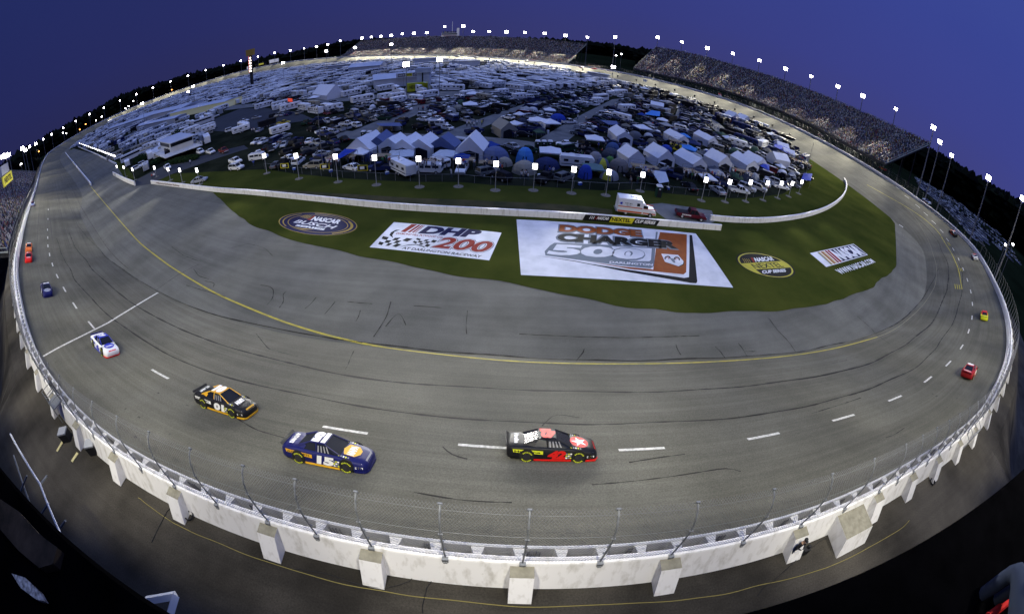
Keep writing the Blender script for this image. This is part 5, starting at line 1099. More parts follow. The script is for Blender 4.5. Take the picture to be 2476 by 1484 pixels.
# ---- tents, canopies, shelters
M_CLOTH = mat('tent_cloth', (.5,.5,.5), .85, objcol=True, var=.10, scale=1.5, bump=.3, bscale=3); M_CLIN = mat('tent_opening', (.012,.013,.02), .9)
def tent_label(o, lab, cat): return tag(o, lab, cat, 'tents and shelters in the camp')
def paint(o, c):
    o.color = (*c, 1)
    for ch in o.children: ch.color = (*c, 1)
WHT = (.68,.70,.76)
def gable(p, q, w, h, col, lab, wall=2.0, open_end=True, r=None):       # long white shelter from p to q
    a = at3(*p) if not hasattr(p,'x') else p; b = at3(*q) if not hasattr(q,'x') else q; u = b-a; L = u.length; rz = math.atan2(u.y,u.x); c = (a+b)/2
    h *= 1.28; wall *= 1.2; w *= 1.1; root = empty('shelter_tent', (c.x,c.y,.05), rz, lab, 'tent', 'tents and shelters in the camp'); KEEP.append((c.x,c.y,max(L,w)*.5))
    m = MB(); hw = w/2; n = max(2, int(L/2)); P = []
    for i in range(n+1):
        x = -L/2+L*i/n; sag = .12*(i % 2); P.append([(x,-hw-.1,wall-.12),(x,-hw*.5,wall+(h-wall)*.52-sag*.6),(x,0,h-sag),(x,hw*.5,wall+(h-wall)*.52-sag*.6),(x,hw+.1,wall-.12)])
    m.loft(P, closed=False); o = m.build('roof', M_CLOTH, root); o.color = (*col,1)
    m = MB()
    for s in (-1,1): m.loft([[(-L/2+L*i/n,s*hw+.05*math.sin(i*1.7),0),(-L/2+L*i/n,s*hw,wall-.05)] for i in range(n+1)], closed=False)
    m.poly([(-L/2,-hw,0),(-L/2,hw,0),(-L/2,hw,wall),(-L/2,0,h-.05),(-L/2,-hw,wall)])
    m.poly([(L/2,-hw,0),(L/2,-hw,wall),(L/2,0,h-.05),(L/2,hw,wall),(L/2,hw,0)])
    o = m.build('side_wall', M_CLOTH, root); o.color = (col[0]*.93,col[1]*.93,col[2]*.95,1)
    if open_end: m = MB(); m.poly([(L/2+.02,-hw*.7,0),(L/2+.02,-hw*.7,wall*.72),(L/2+.02,0,wall*.98),(L/2+.02,hw*.7,wall*.72),(L/2+.02,hw*.7,0)]); m.build('opening', M_CLIN, root)
    for s in (-1,1): m = MB(); m.tube([(L/2,s*hw,0),(L/2,s*hw,wall)], .05, 4); m.build('pole', M_GALV, root)
    return root
def canopy(p, w, h, col, lab, rz=0, sides=False):
    a = at3(*p) if not hasattr(p,'x') else p; root = empty('canopy', (a.x,a.y,.05), rz, lab, 'canopy', 'tents and shelters in the camp'); KEEP.append((a.x,a.y,w*.45))
    m = MB(); hw = w/2; e = h*.68; C = [(-hw,-hw,e),(hw,-hw,e),(hw,hw,e),(-hw,hw,e)]; M_ = [(-hw*.5,-hw*.5,e+(h-e)*.42),(hw*.5,-hw*.5,e+(h-e)*.42),(hw*.5,hw*.5,e+(h-e)*.42),(-hw*.5,hw*.5,e+(h-e)*.42)]
    lowr = [(x,y,z-.25) for x,y,z in C]; V = C+M_+[(0,0,h)]+lowr
    m.add(V, [(0,1,5,4),(1,2,6,5),(2,3,7,6),(3,0,4,7),(4,5,8),(5,6,8),(6,7,8),(7,4,8),(9,10,1,0),(10,11,2,1),(11,12,3,2),(12,9,0,3)]); o = m.build('canopy_top', M_CLOTH, root); o.color = (*col,1)
    for x, y, z in C: m = MB(); m.tube([(x*.98,y*.98,0),(x*.98,y*.98,z)], .035, 4); m.build('leg', M_GALV, root)
    if sides: m = MB(); m.add([(-hw,hw,0),(hw,hw,0),(hw,hw,e),(-hw,hw,e),(-hw,-hw,0),(-hw,-hw,e)], [(0,1,2,3),(4,0,3,5)]); o = m.build('side_wall', M_CLOTH, root); o.color = (*col,1)
    return root
def dome(p, w, h, col, lab, rz=0, col2=None):
    a = at3(*p) if not hasattr(p,'x') else p; root = empty('dome_tent', (a.x,a.y,.05), rz, lab, 'tent', 'tents and shelters in the camp'); KEEP.append((a.x,a.y,w*.45)); m = MB(); n = 12; K = 5; P = []
    for j in range(K+1):
        t = j/K*math.pi/2; r_ = w/2*math.cos(t)**.8; P.append([(r_*math.cos(2*math.pi*i/n)*(1 if i%3 else 1.12),r_*math.sin(2*math.pi*i/n)*.85*(1 if i%3 else 1.12),h*math.sin(t)) for i in range(n)])
    m.loft(P, cap=False); 
    if col2: m.m = [1 if (k % n) in (2,3,7,8) else 0 for k in range(len(m.f))]
    o = m.build('flysheet', [M_CLOTH, mat('tent_yellow', (.35,.36,.05), .8)], root) if col2 else m.build('flysheet', M_CLOTH, root); o.color = (*col,1)
    d = MB(); d.poly([(-w*.16,-w*.44,.02),(w*.16,-w*.44,.02),(w*.12,-w*.40,h*.5),(-w*.12,-w*.40,h*.5)]); d.build('doorway', M_CLIN, root); return root
def tarp(P, z, col, lab):
    m = MB(); Q = [at3(*p, z) for p in P]; c = sum(Q, Vector())/len(Q); m.add([tuple(q-Vector((c.x,c.y,0))) for q in Q]+[(0,0,z+.5)], [(i,(i+1)%len(Q),len(Q)) for i in range(len(Q))]); root = empty('tarpaulin', (c.x,c.y,0), 0, lab, 'tarpaulin', 'tents and shelters in the camp')
    o = m.build('sheet', M_CLOTH, root); o.color = (*col,1); KEEP.append((c.x,c.y,3))
    for q in Q: s = MB(); s.tube([(q.x-c.x,q.y-c.y,0),(q.x-c.x,q.y-c.y,z)], .03, 4); s.build('pole', M_GALV, root)
M_HUT = mat('dark_green_plastic', (.012,.045,.032), .5); M_HUTR = mat('pale_plastic_roof', (.62,.64,.68), .5)
def toilet(p, lab, rz=0):
    a = at3(*p); root = empty('portable_toilet', a, rz, lab, 'portable toilet', 'portable toilets'); KEEP.append((a.x,a.y,1)); m = MB(); m.box((0,0,1.1),(1.1,1.1,2.2)); m.build('cabin', M_HUT, root); m = MB(); m.box((0,0,2.32),(1.2,1.2,.28),top=.75); m.build('roof', M_HUTR, root)
    m = MB(); m.box((0,-.56,1.05),(.8,.03,1.9)); m.build('door', M_TRIM, root); m = MB(); m.box((0,-.585,1.75),(.32,.02,.24)); m.build('notice', M_HUTR, root)
BLUE = (.02,.05,.34); LBLUE = (.06,.22,.60); SLATE = (.10,.13,.26); TAUPE = (.26,.25,.22); NAVYC = (.02,.03,.10); PALE = (.45,.50,.58)
f1 = Zf(618.7,322.3,.1302); f2_ = Zf(928,322.3,.1302); f3_ = Zf(1237.5,322.3,.1302); f4 = Zf(1546.8,322.3,.1302); f5 = Zf(1804.6,309.4,.1303)
def mid(f, x, y): return f(x, y)
gable(f1(2250,300), f1(1900,480), 6.0, 3.9, WHT, 'large white shelter tent at the left end of the front row')
gable(f2_(60,260), f1(2250,420), 5.0, 3.6, SLATE, 'slate blue shelter tent between the large white one and the next white ones')
gable(f2_(320,300), f2_(90,430), 5.0, 3.4, WHT, 'white gabled shelter right of the slate blue tent'); gable(f2_(600,300), f2_(350,460), 5.2, 3.4, WHT, 'white gabled shelter in the middle of the front row of gables')
gable(f2_(870,300), f2_(650,460), 5.2, 3.4, WHT, 'white gabled shelter left of the blue grey one'); gable(f2_(1200,330), f2_(1060,440), 5.6, 3.6, SLATE, 'blue grey gabled shelter with a white side wall')
gable(f2_(1700,350), f2_(1580,520), 5.4, 4.2, WHT, 'tall white shelter tent standing alone with people on a roof before it')
tarp([f1(1440,480),f1(1560,470),f1(1880,300),f1(1650,290)], 2.6, BLUE, 'bright blue tarpaulin awning left of the large white shelter')
canopy(f1(1960,480), 5.2, 2.9, WHT, 'white pointed canopy in front of the large white shelter', -.3); dome(f1(2080,500), 3.2, 2.0, NAVYC, 'dark blue pop-up camper under the white canopy')
canopy(f2_(330,520), 5.5, 2.6, PALE, 'pale awning at the foot of the white gabled shelters', .2); canopy(f2_(1160,520), 4.8, 2.6, PALE, 'pale awning sloping in front of the blue grey shelter', -.2)
dome(f2_(2060,520), 5.6, 3.3, SLATE, 'dark framed tent with white panels left of the tall white flagpole'); dome(f2_(2240,600), 3.0, 1.8, TAUPE, 'small grey tent beside the dark framed tent')
dome(f3_(230,560), 3.4, 3.6, LBLUE, 'bright blue covered tent behind the taupe dome'); dome(f3_(225,740), 4.4, 2.6, TAUPE, 'taupe dome tent against the camp fence'); canopy(f3_(700,480), 4.8, 3.0, WHT, 'white peaked canopy above dark tents')
dome(f3_(640,640), 5.0, 2.2, NAVYC, 'low navy tent under the white peaked canopy'); canopy(f3_(1520,230), 4.8, 3.0, WHT, 'white peaked canopy beside the white pickup and flatbed')
canopy(f3_(1490,770), 4.2, 2.5, (.10,.17,.18), 'green grey peaked canopy beside the camper'); dome(f3_(1660,700), 3.6, 2.9, (.07,.09,.15), 'navy and yellow striped dome tent', .5, True); dome(f3_(1800,850), 3.6, 2.0, (.20,.22,.26), 'grey and yellow dome tent near the fence', 0, True)
dome(f3_(1970,680), 4.2, 2.6, (.16,.15,.15), 'dark taupe frame tent left of the first long white shelter'); dome(f3_(1530,580), 3.2, 3.0, (.22,.22,.25), 'tall grey tent behind the green grey canopy'); dome(f3_(1860,330), 3.4, 2.3, (.05,.09,.22), 'blue dome tent in the second row'); dome(f3_(1350,830), 2.6, 2.8, BLUE, 'draped blue tarpaulin left of the green grey canopy'); dome(f3_(1810,560), 2.0, 1.7, (.08,.20,.06), 'small green dome tent')
gable(f3_(1910,80), f3_(2080,230), 4.2, 3.2, WHT, 'white shelter tent in the second row of the camp'); gable(f3_(2080,500), f3_(2300,650), 4.0, 3.3, WHT, 'first long white shelter of the right front row', open_end=False)
gable(f4(200,480), f4(470,650), 4.6, 3.6, WHT, 'long white shelter with a grey triangular doorway'); tarp([f4(200,680),f4(480,720),f4(540,900),f4(360,930)], 2.0, PALE, 'pale awning stretched in front of the shelter with a grey doorway')
gable(f4(730,540), f4(1090,760), 4.2, 3.2, WHT, 'long low white shelter with people standing before it'); gable(f4(1280,560), f4(1560,720), 4.6, 3.6, WHT, 'white shelter with a saddle shaped roof and peaked end'); gable(f4(1760,560), f4(2070,760), 4.2, 3.2, WHT, 'white shelter with small square windows'); gable(f4(1960,540), f4(2250,700), 4.0, 3.2, WHT, 'white shelter behind the one with square windows')
gable(f4(520,120), f4(790,270), 3.8, 3.0, WHT, 'second row white shelter left of the blue canopy'); gable(f4(1060,130), f4(1340,280), 3.8, 3.0, WHT, 'second row white shelter right of the dark canopy'); canopy(f4(880,400), 4.6, 3.0, LBLUE, 'blue peaked canopy with side walls in the second row', -.5, True); canopy(f4(980,280), 4.6, 2.7, NAVYC, 'dark navy canopy in the second row', -.4); dome(f4(480,330), 3.4, 1.8, BLUE, 'low blue tent behind the yellow banner')
gable(f5(430,740-90), f5(700,760-60), 4.6, 3.4, WHT, 'white shelter at the right end of the front row'); tarp([f5(500,340),f5(560,250),f5(860,430),f5(780,480)], 2.6, BLUE, 'long bright blue tarpaulin beside the right grass bank'); gable(f5(520,400), f5(740,470), 5, 3.2, WHT, 'pale shelter roof in front of the long blue tarpaulin'); gable(f5(640,520), f5(850,590), 4.2, 3.0, WHT, 'pale shelter roof stepping down from the one before the blue tarpaulin')
tarp([f5(1060,840),f5(1220,850),f5(1190,980),f5(1010,960)], 2.6, BLUE, 'dark blue tarpaulin shelter at the right tip of the camp'); tarp([f5(420,690),f5(330,660),f5(240,700),f5(420,800)], 2.4, BLUE, 'blue tarpaulin beside the white shelter end'); canopy(f5(450,200), 5, 3.2, WHT, 'white and green canopy near the inner wall', -.4)
z3 = lambda x, y: (1237.5+x*.3336, y*.3336); z2 = lambda x, y: (619+x*.3336, y*.3336)
canopy(z3(180,920), 5, 3.2, WHT, 'white peaked canopy beside the middle lane'); canopy(z3(270,940), 5, 3.4, WHT, 'white walled canopy beside the white pickup on the middle lane', .4, True); dome(z3(330,890), 5, 3, BLUE, 'bright blue tarpaulin shelter beside the white canopies'); canopy(z3(940,970), 5, 3.2, WHT, 'white pointed canopy in the right half of the camp', .3)
gable(z3(1000,785), z3(1095,805), 5, 3.0, WHT, 'pale flat roofed shelter above the blue tarpaulin'); tarp([z3(960,830),z3(1010,800),z3(1075,810),z3(1070,845)], 2.4, LBLUE, 'bright blue tarpaulin in the middle of the right camp'); tarp([z3(640,870),z3(760,880),z3(770,905),z3(700,905)], 2.5, SLATE, 'slate coloured tarpaulin beside the right lane')
canopy(z2(1570,715), 5, 3.2, WHT, 'white peaked canopy behind the parked cars'); canopy(z2(1550,800), 5, 3.4, WHT, 'white peaked canopy beside the middle lane corner', .2); gable(z2(1900-140,960), z2(1830,1000), 4, 3.4, TAUPE, 'big pale grey tent at the lane corner'); dome(z2(1465,800), 3.4, 2, TAUPE, 'grey dome tent left of the white peaked canopy'); dome(z2(1410,820), 3.4, 2, (.3,.3,.3), 'pale dome tent in the parking rows')
tarp([z2(870,895),z2(1040,890),z2(1060,915),z2(900,915)], 2.4, SLATE, 'wide grey awning next to the left lane'); dome(z2(930,950), 4, 1.9, TAUPE, 'pale dome tent under the grey awning'); dome(z2(1000,945), 4, 1.9, (.2,.2,.2), 'grey dome tent right of the pale one')
gable(z2(470,700), z2(580,715), 9, 5.5, WHT, 'large white marquee beside the haulage road', open_end=False); canopy(z3(1240,1050-30), 4, 2.6, LBLUE, 'light blue canopy in the right second row'); canopy(z2(420,735), 5, 3, WHT, 'small white canopy left of the marquee')
gable(z3(1560,860), z3(1620,885), 6, 4, WHT, 'white dome roofed marquee near the far right wall'); gable(z3(1640,880), z3(1700,905), 6, 4, WHT, 'second white marquee near the far right wall'); canopy(z3(905,650), 6, 3.6, PALE, 'pale canopy near the inner wall'); canopy(z3(960,668), 6, 3.6, PALE, 'pale canopy right of its neighbour near the inner wall')
for k, p in enumerate([z2(780,1010),z2(825,1012),z2(870,1012)]): toilet(p, f'dark portable toilet, {nth(k+1)} of three at the left lane')
for k, p in enumerate([f3_(470,310),f3_(585,312),f3_(700,312)]): toilet(p, f'dark portable toilet with pale roof, {nth(k+1)} of three beside the white truck')
toilet(f4(340-10,1180), 'single dark portable toilet behind the ambulance')
# ---- special vehicles
def place(kind, p, rz, col, lab, sc_=1.0): a = at3(*p); KEEP.append((a.x,a.y,2.6)); return vehicle(kind, a.x, a.y, rz, col, lab, sc_=sc_)
g0 = Zf(322.3,283.6,.1302)
for kind, p, rz, col, lab in [('suv',g0(1920,980),-.15,'white','white estate car parked alone on the grass by the lamps'),('pickup',g0(640,970),2.55+math.pi,'white','white pickup with people in its bed on the gate road'),('suv',g0(1250,680),2.6+math.pi,'white','white estate car beside the control cabin hedge'),('pickup',g0(1440,680),2.6+math.pi,'white','white pickup right of the white estate car by the hedge'),('pickup',g0(1680,660),2.6+math.pi,'dark red','dark red pickup beside the white pickup by the hedge'),('pickup',g0(1900,860),2.7+math.pi,'white','white crew cab pickup behind the lone white estate car'),
 ('van',g0(2330,800),.1,'white','white van with open side next to the first tall lamp'),('sedan',g0(1230,1210),.3,'silver','silver car parked against the white wall by the lamps'),('suv',f1(1070,650),math.pi-.1,'beige','silver beige estate car behind a yellow banner'),('van',f2_(830,740),math.pi-.05,'white','white van with ladder and people standing on its roof'),('pickup',f2_(1450,720),-1.6,'white','white pickup with flowers on its bonnet at the fence'),('pickup',f1(2300,700),math.pi,'dark blue','blue pickup behind the camp fence'),
 ('van',z2(1320,920),0,'white','white van alone beside the middle lane'),('pickup',z3(395,1070),math.pi,'white','white pickup beside the three toilets'),('pickup',z3(410,900),.5,'white','white pickup beside the white walled canopy'),('van',z3(150,695),0,'white','white minibus in the middle of the camp'),('trailer',f3_(1190,650),0,'white','white camper with a dark roof hatch behind the fence'),('pickup',f4(1830,1110),0,'white','white pickup with green lettering at the fence'),('suv',f4(1980,1060),-.6,'silver','silver estate car, left of a pair at the fence'),('suv',f4(2190,1060),-.6,'silver','silver estate car, right of a pair at the fence'),
 ('pickup',f5(620,1130),0,'white','white pickup behind the row of lamps at the right'),('suv',f5(860,850),-.7,'white','white estate car beside a trailer in the right camp'),('sedan',z2(170,930),.1,'white','white car at the left edge of the paved lot'),('pickup',z2(200,905),.1,'yellow','gold coloured pickup beside the white car'),('motorhome',z2(1430,660),.0,'white','long white motorhome with people on its roof'),('sedan',z3(80,990),0,'black','black saloon parked on the middle lane edge'),
 ('sedan',g0(2060,90),.0,'white','white car on the paved lot beside the fence'),('sedan',g0(2290,30),.0,'silver','silver car on the paved lot'),('pickup',z2(660,915),0,'white','white pickup in the parking rows'),('suv',z2(1220,850),0,'white','white truck at the end of a parking row')]:
    place(kind, p, rz, col, lab)
# ambulance with parts
def ambulance():
    a = at3(1535,518); root = empty('ambulance', (a.x,a.y,.06), -.03, 'white and orange ambulance parked behind the series sign on the wall', 'ambulance'); KEEP.append((a.x,a.y,4)); P = mat('ambulance_white', (.70,.71,.74), .4); OR = mat('ambulance_orange', (.55,.10,.02), .4); BL = mat('star_blue', (.03,.05,.45), .4)
    m = MB(); m.box((-1.3,0,1.75),(4.2,2.35,2.4),top=.97); m.build('body', P, root)
    m = MB(); hull(m, [(.8,.5),(.8,2.35),(1.2,2.3),(1.9,1.45),(3.1,1.25),(3.3,.9),(3.3,.45),(.8,.42)], 2.0); m.build('cab', P, root)
    m = MB()
    for z, h in ((.75,.26),(1.55,.14)):
        for s in (-1,1): m.box((-1.3,s*1.19,z),(4.1,.02,h)); m.box((2.1,s*1.0,z-.05),(2.2,.03,h*.8))
    m.build('orange_stripe', OR, root)
    m = MB(); m.add([(1.28,-.8,2.25),(1.28,.8,2.25),(1.92,.85,1.5),(1.92,-.85,1.5)],[(0,3,2,1)]); m.build('windscreen', M_VGL, root)
    for s in (-1,1): m = MB(); m.box((1.35,s*1.005,1.75),(.8,.02,.5)); m.build('window', M_VGL, root); m = MB(); m.box((0,s*1.185,2.1),(.5,.03,.5)); m.build('window', M_VGL, root)
    for x in (-1.9,2.3):
        for s in (-1,1): m = MB(); m.cyl((0,0,0),.42,.28,12,0,'y'); w_ = m.build('wheel', M_TYRE, root, loc=(x,s*.98,.42)); m = MB(); m.cyl((0,s*.02,0),.2,.28,8,0,'y'); m.build('rim', M_LIGHTS, w_)
    for k in range(3):
        an = k*math.pi/3; m = MB(); m.box((0,0,0),(.42,.1,.02),rz=an); m.build('star_of_life', BL, root, loc=(-.3,-.2,2.97+.01*k)); m = MB(); R_ = Matrix.Rotation(math.pi/2,4,'X') @ Matrix.Rotation(an,4,'Z'); m.box((0,0,0),(.5,.12,.02),M=R_); m.build('star_of_life', BL, root, loc=(-2.9,-1.2-.01*k,2.1))
    m = MB(); m.text('22', (-1.2,.6,2.97), (0,-.9,0), (-.0+.6,0,0), 0, .03); m.build('lettering', BL, root); m = MB(); m.text('FORT MILL', (-2.3,-1.2,2.05), (1.3,0,0), (0,0,.22), 0, .01); m.text('RESCUE', (-2.0,-1.2,1.75), (.8,0,0), (0,0,.15), 0, .01); m.build('lettering', M_TRIM, root)
    m = MB(); m.box((-3.5,0,.6),(.25,2.2,.12)); m.build('bumper', M_GALV, root)
ambulance()
def red_pickup():
    a = at3(1668,528); root = empty('pickup_truck', (a.x,a.y,.06), -.12, 'dark red pickup with white lettering and open bed behind the wall gap', 'pickup'); KEEP.append((a.x,a.y,4)); P = mat('maroon_paint', (.085,.010,.018), .35)
    m = MB(); hull(m, [(-2.9,.5),(-2.9,1.0),(.3,1.05),(1.2,1.12),(2.5,1.0),(2.8,.8),(2.8,.5),(-2.5,.38)], 2.0); m.build('body', P, root); m = MB(); cabin(m,-.5,-.35,.8,1.45,1.08,1.8,1.8,tw=.84); m.build('cab', [P,M_VGL], root)
    m = MB(); m.box((-1.7,0,1.05),(2.1,1.6,.05)); m.build('truck_bed', M_TRIM, root)
    for x in (-1.8,1.8):
        for s in (-1,1): m = MB(); m.cyl((0,0,0),.4,.26,12,0,'y'); w_ = m.build('wheel', M_TYRE, root, loc=(x,s*.88,.4)); m = MB(); m.cyl((0,s*.02,0),.2,.26,8,0,'y'); m.build('rim', M_LIGHTS, w_)
    m = MB(); m.text('DODGE', (-1.9,-1.02,.72), (1.7,0,0), (0,0,.24), 0, .05); m.build('lettering', M_LET, root)
    for s in (-1,1): m = MB(); m.box((2.76,s*.7,.8),(.08,.35,.2)); m.build('headlight', M_LIGHTS, root)
red_pickup()
# lorry tractors and the yellow trailer, buildings
def tractor(p, lab):
    a = at3(*p); root = empty('lorry_tractor', (a.x,a.y,.05), -.5, lab, 'lorry', 'white lorry tractors'); KEEP.append((a.x,a.y,5)); P = mat('tractor_white', (.70,.72,.77), .4)
    m = MB(); hull(m, [(-3.2,.9),(-3.2,4.0),(-2.4,4.15),(-.4,3.6),(.3,2.6),(2.6,2.1),(3.0,1.8),(3.0,.7),(-3.2,.6)], 2.5, inset=.05); m.build('cab', P, root); m = MB(); m.add([(-.33,-1.1,3.45),(-.33,1.1,3.45),(.34,1.15,2.66),(.34,-1.15,2.66)],[(0,3,2,1)]); m.build('windscreen', M_VGL, root)
    for s in (-1,1): m = MB(); m.box((-.8,s*1.25,2.5),(.9,.03,.7)); m.build('window', M_VGL, root)
    for x in (-2.4,2.0):
        for s in (-1,1): m = MB(); m.cyl((0,0,0),.52,.35,12,0,'y'); m.build('wheel', M_TYRE, root, loc=(x,s*1.08,.52))
tractor((963,226),'white lorry tractor, left of the pair by the tower'); tractor((1017,224),'white lorry tractor, right of the pair by the tower')
def bldg(name, p, q, depth, h, lab, wallc, roofc, rise=1.2, cat='building', lit=0, ovh=.6, z=0):
    a = at3(*p); b = at3(*q); u = b-a; L = u.length; rz = math.atan2(u.y,u.x); root = empty(name, (a.x,a.y,z), rz, lab, cat); KEEP.append(((a.x+b.x)/2,(a.y+b.y)/2,L*.5))
    m = MB(); m.box((L/2,depth/2,h/2),(L,depth,h)); m.build('wall', wallc, root)
    m = MB(); o = ovh; m.extr([(-o,h+.01),(L+o,h+.01),(L+o,h+.2),(-o,h+.2)], -o, depth+o) if rise < .3 else m.add([(-o,-o,h),(L+o,-o,h),(L+o,depth+o,h),(-o,depth+o,h),(-o,depth/2,h+rise),(L+o,depth/2,h+rise)], [(0,1,5,4),(2,3,4,5),(0,4,3),(1,2,5),(3,2,1,0)])
    m.build('roof', roofc, root); return root, L, h
M_BW = mat('building_white', (.58,.60,.64), .7, var=.06, scale=.4); M_BR = mat('metal_roof', (.46,.50,.60), .5, rgb2=(.38,.42,.52), scale=.15); M_LITW = mat('lit_doorway', (.8,.8,.5), .5, emit=(1,.95,.45), estr=2.2)
r_, L, h = bldg('tower_building', (905,216), (1018,206), 14, 5, 'white hall with the series boards on its roof edge beside the grey tower', M_BW, M_BR, 2.5)
m = MB(); 
m.box((L*.74,-1.6,h+1.3),(L*.56,.3,2.6)); m.build('fascia', M_BW, r_)
def panelq(m, L, x0, x1, z0, z1, y, mm_): m.poly([(L*x0,y,z0),(L*x1,y,z0),(L*x1,y,z1),(L*x0,y,z1)], mm_)
m = MB(); 
for x0, x1, mm_, t_ in ((.50,.65,1,'NASCAR'),(.66,.80,2,'NEXTEL'),(.81,.97,1,'CUP SERIES')): panelq(m, L, x0, x1, h+.6, h+2.3, -1.78, mm_); m.text(t_, (L*(x0+.012),-1.8,h+1.0), (L*(x1-x0-.024),0,0), (0,0,.9), 0 if mm_ == 1 else 1, .03)
m.build('lettering', [M_LET,M_BLK,M_YSIGN], r_)
a = at3(1025,218); tw2 = empty('observation_tower', a, .05, 'square grey tower with an overhanging cabin in the middle of the infield', 'tower'); KEEP.append((a.x,a.y,5)); zt = at_h(1025,163,math.hypot(a.x,a.y)).z
m = MB(); m.box((0,0,zt*.4),(6,5,zt*.8)); m.build('shaft', mat('tower_grey', (.40,.44,.52), .7, var=.1, scale=.3), tw2); m = MB(); m.box((0,0,zt*.88),(7.6,6.4,zt*.2)); m.build('cabin', mat('tower_cabin', (.34,.38,.46), .7), tw2); m = MB(); m.box((-.3,-2.56,zt*.4),(.7,.1,zt*.76)); m.build('stair_slot', M_TRIM, tw2)
a = at3(985,226); b = at3(1034,222); u = b-a; rz = math.atan2(u.y,u.x); L = u.length; tr = empty('display_trailer', (a.x,a.y,.05), rz, 'yellow green display trailer with black lettering and a curved white awning', 'trailer'); KEEP.append(((a.x+b.x)/2,(a.y+b.y)/2,L*.5))
m = MB(); m.box((L/2,1.5,2.6),(L,3,4)); m.build('body', mat('lime_paint', (.30,.33,.02), .5), tr); m = MB(); m.text('NEXTEL', (L*.1,-.05,1.9), (L*.5,0,0), (0,0,1.6), 0, .03); m.build('lettering', M_BLK, tr)
m = MB(); R9 = [(L*.75+ L*.42*math.sin(t), -.5, 5.0*math.cos(t)) for t in np.linspace(0,1.5,8)]; m.loft([[p, (p[0],p[1]-4,p[2])] for p in R9], closed=False); m.build('awning', M_BR, tr)
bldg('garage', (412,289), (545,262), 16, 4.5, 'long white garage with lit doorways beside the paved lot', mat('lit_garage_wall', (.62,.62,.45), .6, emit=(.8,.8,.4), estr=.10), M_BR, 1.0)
bldg('garage', (325,300), (440,276), 22, 5, 'broad pale roofed garage left of the lit one', M_BW, M_BR, 1.5); bldg('garage', (262,322), (385,286), 12, 4.5, 'long low pale roofed garage behind the pit lane', M_BW, M_BR, 1.0); bldg('garage', (332,318), (424,300), 10, 4, 'pale roofed shed behind the control cabin', M_BW, M_BR, .8)
bldg('garage', (255,302), (330,276), 12, 4.5, 'narrow pale roofed garage behind the pit lane buildings', M_BW, M_BR, 1.0); bldg('marquee', (842,178), (918,172), 14, 5, 'wide white marquee far behind the tower hall', M_BW, M_BR, 3); bldg('marquee', (1112,162), (1160,160), 12, 5, 'pale hall in front of the far inner wall', M_BW, M_BR, .2); bldg('hospitality_stand', (1418,186), (1468,194), 6, 4, 'pale viewing platform beside the far inner wall', M_BW, M_BR, .2); bldg('hospitality_stand', (760,172), (905,158), 8, 3.5, 'long low pale stand beside the far inner wall', M_BW, M_BR, .2)
bldg('hospitality_stand', (1000,158), (1055,155), 10, 6, 'flat roofed pale hall left of the mast in front of the far straight', M_BW, M_BR, .2)
# control cabin on its white deck
a = at3(378,402); cc = empty('control_cabin', (0,0,0), 0, 'white control cabin with a long dark window on a fenced deck above a hedge', 'cabin')
q0, q1, q2 = at3(402,396,0), at3(492,364,0), at3(355,377,0); U = q1-q0; W_ = q2-q0; KEEP.append((*((q0+q1)/2).xy, U.length*.5)); base = q0; cc.location = base; Uh = U; m = MB(); dz = 2.2
def fr(u, w_, z): v = Uh*u+W_*w_; return (v.x, v.y, z)
m.loft([[fr(0,0,dz-.3),fr(1,0,dz-.3),fr(1,1,dz-.3),fr(0,1,dz-.3)],[fr(0,0,dz),fr(1,0,dz),fr(1,1,dz),fr(0,1,dz)]]); m.build('deck', M_BW, cc)
m = MB()
for A_1, B_1 in (((0,0),(1,0)),((0,0),(0,1)),((1,0),(1,1))):
    for z in (dz+.35,dz+.7,dz+1.05): m.tube([fr(*A_1,z),fr(*B_1,z)], .07, 4)
    for t in np.linspace(0,1,9): x = A_1[0]*(1-t)+B_1[0]*t; y_ = A_1[1]*(1-t)+B_1[1]*t; m.tube([fr(x,y_,dz),fr(x,y_,dz+1.1)], .07, 4)
m.build('railing', M_BW, cc)
m = MB(); C = [(.28,.18),(.92,.18),(.92,.62),(.28,.62)]; m.loft([[fr(*c,dz) for c in C],[fr(*c,dz+3.6) for c in C]]); m.build('wall', M_BW, cc); m = MB(); C2 = [(.24,.10),(.96,.10),(.96,.70),(.24,.70)]; m.loft([[fr(*c,dz+3.62) for c in C2],[fr(*c,dz+3.9) for c in C2]]); m.build('roof', M_BR, cc)
m = MB(); m.poly([fr(.30,.172,dz+1.9),fr(.90,.172,dz+1.9),fr(.90,.172,dz+3.2),fr(.30,.172,dz+3.2)]); m.build('window', M_VGL, cc); m = MB(); m.poly([fr(.272,.2,dz+1.9),fr(.272,.6,dz+1.9),fr(.272,.6,dz+3.2),fr(.272,.2,dz+3.2)]); m.build('window', M_VGL, cc)
M_HEDGE = mat('hedge_leaf', (.018,.040,.012), .9, var=.5, scale=4)
def leafy(name, c, rx, ry, h, n, lab, cat, seed=1, trunk=False):
    r = random.Random(seed); m = MB()
    for k in range(n):
        a_ = r.uniform(0,6.28); q = math.sqrt(r.random()); x, y_, z = rx*q*math.cos(a_), ry*q*math.sin(a_), h*(.15+.85*r.random()*(1-.35*q)); s = r.uniform(.18,.45); v = [Vector((r.uniform(-s,s),r.uniform(-s,s),r.uniform(-s,s)))+Vector((x,y_,z)) for _ in range(4)]; m.add(v, [(0,1,2),(0,2,3),(1,3,2)])
    root = empty(name, c, 0, lab, cat); m.build('foliage', M_HEDGE, root)
    if trunk: t = MB(); t.tube([(0,0,0),(.1,0,h*.5)], [.2,.1], 5); t.build('trunk', M_DARK, root)
    return root
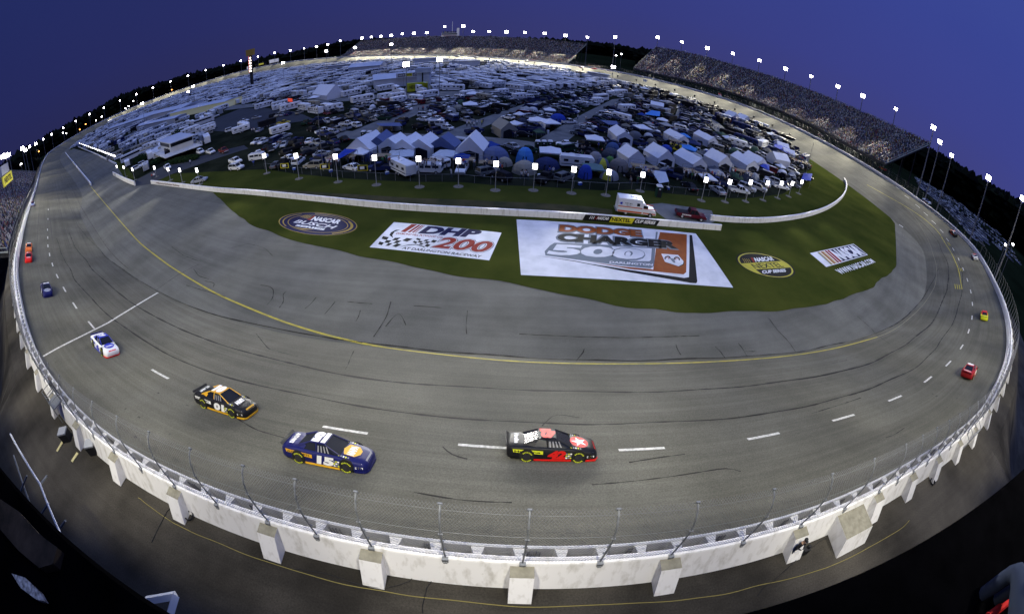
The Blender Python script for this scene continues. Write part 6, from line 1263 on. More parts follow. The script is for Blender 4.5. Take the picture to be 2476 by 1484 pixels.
hc = (q0+at3(450,382))/2; leafy('hedge', at3(440,392), 9, 2.0, 1.9, 1500, 'dark clipped hedge below the long side of the control cabin deck', 'hedge', 2); leafy('hedge', at3(374,397), 3.5, 4.5, 1.9, 900, 'dark clipped hedge below the short side of the control cabin deck', 'hedge', 3); leafy('tree', at3(342,392), 4, 4, 3.5, 900, 'round dark bush left of the control cabin', 'tree', 4, True); leafy('tree', at3(430,334), 3.5, 3.5, 5, 700, 'dark tree beside the pale roofed shed', 'tree', 6, True)
# ---- people of the camp
M_SKIN = mat('skin', (.42,.26,.18), .6); M_SHIRT = mat('shirt_cloth', (.5,.5,.5), .85, objcol=True, var=.05, scale=3); M_JEANS = mat('dark_trousers', (.03,.04,.07), .85); M_HAIR = mat('dark_hair', (.02,.015,.012), .8)
def person_mesh(name, arms=0, sit=False, step=.10):
    pts_ = [(0,0,.95),(0,.0,1.18),(0,.01,1.40),(0,.01,1.50),(0,.015,1.60),(0,.02,1.74)]; rad = [(.16,.11),(.15,.10),(.17,.10),(.055,.055),(.085,.10),(.07,.085)]; ed = [(0,1),(1,2),(2,3),(3,4),(4,5)]
    def add(p, r, to): pts_.append(p); rad.append(r); ed.append((to,len(pts_)-1)); return len(pts_)-1
    for s in (-1,1):
        h = add((s*.10,0,.88),(.10,.10),0); k = add((s*.11,-.02+s*step*.5 if not sit else -.42,.50 if not sit else .86),(.075,.075),h); f = add((s*.11,s*step if not sit else -.44,.09 if not sit else .42),(.05,.05),k); add((s*.12,(s*step if not sit else -.44)-.14,.05 if not sit else .38),(.045,.035),f)
        sh = add((s*.20,0,1.42),(.065,.065),2)
        if arms == 1: e = add((s*.30,-.10,1.62),(.05,.05),sh); w_ = add((s*.18,-.14,1.86),(.038,.038),e); add((s*.15,-.15,1.95),(.04,.03),w_)
        elif arms == 2: e = add((s*.30,-.05,1.20),(.048,.048),sh); w_ = add((s*.10,-.24,1.18),(.036,.036),e); add((s*.03,-.28,1.20),(.04,.03),w_)
        else: e = add((s*.27,.03,1.16),(.048,.048),sh); w_ = add((s*.27,-.06,.92),(.036,.036),e); add((s*.26,-.09,.83),(.04,.03),w_)
    me = bpy.data.meshes.new(name); me.from_pydata(pts_, ed, []); o = bpy.data.objects.new(name, me); COL.objects.link(o); md = o.modifiers.new('s', 'SKIN')
    for v, r in zip(me.skin_vertices[0].data, rad): v.radius = r
    me.skin_vertices[0].data[0].use_root = True; sb = o.modifiers.new('u', 'SUBSURF'); sb.levels = 1; sb.render_levels = 1
    dg = bpy.context.evaluated_depsgraph_get(); out = bpy.data.meshes.new_from_object(o.evaluated_get(dg)); bpy.data.objects.remove(o); out.name = name; out.materials.clear()
    for x in (M_SKIN, M_SHIRT, M_JEANS, M_HAIR): out.materials.append(x)
    for p in out.polygons:
        c = p.center; z = c.z; p.use_smooth = True
        p.material_index = 3 if (z > 1.69 or (z > 1.56 and c.y > .05)) and abs(c.x) < .13 and z < 1.9 else 0 if z > 1.46 and abs(c.x) < .13 else 2 if z < .97 and abs(c.x) < .22 else 1 if (z > 1.15 or abs(c.x) < .2) else 0
    return out
PM = [person_mesh('person', 0), person_mesh('person', 2), person_mesh('person', 1), person_mesh('person', 0, step=.22)]; PSIT = person_mesh('person', 2, True)
SHIRT = {'white':(.72,.72,.74),'black':(.015,.015,.018),'red':(.4,.03,.03),'navy':(.02,.03,.10),'grey':(.25,.25,.27),'yellow':(.55,.48,.05),'blue':(.05,.10,.40),'green':(.04,.18,.07),'tan':(.35,.28,.2)}
NP = 0
def person(x, y, z, col, lab, me=None, rz=None, group='spectators standing in the camp'):
    global NP
    if NP >= 292: return None
    NP += 1; o = link('person', me or RND.choice(PM), None, (x,y,z), RND.uniform(0,6.28) if rz is None else rz); o.color = (*SHIRT[col],1); s = RND.uniform(.94,1.06); o.scale = (s,s,s); return tag(o, lab, 'person', group)
PC = [('white',40),('black',14),('red',8),('navy',10),('grey',12),('blue',6),('tan',5),('green',3),('yellow',2)]
def crowdlet(px, n, w_, z, what, spread=1.2):
    a = at3(*px, z); 
    for k in range(n):
        c = wc(PC); person(a.x+RND.uniform(-w_,w_), a.y+RND.uniform(-spread,spread), z, c, f'{c} topped person, {nth(k+1)} {what}', rz=math.atan2(-a.y,-a.x)+math.pi/2+RND.uniform(-.7,.7))
def platform(px, w_, h, lab, d=2.4):
    a = at3(*px, 0); root = empty('viewing_platform', a, 0, lab, 'platform', 'viewing platforms on scaffolding and trucks'); m = MB(); m.box((0,0,h),(w_*2,d,.12)); m.build('deck', mat('plywood', (.25,.20,.13), .8), root)
    for x in (-w_,w_):
        for y_ in (-d/2,d/2): m = MB(); m.tube([(x,y_,0),(x,y_,h+.95)], .04, 4); m.build('leg', M_GALV, root)
    m = MB(); m.tube([(-w_,-d/2,h+.95),(w_,-d/2,h+.95),(w_,d/2,h+.95),(-w_,d/2,h+.95)], .03, 4); m.build('rail', M_GALV, root)
# ---- parking rows
row('the row nearest the haulage road', z2(440,850), z2(1200,705)); row('the second row from the haulage road', z2(430,915), z2(1420,722)); row('the third row from the haulage road', z2(470,1000), z2(1080,810)); row('the row beside the left lane', z2(900,880), z2(1100,800))
row('the line beside the left lane corner', z2(1160,870), z2(1420,770)); row('the line left of the middle lane', z2(1280,880), z2(1850,720)); row('the line below the white motorhome', z2(1450,740), z2(1850,700), miss=.3); row('the short line beyond the marquee', z2(0,760), z2(460,760)); row('the short line near the marquee', z2(0,735), z2(420,720)); row('the line on the paved lot', z2(0,870), z2(380,820), miss=.6); row('the second line on the paved lot', z2(0,960), z2(380,900), miss=.65); row('the line in the left field', z2(0,1040), z2(300,1030), miss=.3)
TM = [('black',34),('dark blue',18),('grey',12),('dark green',8),('white',12),('silver',8),('maroon',5)]
for nm, p, q in [('line one between middle and right lanes',z3(0,985),z3(480,800)),('line two between middle and right lanes',z3(60,930),z3(540,760)),('line three between middle and right lanes',z3(110,800),z3(700,700)),('the line right of the right lane',z3(480,985),z3(830,735)),('the second line right of the right lane',z3(500,1000),z3(1100,960)),('the third line right of the right lane',z3(640,960),z3(1130,850)),('the fourth line right of the right lane',z3(660,860),z3(1150,800)),('the fifth line right of the right lane',z3(700,800),z3(1180,740)),('the line behind the far right lane',z3(1220,985),z3(1260,800)),('the second line behind the far right lane',z3(1300,985),z3(1330,820)),('the third line behind the far right lane',z3(1390,1000),z3(1400,860)),
 ('the line behind the right shelters',z3(1420,1030),z3(1720,1110)),('the line at the right end of the camp',z3(1540,940),z3(1700,1000)),('the line beside the grass bank',z3(1700,900),z3(1850,1010)),('the middle line of the camp',z3(0,760),z3(420,700)),('the upper middle line of the camp',z3(0,710),z3(440,655)),('the upper right line of the camp',z3(480,700),z3(860,655)),('the second upper right line of the camp',z3(500,660),z3(800,625)),('the third upper right line of the camp',z3(850,720),z3(1240,790)),('the fourth upper right line of the camp',z3(880,690),z3(1290,770)),('the front line at the right fence',f4(600,1040),f4(1700,1100)),('the front line behind the left banners',f1(300,620),f1(900,560)),('the line left of the blue awning',f1(100,330),f1(1000,180)),('the line before the gate grass',f1(0,420),f1(420,300)),('the front line at the right tip',f5(850,1090),f5(1100,900)),('the line behind the right trailer',f5(480,900),f5(900,1000))]:
    row(nm, p, q, cmix=TM, miss=.16, jitter=.6)
# ---- rows of campers far out
def grid(nm, poly, rows_from, rows_to, n, kmix, cmix, gapf=1.0):
    for k in range(n):
        t = (k+.5)/n; A = (rows_from[0][0]*(1-t)+rows_from[1][0]*t, rows_from[0][1]*(1-t)+rows_from[1][1]*t); B = (rows_to[0][0]*(1-t)+rows_to[1][0]*t, rows_to[0][1]*(1-t)+rows_to[1][1]*t)
        row(f'{nm} {nth(k+1)} rank back', A, B, kmix, cmix, miss=.12, jitter=.7, gapf=gapf)
RV = [('motorhome',40),('trailer',34),('bus',8),('van',8),('pickup',10)]; RC = [('white',70),('silver',14),('beige',12),('dark blue',3),('black',4)]
for k, (A, B) in enumerate([(z2(0,735-45),z2(930,655)),(z2(0,665),z2(900,620)),(z2(0,640),z2(900,592)),(z2(0,618),z2(930,568)),(z2(0,598),z2(1180,545)),(z2(0,580),z2(1180,522)),(z2(0,562),z2(1180,502)),(z2(20,545),z2(1190,485)),(z2(60,528),z2(1250,470)),(z2(160,512),z2(1300,458)),
    (z2(1260,640),z2(1850,610)),(z2(1260,618),z2(1850,590)),(z2(1260,596),z2(1850,572)),(z2(1260,560),z2(1850,548)),(z2(1260,535),z2(1850,528)),(z2(1260,512),z2(1850,508)),(z2(1300,490),z2(1850,490)),(z3(0,660),z3(420,640)),(z3(0,640),z3(440,612)),(z3(0,612),z3(430,590)),(z3(0,590),z3(440,568)),(z3(0,568),z3(420,548)),(z3(0,545),z3(380,530)),(z3(0,522),z3(300,512))]):
    row(f'{nth(k+1)} camper rank from the front', A, B, RV, RC, miss=.10, jitter=.8)
g1 = Zf(257.8,116,.1822)
for k, (A, B) in enumerate([(g1(1250,740),g1(2476,640)),(g1(1180,700),g1(2476,590)),(g1(1170,660),g1(2476,545)),(g1(1180,620),g1(2476,500)),(g1(1230,580),g1(2476,460)),(g1(1300,545),g1(2476,420)),(g1(1380,510),g1(2476,385)),(g1(1500,475),g1(2476,350)),(g1(1650,440),g1(2476,320)),
    (g1(620,800),g1(1100,690)),(g1(560,770),g1(1080,640)),(g1(700,720),g1(1080,610)),(g1(260,860),g1(620,790)),(g1(120,960),g1(420,890)),(g1(60,1010),g1(300,960)),(g1(20,1150),g1(330,1060)),(g1(60,1230),g1(560,1100)),(g1(200,1270),g1(640,1150))]):
    row(f'{nth(k+1)} camper rank of the left infield', A, B, RV+[('suv',10)], RC, miss=.16, jitter=1.0)
# ---- dense filling of the rest of the infield: camp on the right half, campers beyond
def inpoly(x, y, P):
    c = False; j = len(P)-1
    for i in range(len(P)):
        if (P[i][1] > y) != (P[j][1] > y) and x < (P[j][0]-P[i][0])*(y-P[i][1])/(P[j][1]-P[i][1])+P[i][0]: c = not c
        j = i
    return c
OCC = {}
def occ_add(x, y, r):
    OCC.setdefault((int(x//8),int(y//8)), []).append((x,y,r))
def occ_ok(x, y, r):
    a, b = int(x//8), int(y//8)
    for i in range(-2,3):
        for j in range(-2,3):
            for (u,v,q) in OCC.get((a+i,b+j),()):
                if (u-x)**2+(v-y)**2 < (r+q)**2: return False
    return True
for o in list(COL.objects):
    if o.parent is None and o.get('category') in ('car','pickup','van','motorhome','caravan','coach','tent','canopy','tarpaulin','building','lorry','cabin','portable toilet','ambulance','trailer','tower','platform'):
        r = {'motorhome':3.4,'caravan':3.0,'coach':3.8,'tent':3.2,'building':3,'ambulance':4}.get(o['category'], 1.9); occ_add(o.location.x, o.location.y, r)
for a_, b_, r_ in KEEP: occ_add(a_, b_, r_*.9)
for L__ in REST.values():
    for k_ in L__: occ_add(k_[1], k_[2], 3)
LANES = [pts(q) for q in ([(802,335),(900,341),(1058,343),(1238,357),(1400,360),(1400,338),(1250,337),(1100,324),(1049,325),(960,320),(815,316)],[(802,336),(880,336),(960,302),(1100,240),(1145,221),(1090,221),(1036,237),(980,262),(890,300)],[(1045,332),(1120,334),(1242,281),(1314,251),(1398,222),(1410,210),(1380,210),(1296,242),(1234,262),(1132,296)],[(1286,346),(1376,344),(1396,326),(1444,291),(1524,247),(1515,236),(1476,240),(1396,280),(1335,315)],[(1606,336),(1670,336),(1660,290),(1667,261),(1637,256),(1624,290)],[(1695,272),(1744,300),(1770,328),(1742,332),(1710,305),(1686,282)],[(530,274),(619,262),(800,251),(1020,235),(1245,228),(1304,215),(1296,206),(1230,215),(1020,222),(800,238),(640,248),(545,254)],[(300,440),(480,360),(520,340),(640,330),(760,340),(640,380),(560,400),(600,440),(620,470),(365,470)],[(480,310),(520,288),(580,266),(640,264),(720,274),(750,290),(640,306),(560,318)])]
CAMPP = pts([(330,440),(380,428),(470,430),(560,442),(620,425),(700,408),(820,412),(1000,425),(1200,436),(1380,444),(1540,450),(1700,462),(1830,462),(1890,452),(1925,430),(1950,400)])+[tuple(E_[i]-nE[i]*7) for i in range(24, len(E_)-6, 2)]+pts([(200,352),(240,366),(290,388),(310,410)])
XS = [p[0] for p in CAMPP]; YS = [p[1] for p in CAMPP]
DUN = [(.03,.035,.06),(.10,.11,.14),(.05,.06,.09),(.30,.31,.33),(.02,.05,.25),(.05,.09,.06),(.45,.47,.52),(.16,.15,.13)]
cand = []
for _ in range(16000):
    q = RND.random(); 
    if q < .45: x = RND.uniform(-60,140); y_ = RND.uniform(75,300)
    else: x = RND.uniform(min(XS),max(XS)); y_ = RND.uniform(min(YS),max(YS))
    cand.append((math.hypot(x,y_), x, y_))
cand.sort(); nf = 0; NPF = 0; FILL = []; th0 = math.atan2(*(at3(*z2(1200,690))-at3(*z2(400,850))).yx)
for d, x, y_ in cand:
    if not inpoly(x, y_, CAMPP) or any(inpoly(x, y_, L__) for L__ in LANES): continue
    az = math.degrees(math.atan2(x, y_)); right = az > -2 or d < 88
    park = (-40 < az < -2) and 100 < d < 165
    if d > 175 or (az < -32 and d > 130):
        k = wc([('motorhome',34),('trailer',34),('bus',6),('van',8),('pickup',8),('suv',10)]); r = {'motorhome':3.0,'trailer':2.7,'bus':3.4}.get(k,1.9); col = wc(RC)
        if d > 175 and az > 12: k = wc([('sedan',20),('suv',20),('pickup',20),('van',8),('trailer',14),('motorhome',14)]); r = 2.0; col = wc(TM)
        if not occ_ok(x, y_, r): continue
        occ_add(x, y_, r); nf += 1; FILL.append((vehicle(k, x, y_, th0+RND.choice((0,0,math.pi/2))+RND.uniform(-.1,.1), col, 'x'), f'{col} {KINDS[k][1]} in the far infield'))
        continue
    if park and RND.random() < .55: continue
    t = RND.random()
    if t < .62 or park:
        k = wc([('sedan',30),('suv',28),('pickup',28),('van',8),('trailer',5)]); r = 1.75 if k != 'trailer' else 2.6; col = wc(TM if RND.random() < .8 else CMIX)
        if not occ_ok(x, y_, r): continue
        occ_add(x, y_, r); nf += 1; FILL.append((vehicle(k, x, y_, th0+RND.choice((0,math.pi/2,math.pi/2))+RND.uniform(-.25,.25), col, 'x'), f'{col} {KINDS[k][1]} squeezed into the camp'))
    elif t < .86 and d > 84:
        w_ = RND.uniform(2.6,4.4)
        if not occ_ok(x, y_, w_*.45): continue
        occ_add(x, y_, w_*.45); nf += 1; P_ = Vector((x,y_,0)); c_ = RND.choice(DUN+[(.62,.65,.72)]); 
        if RND.random() < .45: FILL.append((dome(P_, w_, w_*.55, c_, 'x', RND.uniform(0,3)), f'{"pale" if sum(c_) > 1 else "blue" if c_[2] > .2 else "dark"} small tent among cars'))
        else: FILL.append((canopy(P_, w_, 2.7, c_, 'x', RND.uniform(0,1.5)), f'{"pale" if sum(c_) > 1 else "blue" if c_[2] > .2 else "dark"} awning among cars'))
    elif d < 210:
        for _k in range(RND.randint(1,3)):
            xx, yy = x+RND.uniform(-1.5,1.5), y_+RND.uniform(-1.5,1.5)
            if occ_ok(xx, yy, .3) and NPF < 60: c = wc(PC); NPF += 1; FILL.append((person(xx, yy, .06, c, 'x'), f'person in {c} top among the tents'))
GF = {}
for o, base in FILL:
    if o is not None: GF.setdefault(base, []).append((math.atan2(o.location.x, o.location.y), o))
for base, L__ in GF.items():
    for k_, (az, o) in enumerate(sorted(L__, key=lambda q: q[0])): o['label'] = f'{base}, {nth(k_+1)} from the left of those'
CLS = ['white','silver','dark blue','black','grey','beige','dark red']
def merged(items, name, label, key, z=.06):
    V = []; F = []; M_ = []; b0 = 0; cache = {}
    for kind, x, y_, rz, col in items:
        if kind not in cache:
            me_ = VME[kind]; v = np.empty(len(me_.vertices)*3); me_.vertices.foreach_get('co', v); cache[kind] = (v.reshape(-1,3), [(tuple(p.vertices), p.material_index) for p in me_.polygons])
        v, fs = cache[kind]; c, s_ = math.cos(rz), math.sin(rz); q = np.stack([v[:,0]*c-v[:,1]*s_+x, v[:,0]*s_+v[:,1]*c+y_, v[:,2]+z],1); V += q.tolist()
        ci = CLS.index(col) if col in CLS else 0 if sum(PAINTS[col]) > 1 else 3
        for f, mi in fs: F.append(tuple(b0+i for i in f)); M_.append(4+ci if mi == 0 else mi-1)
        b0 += len(v)
    me_ = bpy.data.meshes.new(name); me_.from_pydata(V, [], F)
    for x in [M_VGL, M_TRIM, M_LIGHTS, M_TAIL]+[mat('far_paint_'+c.replace(' ','_'), PAINTS[c], .5, var=.15, scale=.2) for c in CLS]: me_.materials.append(x)
    me_.polygons.foreach_set('material_index', M_); return tag(link(name, me_), label, key, kind='stuff')
for key, L_ in REST.items(): merged(L_, 'distant_vehicles', f'mass of further parked {key}s in the distance of the infield', key)
# ---- outer car park on the right, beyond the fence
OP = [(z_, ) for z_ in ()]
o7 = Zf(2126.9,322.25,.17376)
m = MB()
UA = [(2214,432),(2283,470),(2353,512),(2400,545),(2457,579),(2500,610)]; LA = [(2226,456),(2290,512),(2345,572),(2392,625),(2440,690),(2485,760)]
nk = 11; ORES = []; NO = 0
for k in range(nk):
    t_ = (k+.5)/nk; LN = [(a[0]*(1-t_)+b[0]*t_, a[1]*(1-t_)+b[1]*t_) for a, b in zip(UA, LA)]; P = resamp(np.array([tuple(at3(*q, -.2)) for q in LN]), 3.0 if k > 5 else 3.6); n = 0
    for i_ in range(len(P)-1):
        if n > 31: break
        if RND.random() < .10: continue
        th = math.atan2(P[i_+1][1]-P[i_][1], P[i_+1][0]-P[i_][0])+1.57; n += 1; kd = wc([('sedan',40),('suv',30),('pickup',20),('van',10)]); c = wc([('white',40),('silver',30),('grey',10),('black',8),('beige',10),('dark blue',6)])
        if k < 5 or (kd in ('sedan','suv') and NO >= 98): ORES.append((kd, P[i_][0], P[i_][1], th+RND.uniform(-.04,.04), c)); continue
        NO += kd in ('sedan','suv')
        o = link(ONAME[kd], VME[kd], None, (P[i_][0]+RND.uniform(-.4,.4),P[i_][1]+RND.uniform(-.4,.4),-.25), th+RND.uniform(-.04,.04)); o.color = (*PAINTS[c],1); tag(o, f'{c} {KINDS[kd][1]}, {nth(n)} along the {nth(k+1)} line of the outer car park', KINDS[kd][2], 'vehicles in the outer car park')
merged(ORES, 'distant_vehicles', 'further rows of parked cars filling the outer car park below the wooded hill', 'car', -.25)
for px, n, w_, h, what in [(f1(1600,580),9,3.2,1.9,'on the deck right of the third lamp'),(f2_(50,560),10,3.0,1.9,'on the dark platform beside the fourth lamp'),(f2_(890,640),11,2.4,2.35,'on the white van roof'),(f2_(1490,640),8,1.8,1.9,'on the pickup platform'),(f2_(1900,640),4,1.2,1.2,'on the wooden bench by the sixth lamp'),(f4(60,760),12,2.8,1.9,'on the low stage left of the long pale awning'),(f4(1010,840),9,2.8,1.9,'on the platform in front of the long low shelter'),(f4(1450,850),8,2.4,.9,'before the saddle roofed shelter'),(f4(1880,820),9,2.6,1.9,'before the shelter with square windows'),(f4(640,270),6,1.6,2.2,'above the yellow banner'),(f5(1000,700),14,4.5,1.6,'on the truck at the right edge'),(f5(880,560),10,4,1.2,'beside the pale shelter roofs')]:
    if 'van' not in what: platform(px, w_+.3, h, f'raised viewing platform {what}')
    crowdlet(px, n, w_, h+.06, what)
for px, n, w_, what, sp_ in [(z3(180,1075),1,.2,'before the three toilets',.2),(z3(400,1095),2,.6,'in front of the white pickup',.4),(z3(520,1100),2,.6,'near the fence by the white canopy',.4),(z3(510,880),3,1.5,'walking on the right lane',2),(z3(740,780),2,1,'standing on the upper right lane',1),(z2(1580,915),5,2.5,'beside the middle lane',2),(z2(1620,905),3,1.5,'on the middle lane',1.5),(z2(1210,805),4,2,'beside the row end',1.5),(z3(1000,880),10,4,'around the blue tarpaulin',3),(z3(1090,930),9,4,'beside the white pointed canopy',3),(z3(1160,800),5,3,'at the lane end',3),(z3(1440,920),8,4,'beside the far right lane',4),(z3(1650,900),10,6,'near the white marquees',4),(z3(560,560),10,8,'beside the inner wall',4),(z3(700,600),14,10,'along the inner wall left of the masts',4),(z3(900,640),14,10,'along the inner wall between the masts',4),(z3(1150,700),12,10,'along the inner wall right of the masts',4),(g0(2230,280),3,.8,'beside the paved lot fence',.6),(g0(1070,880),1,.2,'walking on the gate road',.2),(g0(2240,910),1,.2,'beside the white van',.2),(g0(400,1130),3,1.0,'behind the wall end',.4),(g0(600,1130),1,.2,'between the gate lamps',.2),(f3_(2040,880),2,.6,'near the fence by the grey and yellow tent',.4),(g1(1960,1110),2,.6,'near the paved lot',.6),(z2(1700,610),8,4,'on the long motorhome side',2)]:
    crowdlet(px, n, w_, .06, what, sp_)
a = at3(790,476,0); person(a.x, a.y+.5, .06, 'tan', 'person in a tan top crouching behind the long white infield wall', PSIT, 0)
for k in range(14):
    p = at(215+k*5.2, 372+k*2.0); person(float(p[0]), float(p[1]), .06, wc([('red',2),('white',3),('blue',3),('black',2)]), f'pit crew member, {nth(k+1)} along the pit wall', group='pit crews behind the wall')
for k in range(22):
    px, py = 218-k*1.0+ (k*3.9), 371+k*1.55
for k in range(20):
    b = at3(193+k*4.6, 353+k*2.15); root = empty('pit_lamp', b, 0, f'small pit lane lamp, {nth(k+1)} along the pit wall', 'lamp', 'row of small lamps along the pit lane'); m = MB(); m.tube([(0,0,0),(0,0,3.2)], .05, 4); m.build('post', M_POLE, root); m = MB(); m.box((0,-.1,3.5),(.75,.2,.75)); m.build('lamp_panel', M_PANEL, root)
# banners and small litter of the camp
def banner(px, w_, h, z, lab, draw):
    a = at3(*px, 0); root = empty('banner', (a.x,a.y,z), 0, lab, 'banner'); m = MB(); m.box((0,.03,h/2),(w_,.03,h)); m.build('cloth', M_YSIGN, root); m = MB(); draw(m, w_, h); m.build('lettering', [M_BLK,M_LET], root)
def bd(m, w_, h):
    m.poly([(-w_*.42,0,h*.1),(w_*.42,0,h*.1),(w_*.42,0,h*.9),(-w_*.42,0,h*.9)], 0); m.poly([(-w_*.25,-.01,h*.25),(w_*.18,-.01,h*.3),(w_*.18,-.01,h*.8),(-w_*.25,-.01,h*.75)], 1)
for k, (x, y_) in enumerate([(540,690),(1285,710),(1985,740)]): banner(f1(x,y_), 2.3, 1.2, .5, f'yellow and black race banner on the camp fence, {nth(k+1)} from the left', bd)
banner(f4(670,400), 2.6, 1.6, 1.4, 'yellow banner with a black oval hanging below people', lambda m,w_,h: m.poly([(w_*.3*math.cos(t),-.01,h*.5+h*.38*math.sin(t)) for t in np.linspace(0,6.28,20)[:-1]],0))
# camp fence along the lamps
FP = [(640,409),(720,420),(820,430),(910,436),(1014,440),(1108,440),(1198,448),(1290,450),(1381,456),(1464,461),(1547,458),(1620,468),(1695,474),(1760,478),(1820,477)]
P = resamp(at(np.array(FP,float)), 3.0); root = empty('camp_fence', (P[0][0],P[0][1],0), 0, 'low chain link fence along the front of the camp behind the lamps', 'fence'); r0 = Vector((P[0][0],P[0][1],0))
for p in P: m = MB(); m.tube([(p[0]-r0.x,p[1]-r0.y,0),(p[0]-r0.x,p[1]-r0.y,1.5)], .035, 4); m.build('post', M_GALV, root)
m = MB(); m.tube([(p[0]-r0.x,p[1]-r0.y,1.48) for p in P], .022, 3, cap=False); m.build('top_rail', M_GALV, root)
M_BINW = mat('white_bin_plastic', (.6,.62,.66), .5); bn = MB(); bn.cyl((0,0,.5), .3, 1.0, 10, r2=.34); bme2 = bn.mesh('rubbish_bin', M_BINW)
for k, p in enumerate([z2(1285,975),z2(1650,835),z2(1790,800),z3(45,740),z3(140,770),z3(45,830),z3(260,970),z3(390,660),z3(1145,870),f3_(500,850),f2_(1660,60),f2_(1770,60),z2(675,715),z3(300,690),z3(1650,1110)]): a = at3(*p, .06); tag(link('rubbish_bin', bme2, None, a), f'white rubbish bin, {nth(k+1)} of those along the camp lanes', 'bin', 'white rubbish bins along the lanes')
cl_ = MB(); cl_.box((0,0,.22),(.7,.42,.42)); cl_.box((0,0,.47),(.74,.46,.08),m=1); cme = cl_.mesh('cool_box', [mat('cooler_blue', (.03,.08,.40), .5), M_BINW])
for k, p in enumerate([f1(710,680),f1(1390,720),f2_(410,770),f2_(470,790),f2_(60,760),f3_(800,830),f3_(690,770),f3_(1260,960),f4(520,1040)]): a = at3(*p, .06); tag(link('cool_box', cme, None, a, k), f'blue cool box with white lid, {nth(k+1)} along the camp fence', 'cool box', 'cool boxes at the camp fence')
# flags
def flag(px, h, col, lab):
    a = at3(*px, 0); root = empty('flag', a, 0, lab, 'flag'); m = MB(); m.tube([(0,0,0),(0,0,h)], .05, 4); m.build('flagpole', M_GALV, root); m = MB(); m.loft([[(x*.5,.12*math.sin(x*1.6),h-1.6-.1*x),(x*.5,.12*math.sin(x*1.6+.4),h-.1*x)] for x in range(6)], closed=False); m.build('cloth', col, root)
flag(z3(1478,790), 11, mat('red_white_flag', (.75,.70,.70), .8, rgb2=(.6,.02,.02), scale=.8, thr=(.5,.52)), 'red and white flag on a tall pole beside the far right lane'); flag(z2(235,805), 6, mat('red_balloon', (.6,.05,.03), .6, emit=(.9,.1,.05), estr=.6), 'glowing red banner on the haulage road verge')
flag(z3(945,640), 7, M_LET, 'small white flag beside the inner wall')
# ================================================================ FOREGROUND: roof edge, lower stand, people by the wall
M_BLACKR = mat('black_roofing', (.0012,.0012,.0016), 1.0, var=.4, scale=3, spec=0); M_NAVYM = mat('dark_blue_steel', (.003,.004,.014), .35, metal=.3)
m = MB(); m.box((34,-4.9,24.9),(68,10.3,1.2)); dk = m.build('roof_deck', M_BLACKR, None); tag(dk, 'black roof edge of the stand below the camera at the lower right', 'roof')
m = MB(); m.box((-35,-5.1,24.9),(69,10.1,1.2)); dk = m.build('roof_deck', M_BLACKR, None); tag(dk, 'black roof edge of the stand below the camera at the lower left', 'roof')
m = MB(); m.box((0,-9.5,42),(150,11,30)); tw_ = m.build('unseen_sky_blocker', M_BLACKR, None); tag(tw_, 'unseen black block added behind the roof edge to cut off sky light', 'building')  # added out of view: blocks sky light so outer road and wall darken
# handrail beam and braces of the lower stand at the left
P = [at3(25,1049,16), at3(97,1170,16), at3(163,1324,16)]; root = empty('handrail_beam', P[1], 0, 'white steel handrail beam with braces on the lower stand at the bottom left', 'steel frame'); q = [tuple(p-P[1]) for p in P]
m = MB(); m.tube([q[0],q[1],q[2]], .065, 6); m.build('beam', mat('pale_beam_paint', (.42,.44,.50), .5), root)
for a, b in (((33,1100),(78,1230)),((65,1150),(45,1200)),((97,1170),(113,1150)),((118,1215),(98,1245)),((158,1258),(140,1284))): m = MB(); m.tube([tuple(at3(*a,15.8)-P[1]),tuple(at3(*b,15.0)-P[1])], .06, 5); m.build('brace', mat('dull_brace', (.10,.11,.13), .5), root)
C = [at3(0,1180,15), at3(60,1225,15), at3(120,1290,15), at3(155,1345,15)]
m = MB(); Q = [tuple(p) for p in C]+[(c.x,c.y-6,c.z+3) for c in C[::-1]]; m.add(Q+[(a,b,c-.5) for a,b,c in Q], [(0,1,2,3,4,5,6,7),(15,14,13,12,11,10,9,8)]+[(i,8+i,8+(i+1)%8,(i+1)%8) for i in range(8)]); o = m.build('lower_stand', M_NAVYM); tag(o, 'dark slope of the lower stand behind the white handrail at bottom left', 'grandstand')
P0 = at3(0,1215,25.7)
m = MB(); Q = [at3(*p, 25.56) for p in [(0,1205),(45,1235),(95,1290),(138,1322),(128,1362),(95,1372),(45,1330),(0,1278)]]; V = [tuple(p) for p in Q]; m.add(V+[(a,b,c-.06) for a,b,c in V], [tuple(range(8)), tuple(range(15,7,-1))]+[(i,8+i,8+(i+1)%8,(i+1)%8) for i in range(8)]); o = m.build('concrete_ledge', mat('stained_ledge', (.045,.034,.026), .8, rgb2=(.008,.007,.006), scale=6)); tag(o, 'stained brown concrete ledge on the roof edge at lower left', 'ledge')
m = MB(); Q = [at3(*p, 25.6) for p in [(28,1385),(60,1395),(95,1428),(108,1452),(88,1448),(50,1420)]]; V = [tuple(p) for p in Q]; m.add(V+[(a,b,c-.03) for a,b,c in V], [tuple(range(6)), tuple(range(11,5,-1))]+[(i,6+i,6+(i+1)%6,(i+1)%6) for i in range(6)]); o = m.build('crumpled_plastic', mat('shiny_plastic', (.6,.58,.56), .15, rgb2=(.08,.07,.06), scale=30, bump=1, bscale=40)); tag(o, 'crumpled shiny plastic sheet glinting on the dark roof at bottom left', 'plastic sheet')
A = at3(355,1450,22); B = at3(425,1438,22); C2 = at3(412,1482,22); root = empty('corner_bracket', B, 0, 'angled white steel corner frame at the bottom edge left of centre', 'steel frame')
for k, (a, b) in enumerate(((A,B),(B,C2))): m = MB(); m.tube([tuple(a-B),tuple(b-B)], .07, 4); m.build('frame_bar', mat('pale_beam_paint', (.42,.44,.50), .5), root)
for s, xy in ((-1,(-7.2,.3)),(1,(-3.0,.1))): pass
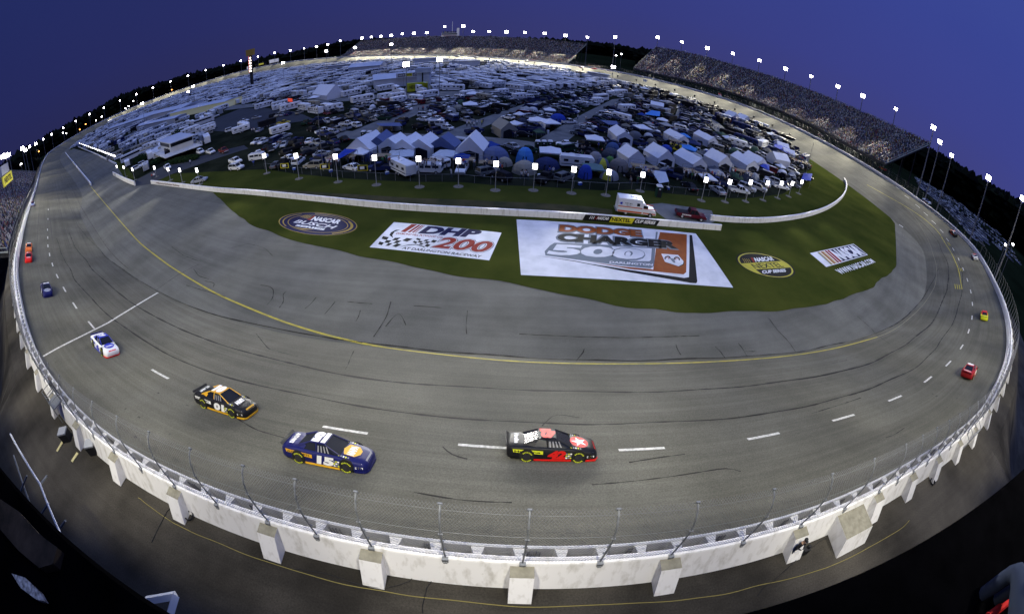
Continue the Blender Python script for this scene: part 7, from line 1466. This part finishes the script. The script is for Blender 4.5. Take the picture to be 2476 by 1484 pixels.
# spotter in a blue jacket beside the camera
a = at3(2440,1430,25.0); sp_ = link('person', person_mesh('person', 2, True), None, (2.5,-.75,24.95), math.pi*.8); sp_.color = (.012,.028,.16,1); tag(sp_, 'person in a dark blue jacket sitting at the very edge of the roof, lower right', 'person')
m = MB(); m.tube([tuple(at3(2385,1492,25.53)), tuple(at3(2440,1450,25.53))], .035, 6); o = m.build('red_strap', mat('red_webbing', (.45,.02,.02), .6)); tag(o, 'short red strap lying on the dark roof at the bottom right corner', 'strap')
# man leaning behind the buttress
s_ = (st((1925,1278), 10.85)); p, a = local(s_, 1.75, -.36); mn = link('person', person_mesh('person', 2), None, p, a+math.pi); mn.color = (.02,.02,.025,1); tag(mn, 'person in black cap and black top leaning on a buttress outside the wall', 'person')
cap = MB(); cap.ball((0,.02,1.73), .115, n=10, k=6, sz=.8); cap.cyl((0,-.1,1.72), .09, .02, 10); o = cap.build('cap', M_TRIM, mn)
p, a = local(st((1965,1290), 10.85), 1.9, -.36); bag = MB(); bag.box((0,0,.3),(.5,.35,.5),top=.8); bag.ball((.1,.05,.62), .13); o = bag.build('camera_bag', M_TRIM); o.location = p; tag(o, 'black camera bag with yellow tag beside the person in the black cap', 'bag')
# cable coils and oddments beside the wall
def coil(px, r, lab):
    a = at3(*px, 9.62); a.z = max(0, a.z); m = MB()
    for k in range(3): m.tube([(r*(1+.05*k)*math.cos(t),r*(1+.05*k)*math.sin(t),.04+.05*k) for t in np.linspace(0,6.28,18)], .03, 5, cap=False)
    o = m.build('cable_coil', M_TRIM); o.location = a; tag(o, lab, 'cable coil', 'black cable coils lying beside the buttresses')
coil((459,1248), .24, 'black cable coil at the foot of the buttress left of the first shadow'); coil((2252,1166), .26, 'black cable coil between two buttresses on the right')
def cable(PX, r, m_, name, lab):
    P = resamp(np.array([tuple(at3(*p, 9.6)) for p in PX]), .4); P[:,:2] += smooth(np.random.RandomState(7).randn(len(P),2)*.10, 2); m = MB(); pp = []
    for p in P: s, sd, ww, zo = track_st(p[0], p[1]); pp.append((p[0],p[1],zo-.32))
    m.tube(pp, r, 4, cap=False); o = m.build(name, m_); tag(o, lab, 'cable')
M_YC = mat('dusty_yellow_cable', (.20,.17,.06), .8)
cable([(330,1198),(420,1262),(560,1325),(700,1375),(867,1417),(930,1428),(1100,1452),(1237,1463),(1440,1462),(1640,1447),(1856,1411),(2000,1372),(2090,1330),(2200,1262)], .022, M_YC, 'ground_cable', 'dusty yellow cable lying all along the service road below the buttresses')
cable([(700,1370),(790,1383),(870,1410),(925,1420),(985,1405),(1010,1388),(1030,1382)], .018, M_TRIM, 'ground_cable', 'thin black cable looping beside the second buttress left of centre'); cable([(1034,1398),(1025,1440),(1015,1484)], .018, M_TRIM, 'ground_cable', 'thin black cable running off below the wall left of centre'); cable([(408,1222),(385,1270),(365,1308)], .03, M_TRIM, 'ground_cable', 'black cable running out from the shadowed buttress on the left'); cable([(1990,1300),(1930,1345),(1870,1400),(1830,1430)], .015, M_TRIM, 'ground_cable', 'thin dark cable crossing the road below the leaning person')
M_YPL = mat('pale_yellow_plank', (.50,.44,.22), .7)
for k, (p, q) in enumerate([((140,1093),(153,1070)),((176,1118),(190,1097))]):
    a, b = at3(*p, 9.5), at3(*q, 9.5); m = MB(); c = (a+b)/2; zr = track_st(c.x, c.y)[3]-.35; m.box((0,0,0),((b-a).length,.28,.05)); o = m.build('yellow_plank', M_YPL, None, loc=(c.x,c.y,zr+.06), rz=math.atan2((b-a).y,(b-a).x)); tag(o, f'pale yellow plank on the dark road at the left, the {"upper" if k == 0 else "lower"} of two', 'plank', 'two yellow planks on the service road')
def cart(px, lab):
    a = at3(*px, 9.5); m = MB(); root = empty('equipment_case', (a.x,a.y,9.35), .5, lab, 'equipment case'); m.box((0,0,.5),(.9,.7,.9)); m.build('case', M_TRIM, root); m = MB(); m.box((0,0,1.0),(.94,.74,.12)); m.build('lid', mat('case_lid', (.30,.31,.33), .4), root)
cart((165,1062),'dark equipment case with grey lid beside the left wall'); cart((232,1092),'shiny black equipment case at the foot of the left wall')
# camera platform on the left wall
s_ = st((150,960), 10.85); p, a = local(s_, .7, .8); root = empty('camera_platform', p, a, 'small steel camera platform clamped on the wall at the left', 'platform')
m = MB(); m.box((0,.5,.4),(1.6,1.2,.08)); m.build('deck', M_GALV, root)
for x in (-.75,.75):
    for y_ in (0,1.05): m = MB(); m.tube([(x,y_,-.9),(x,y_,1.5)], .035, 5); m.build('leg', M_GALV, root)
for h in (.95,1.45): m = MB(); m.tube([(-.75,0,h),(-.75,1.05,h),(.75,1.05,h),(.75,0,h)], .03, 5); m.build('rail', M_GALV, root)
mp = link('person', person_mesh('person', 2), None, tuple(p+Vector((0,.1,.45))), a+math.pi); mp.color = (.03,.03,.035,1); tag(mp, 'camera operator in dark clothes on the wall platform at the left', 'person')
# pipe frame standing by the wall at the right
s_ = st((2350,1020), 10.85); p, a = local(s_, 1.4, -.3); root = empty('pipe_rack', p, a, 'open steel pipe frame leaning against the outer wall at the right', 'steel frame')
for k in range(4): m = MB(); m.tube([(k*1.3,0,.1),(k*1.3,.2,1.6),(k*1.3,-.6,1.9)], .04, 5); m.build('upright', M_GALV, root)
for z_ in (.4,1.6): m = MB(); m.tube([(0,.1,z_),(3.9,.1,z_)], .035, 5); m.build('rail', M_GALV, root)
# oil stains on the service road
M_ST = mat('oil_stain', (.012,.011,.010), .5, rgb2=(.05,.048,.045), scale=2, thr=(.4,.65))
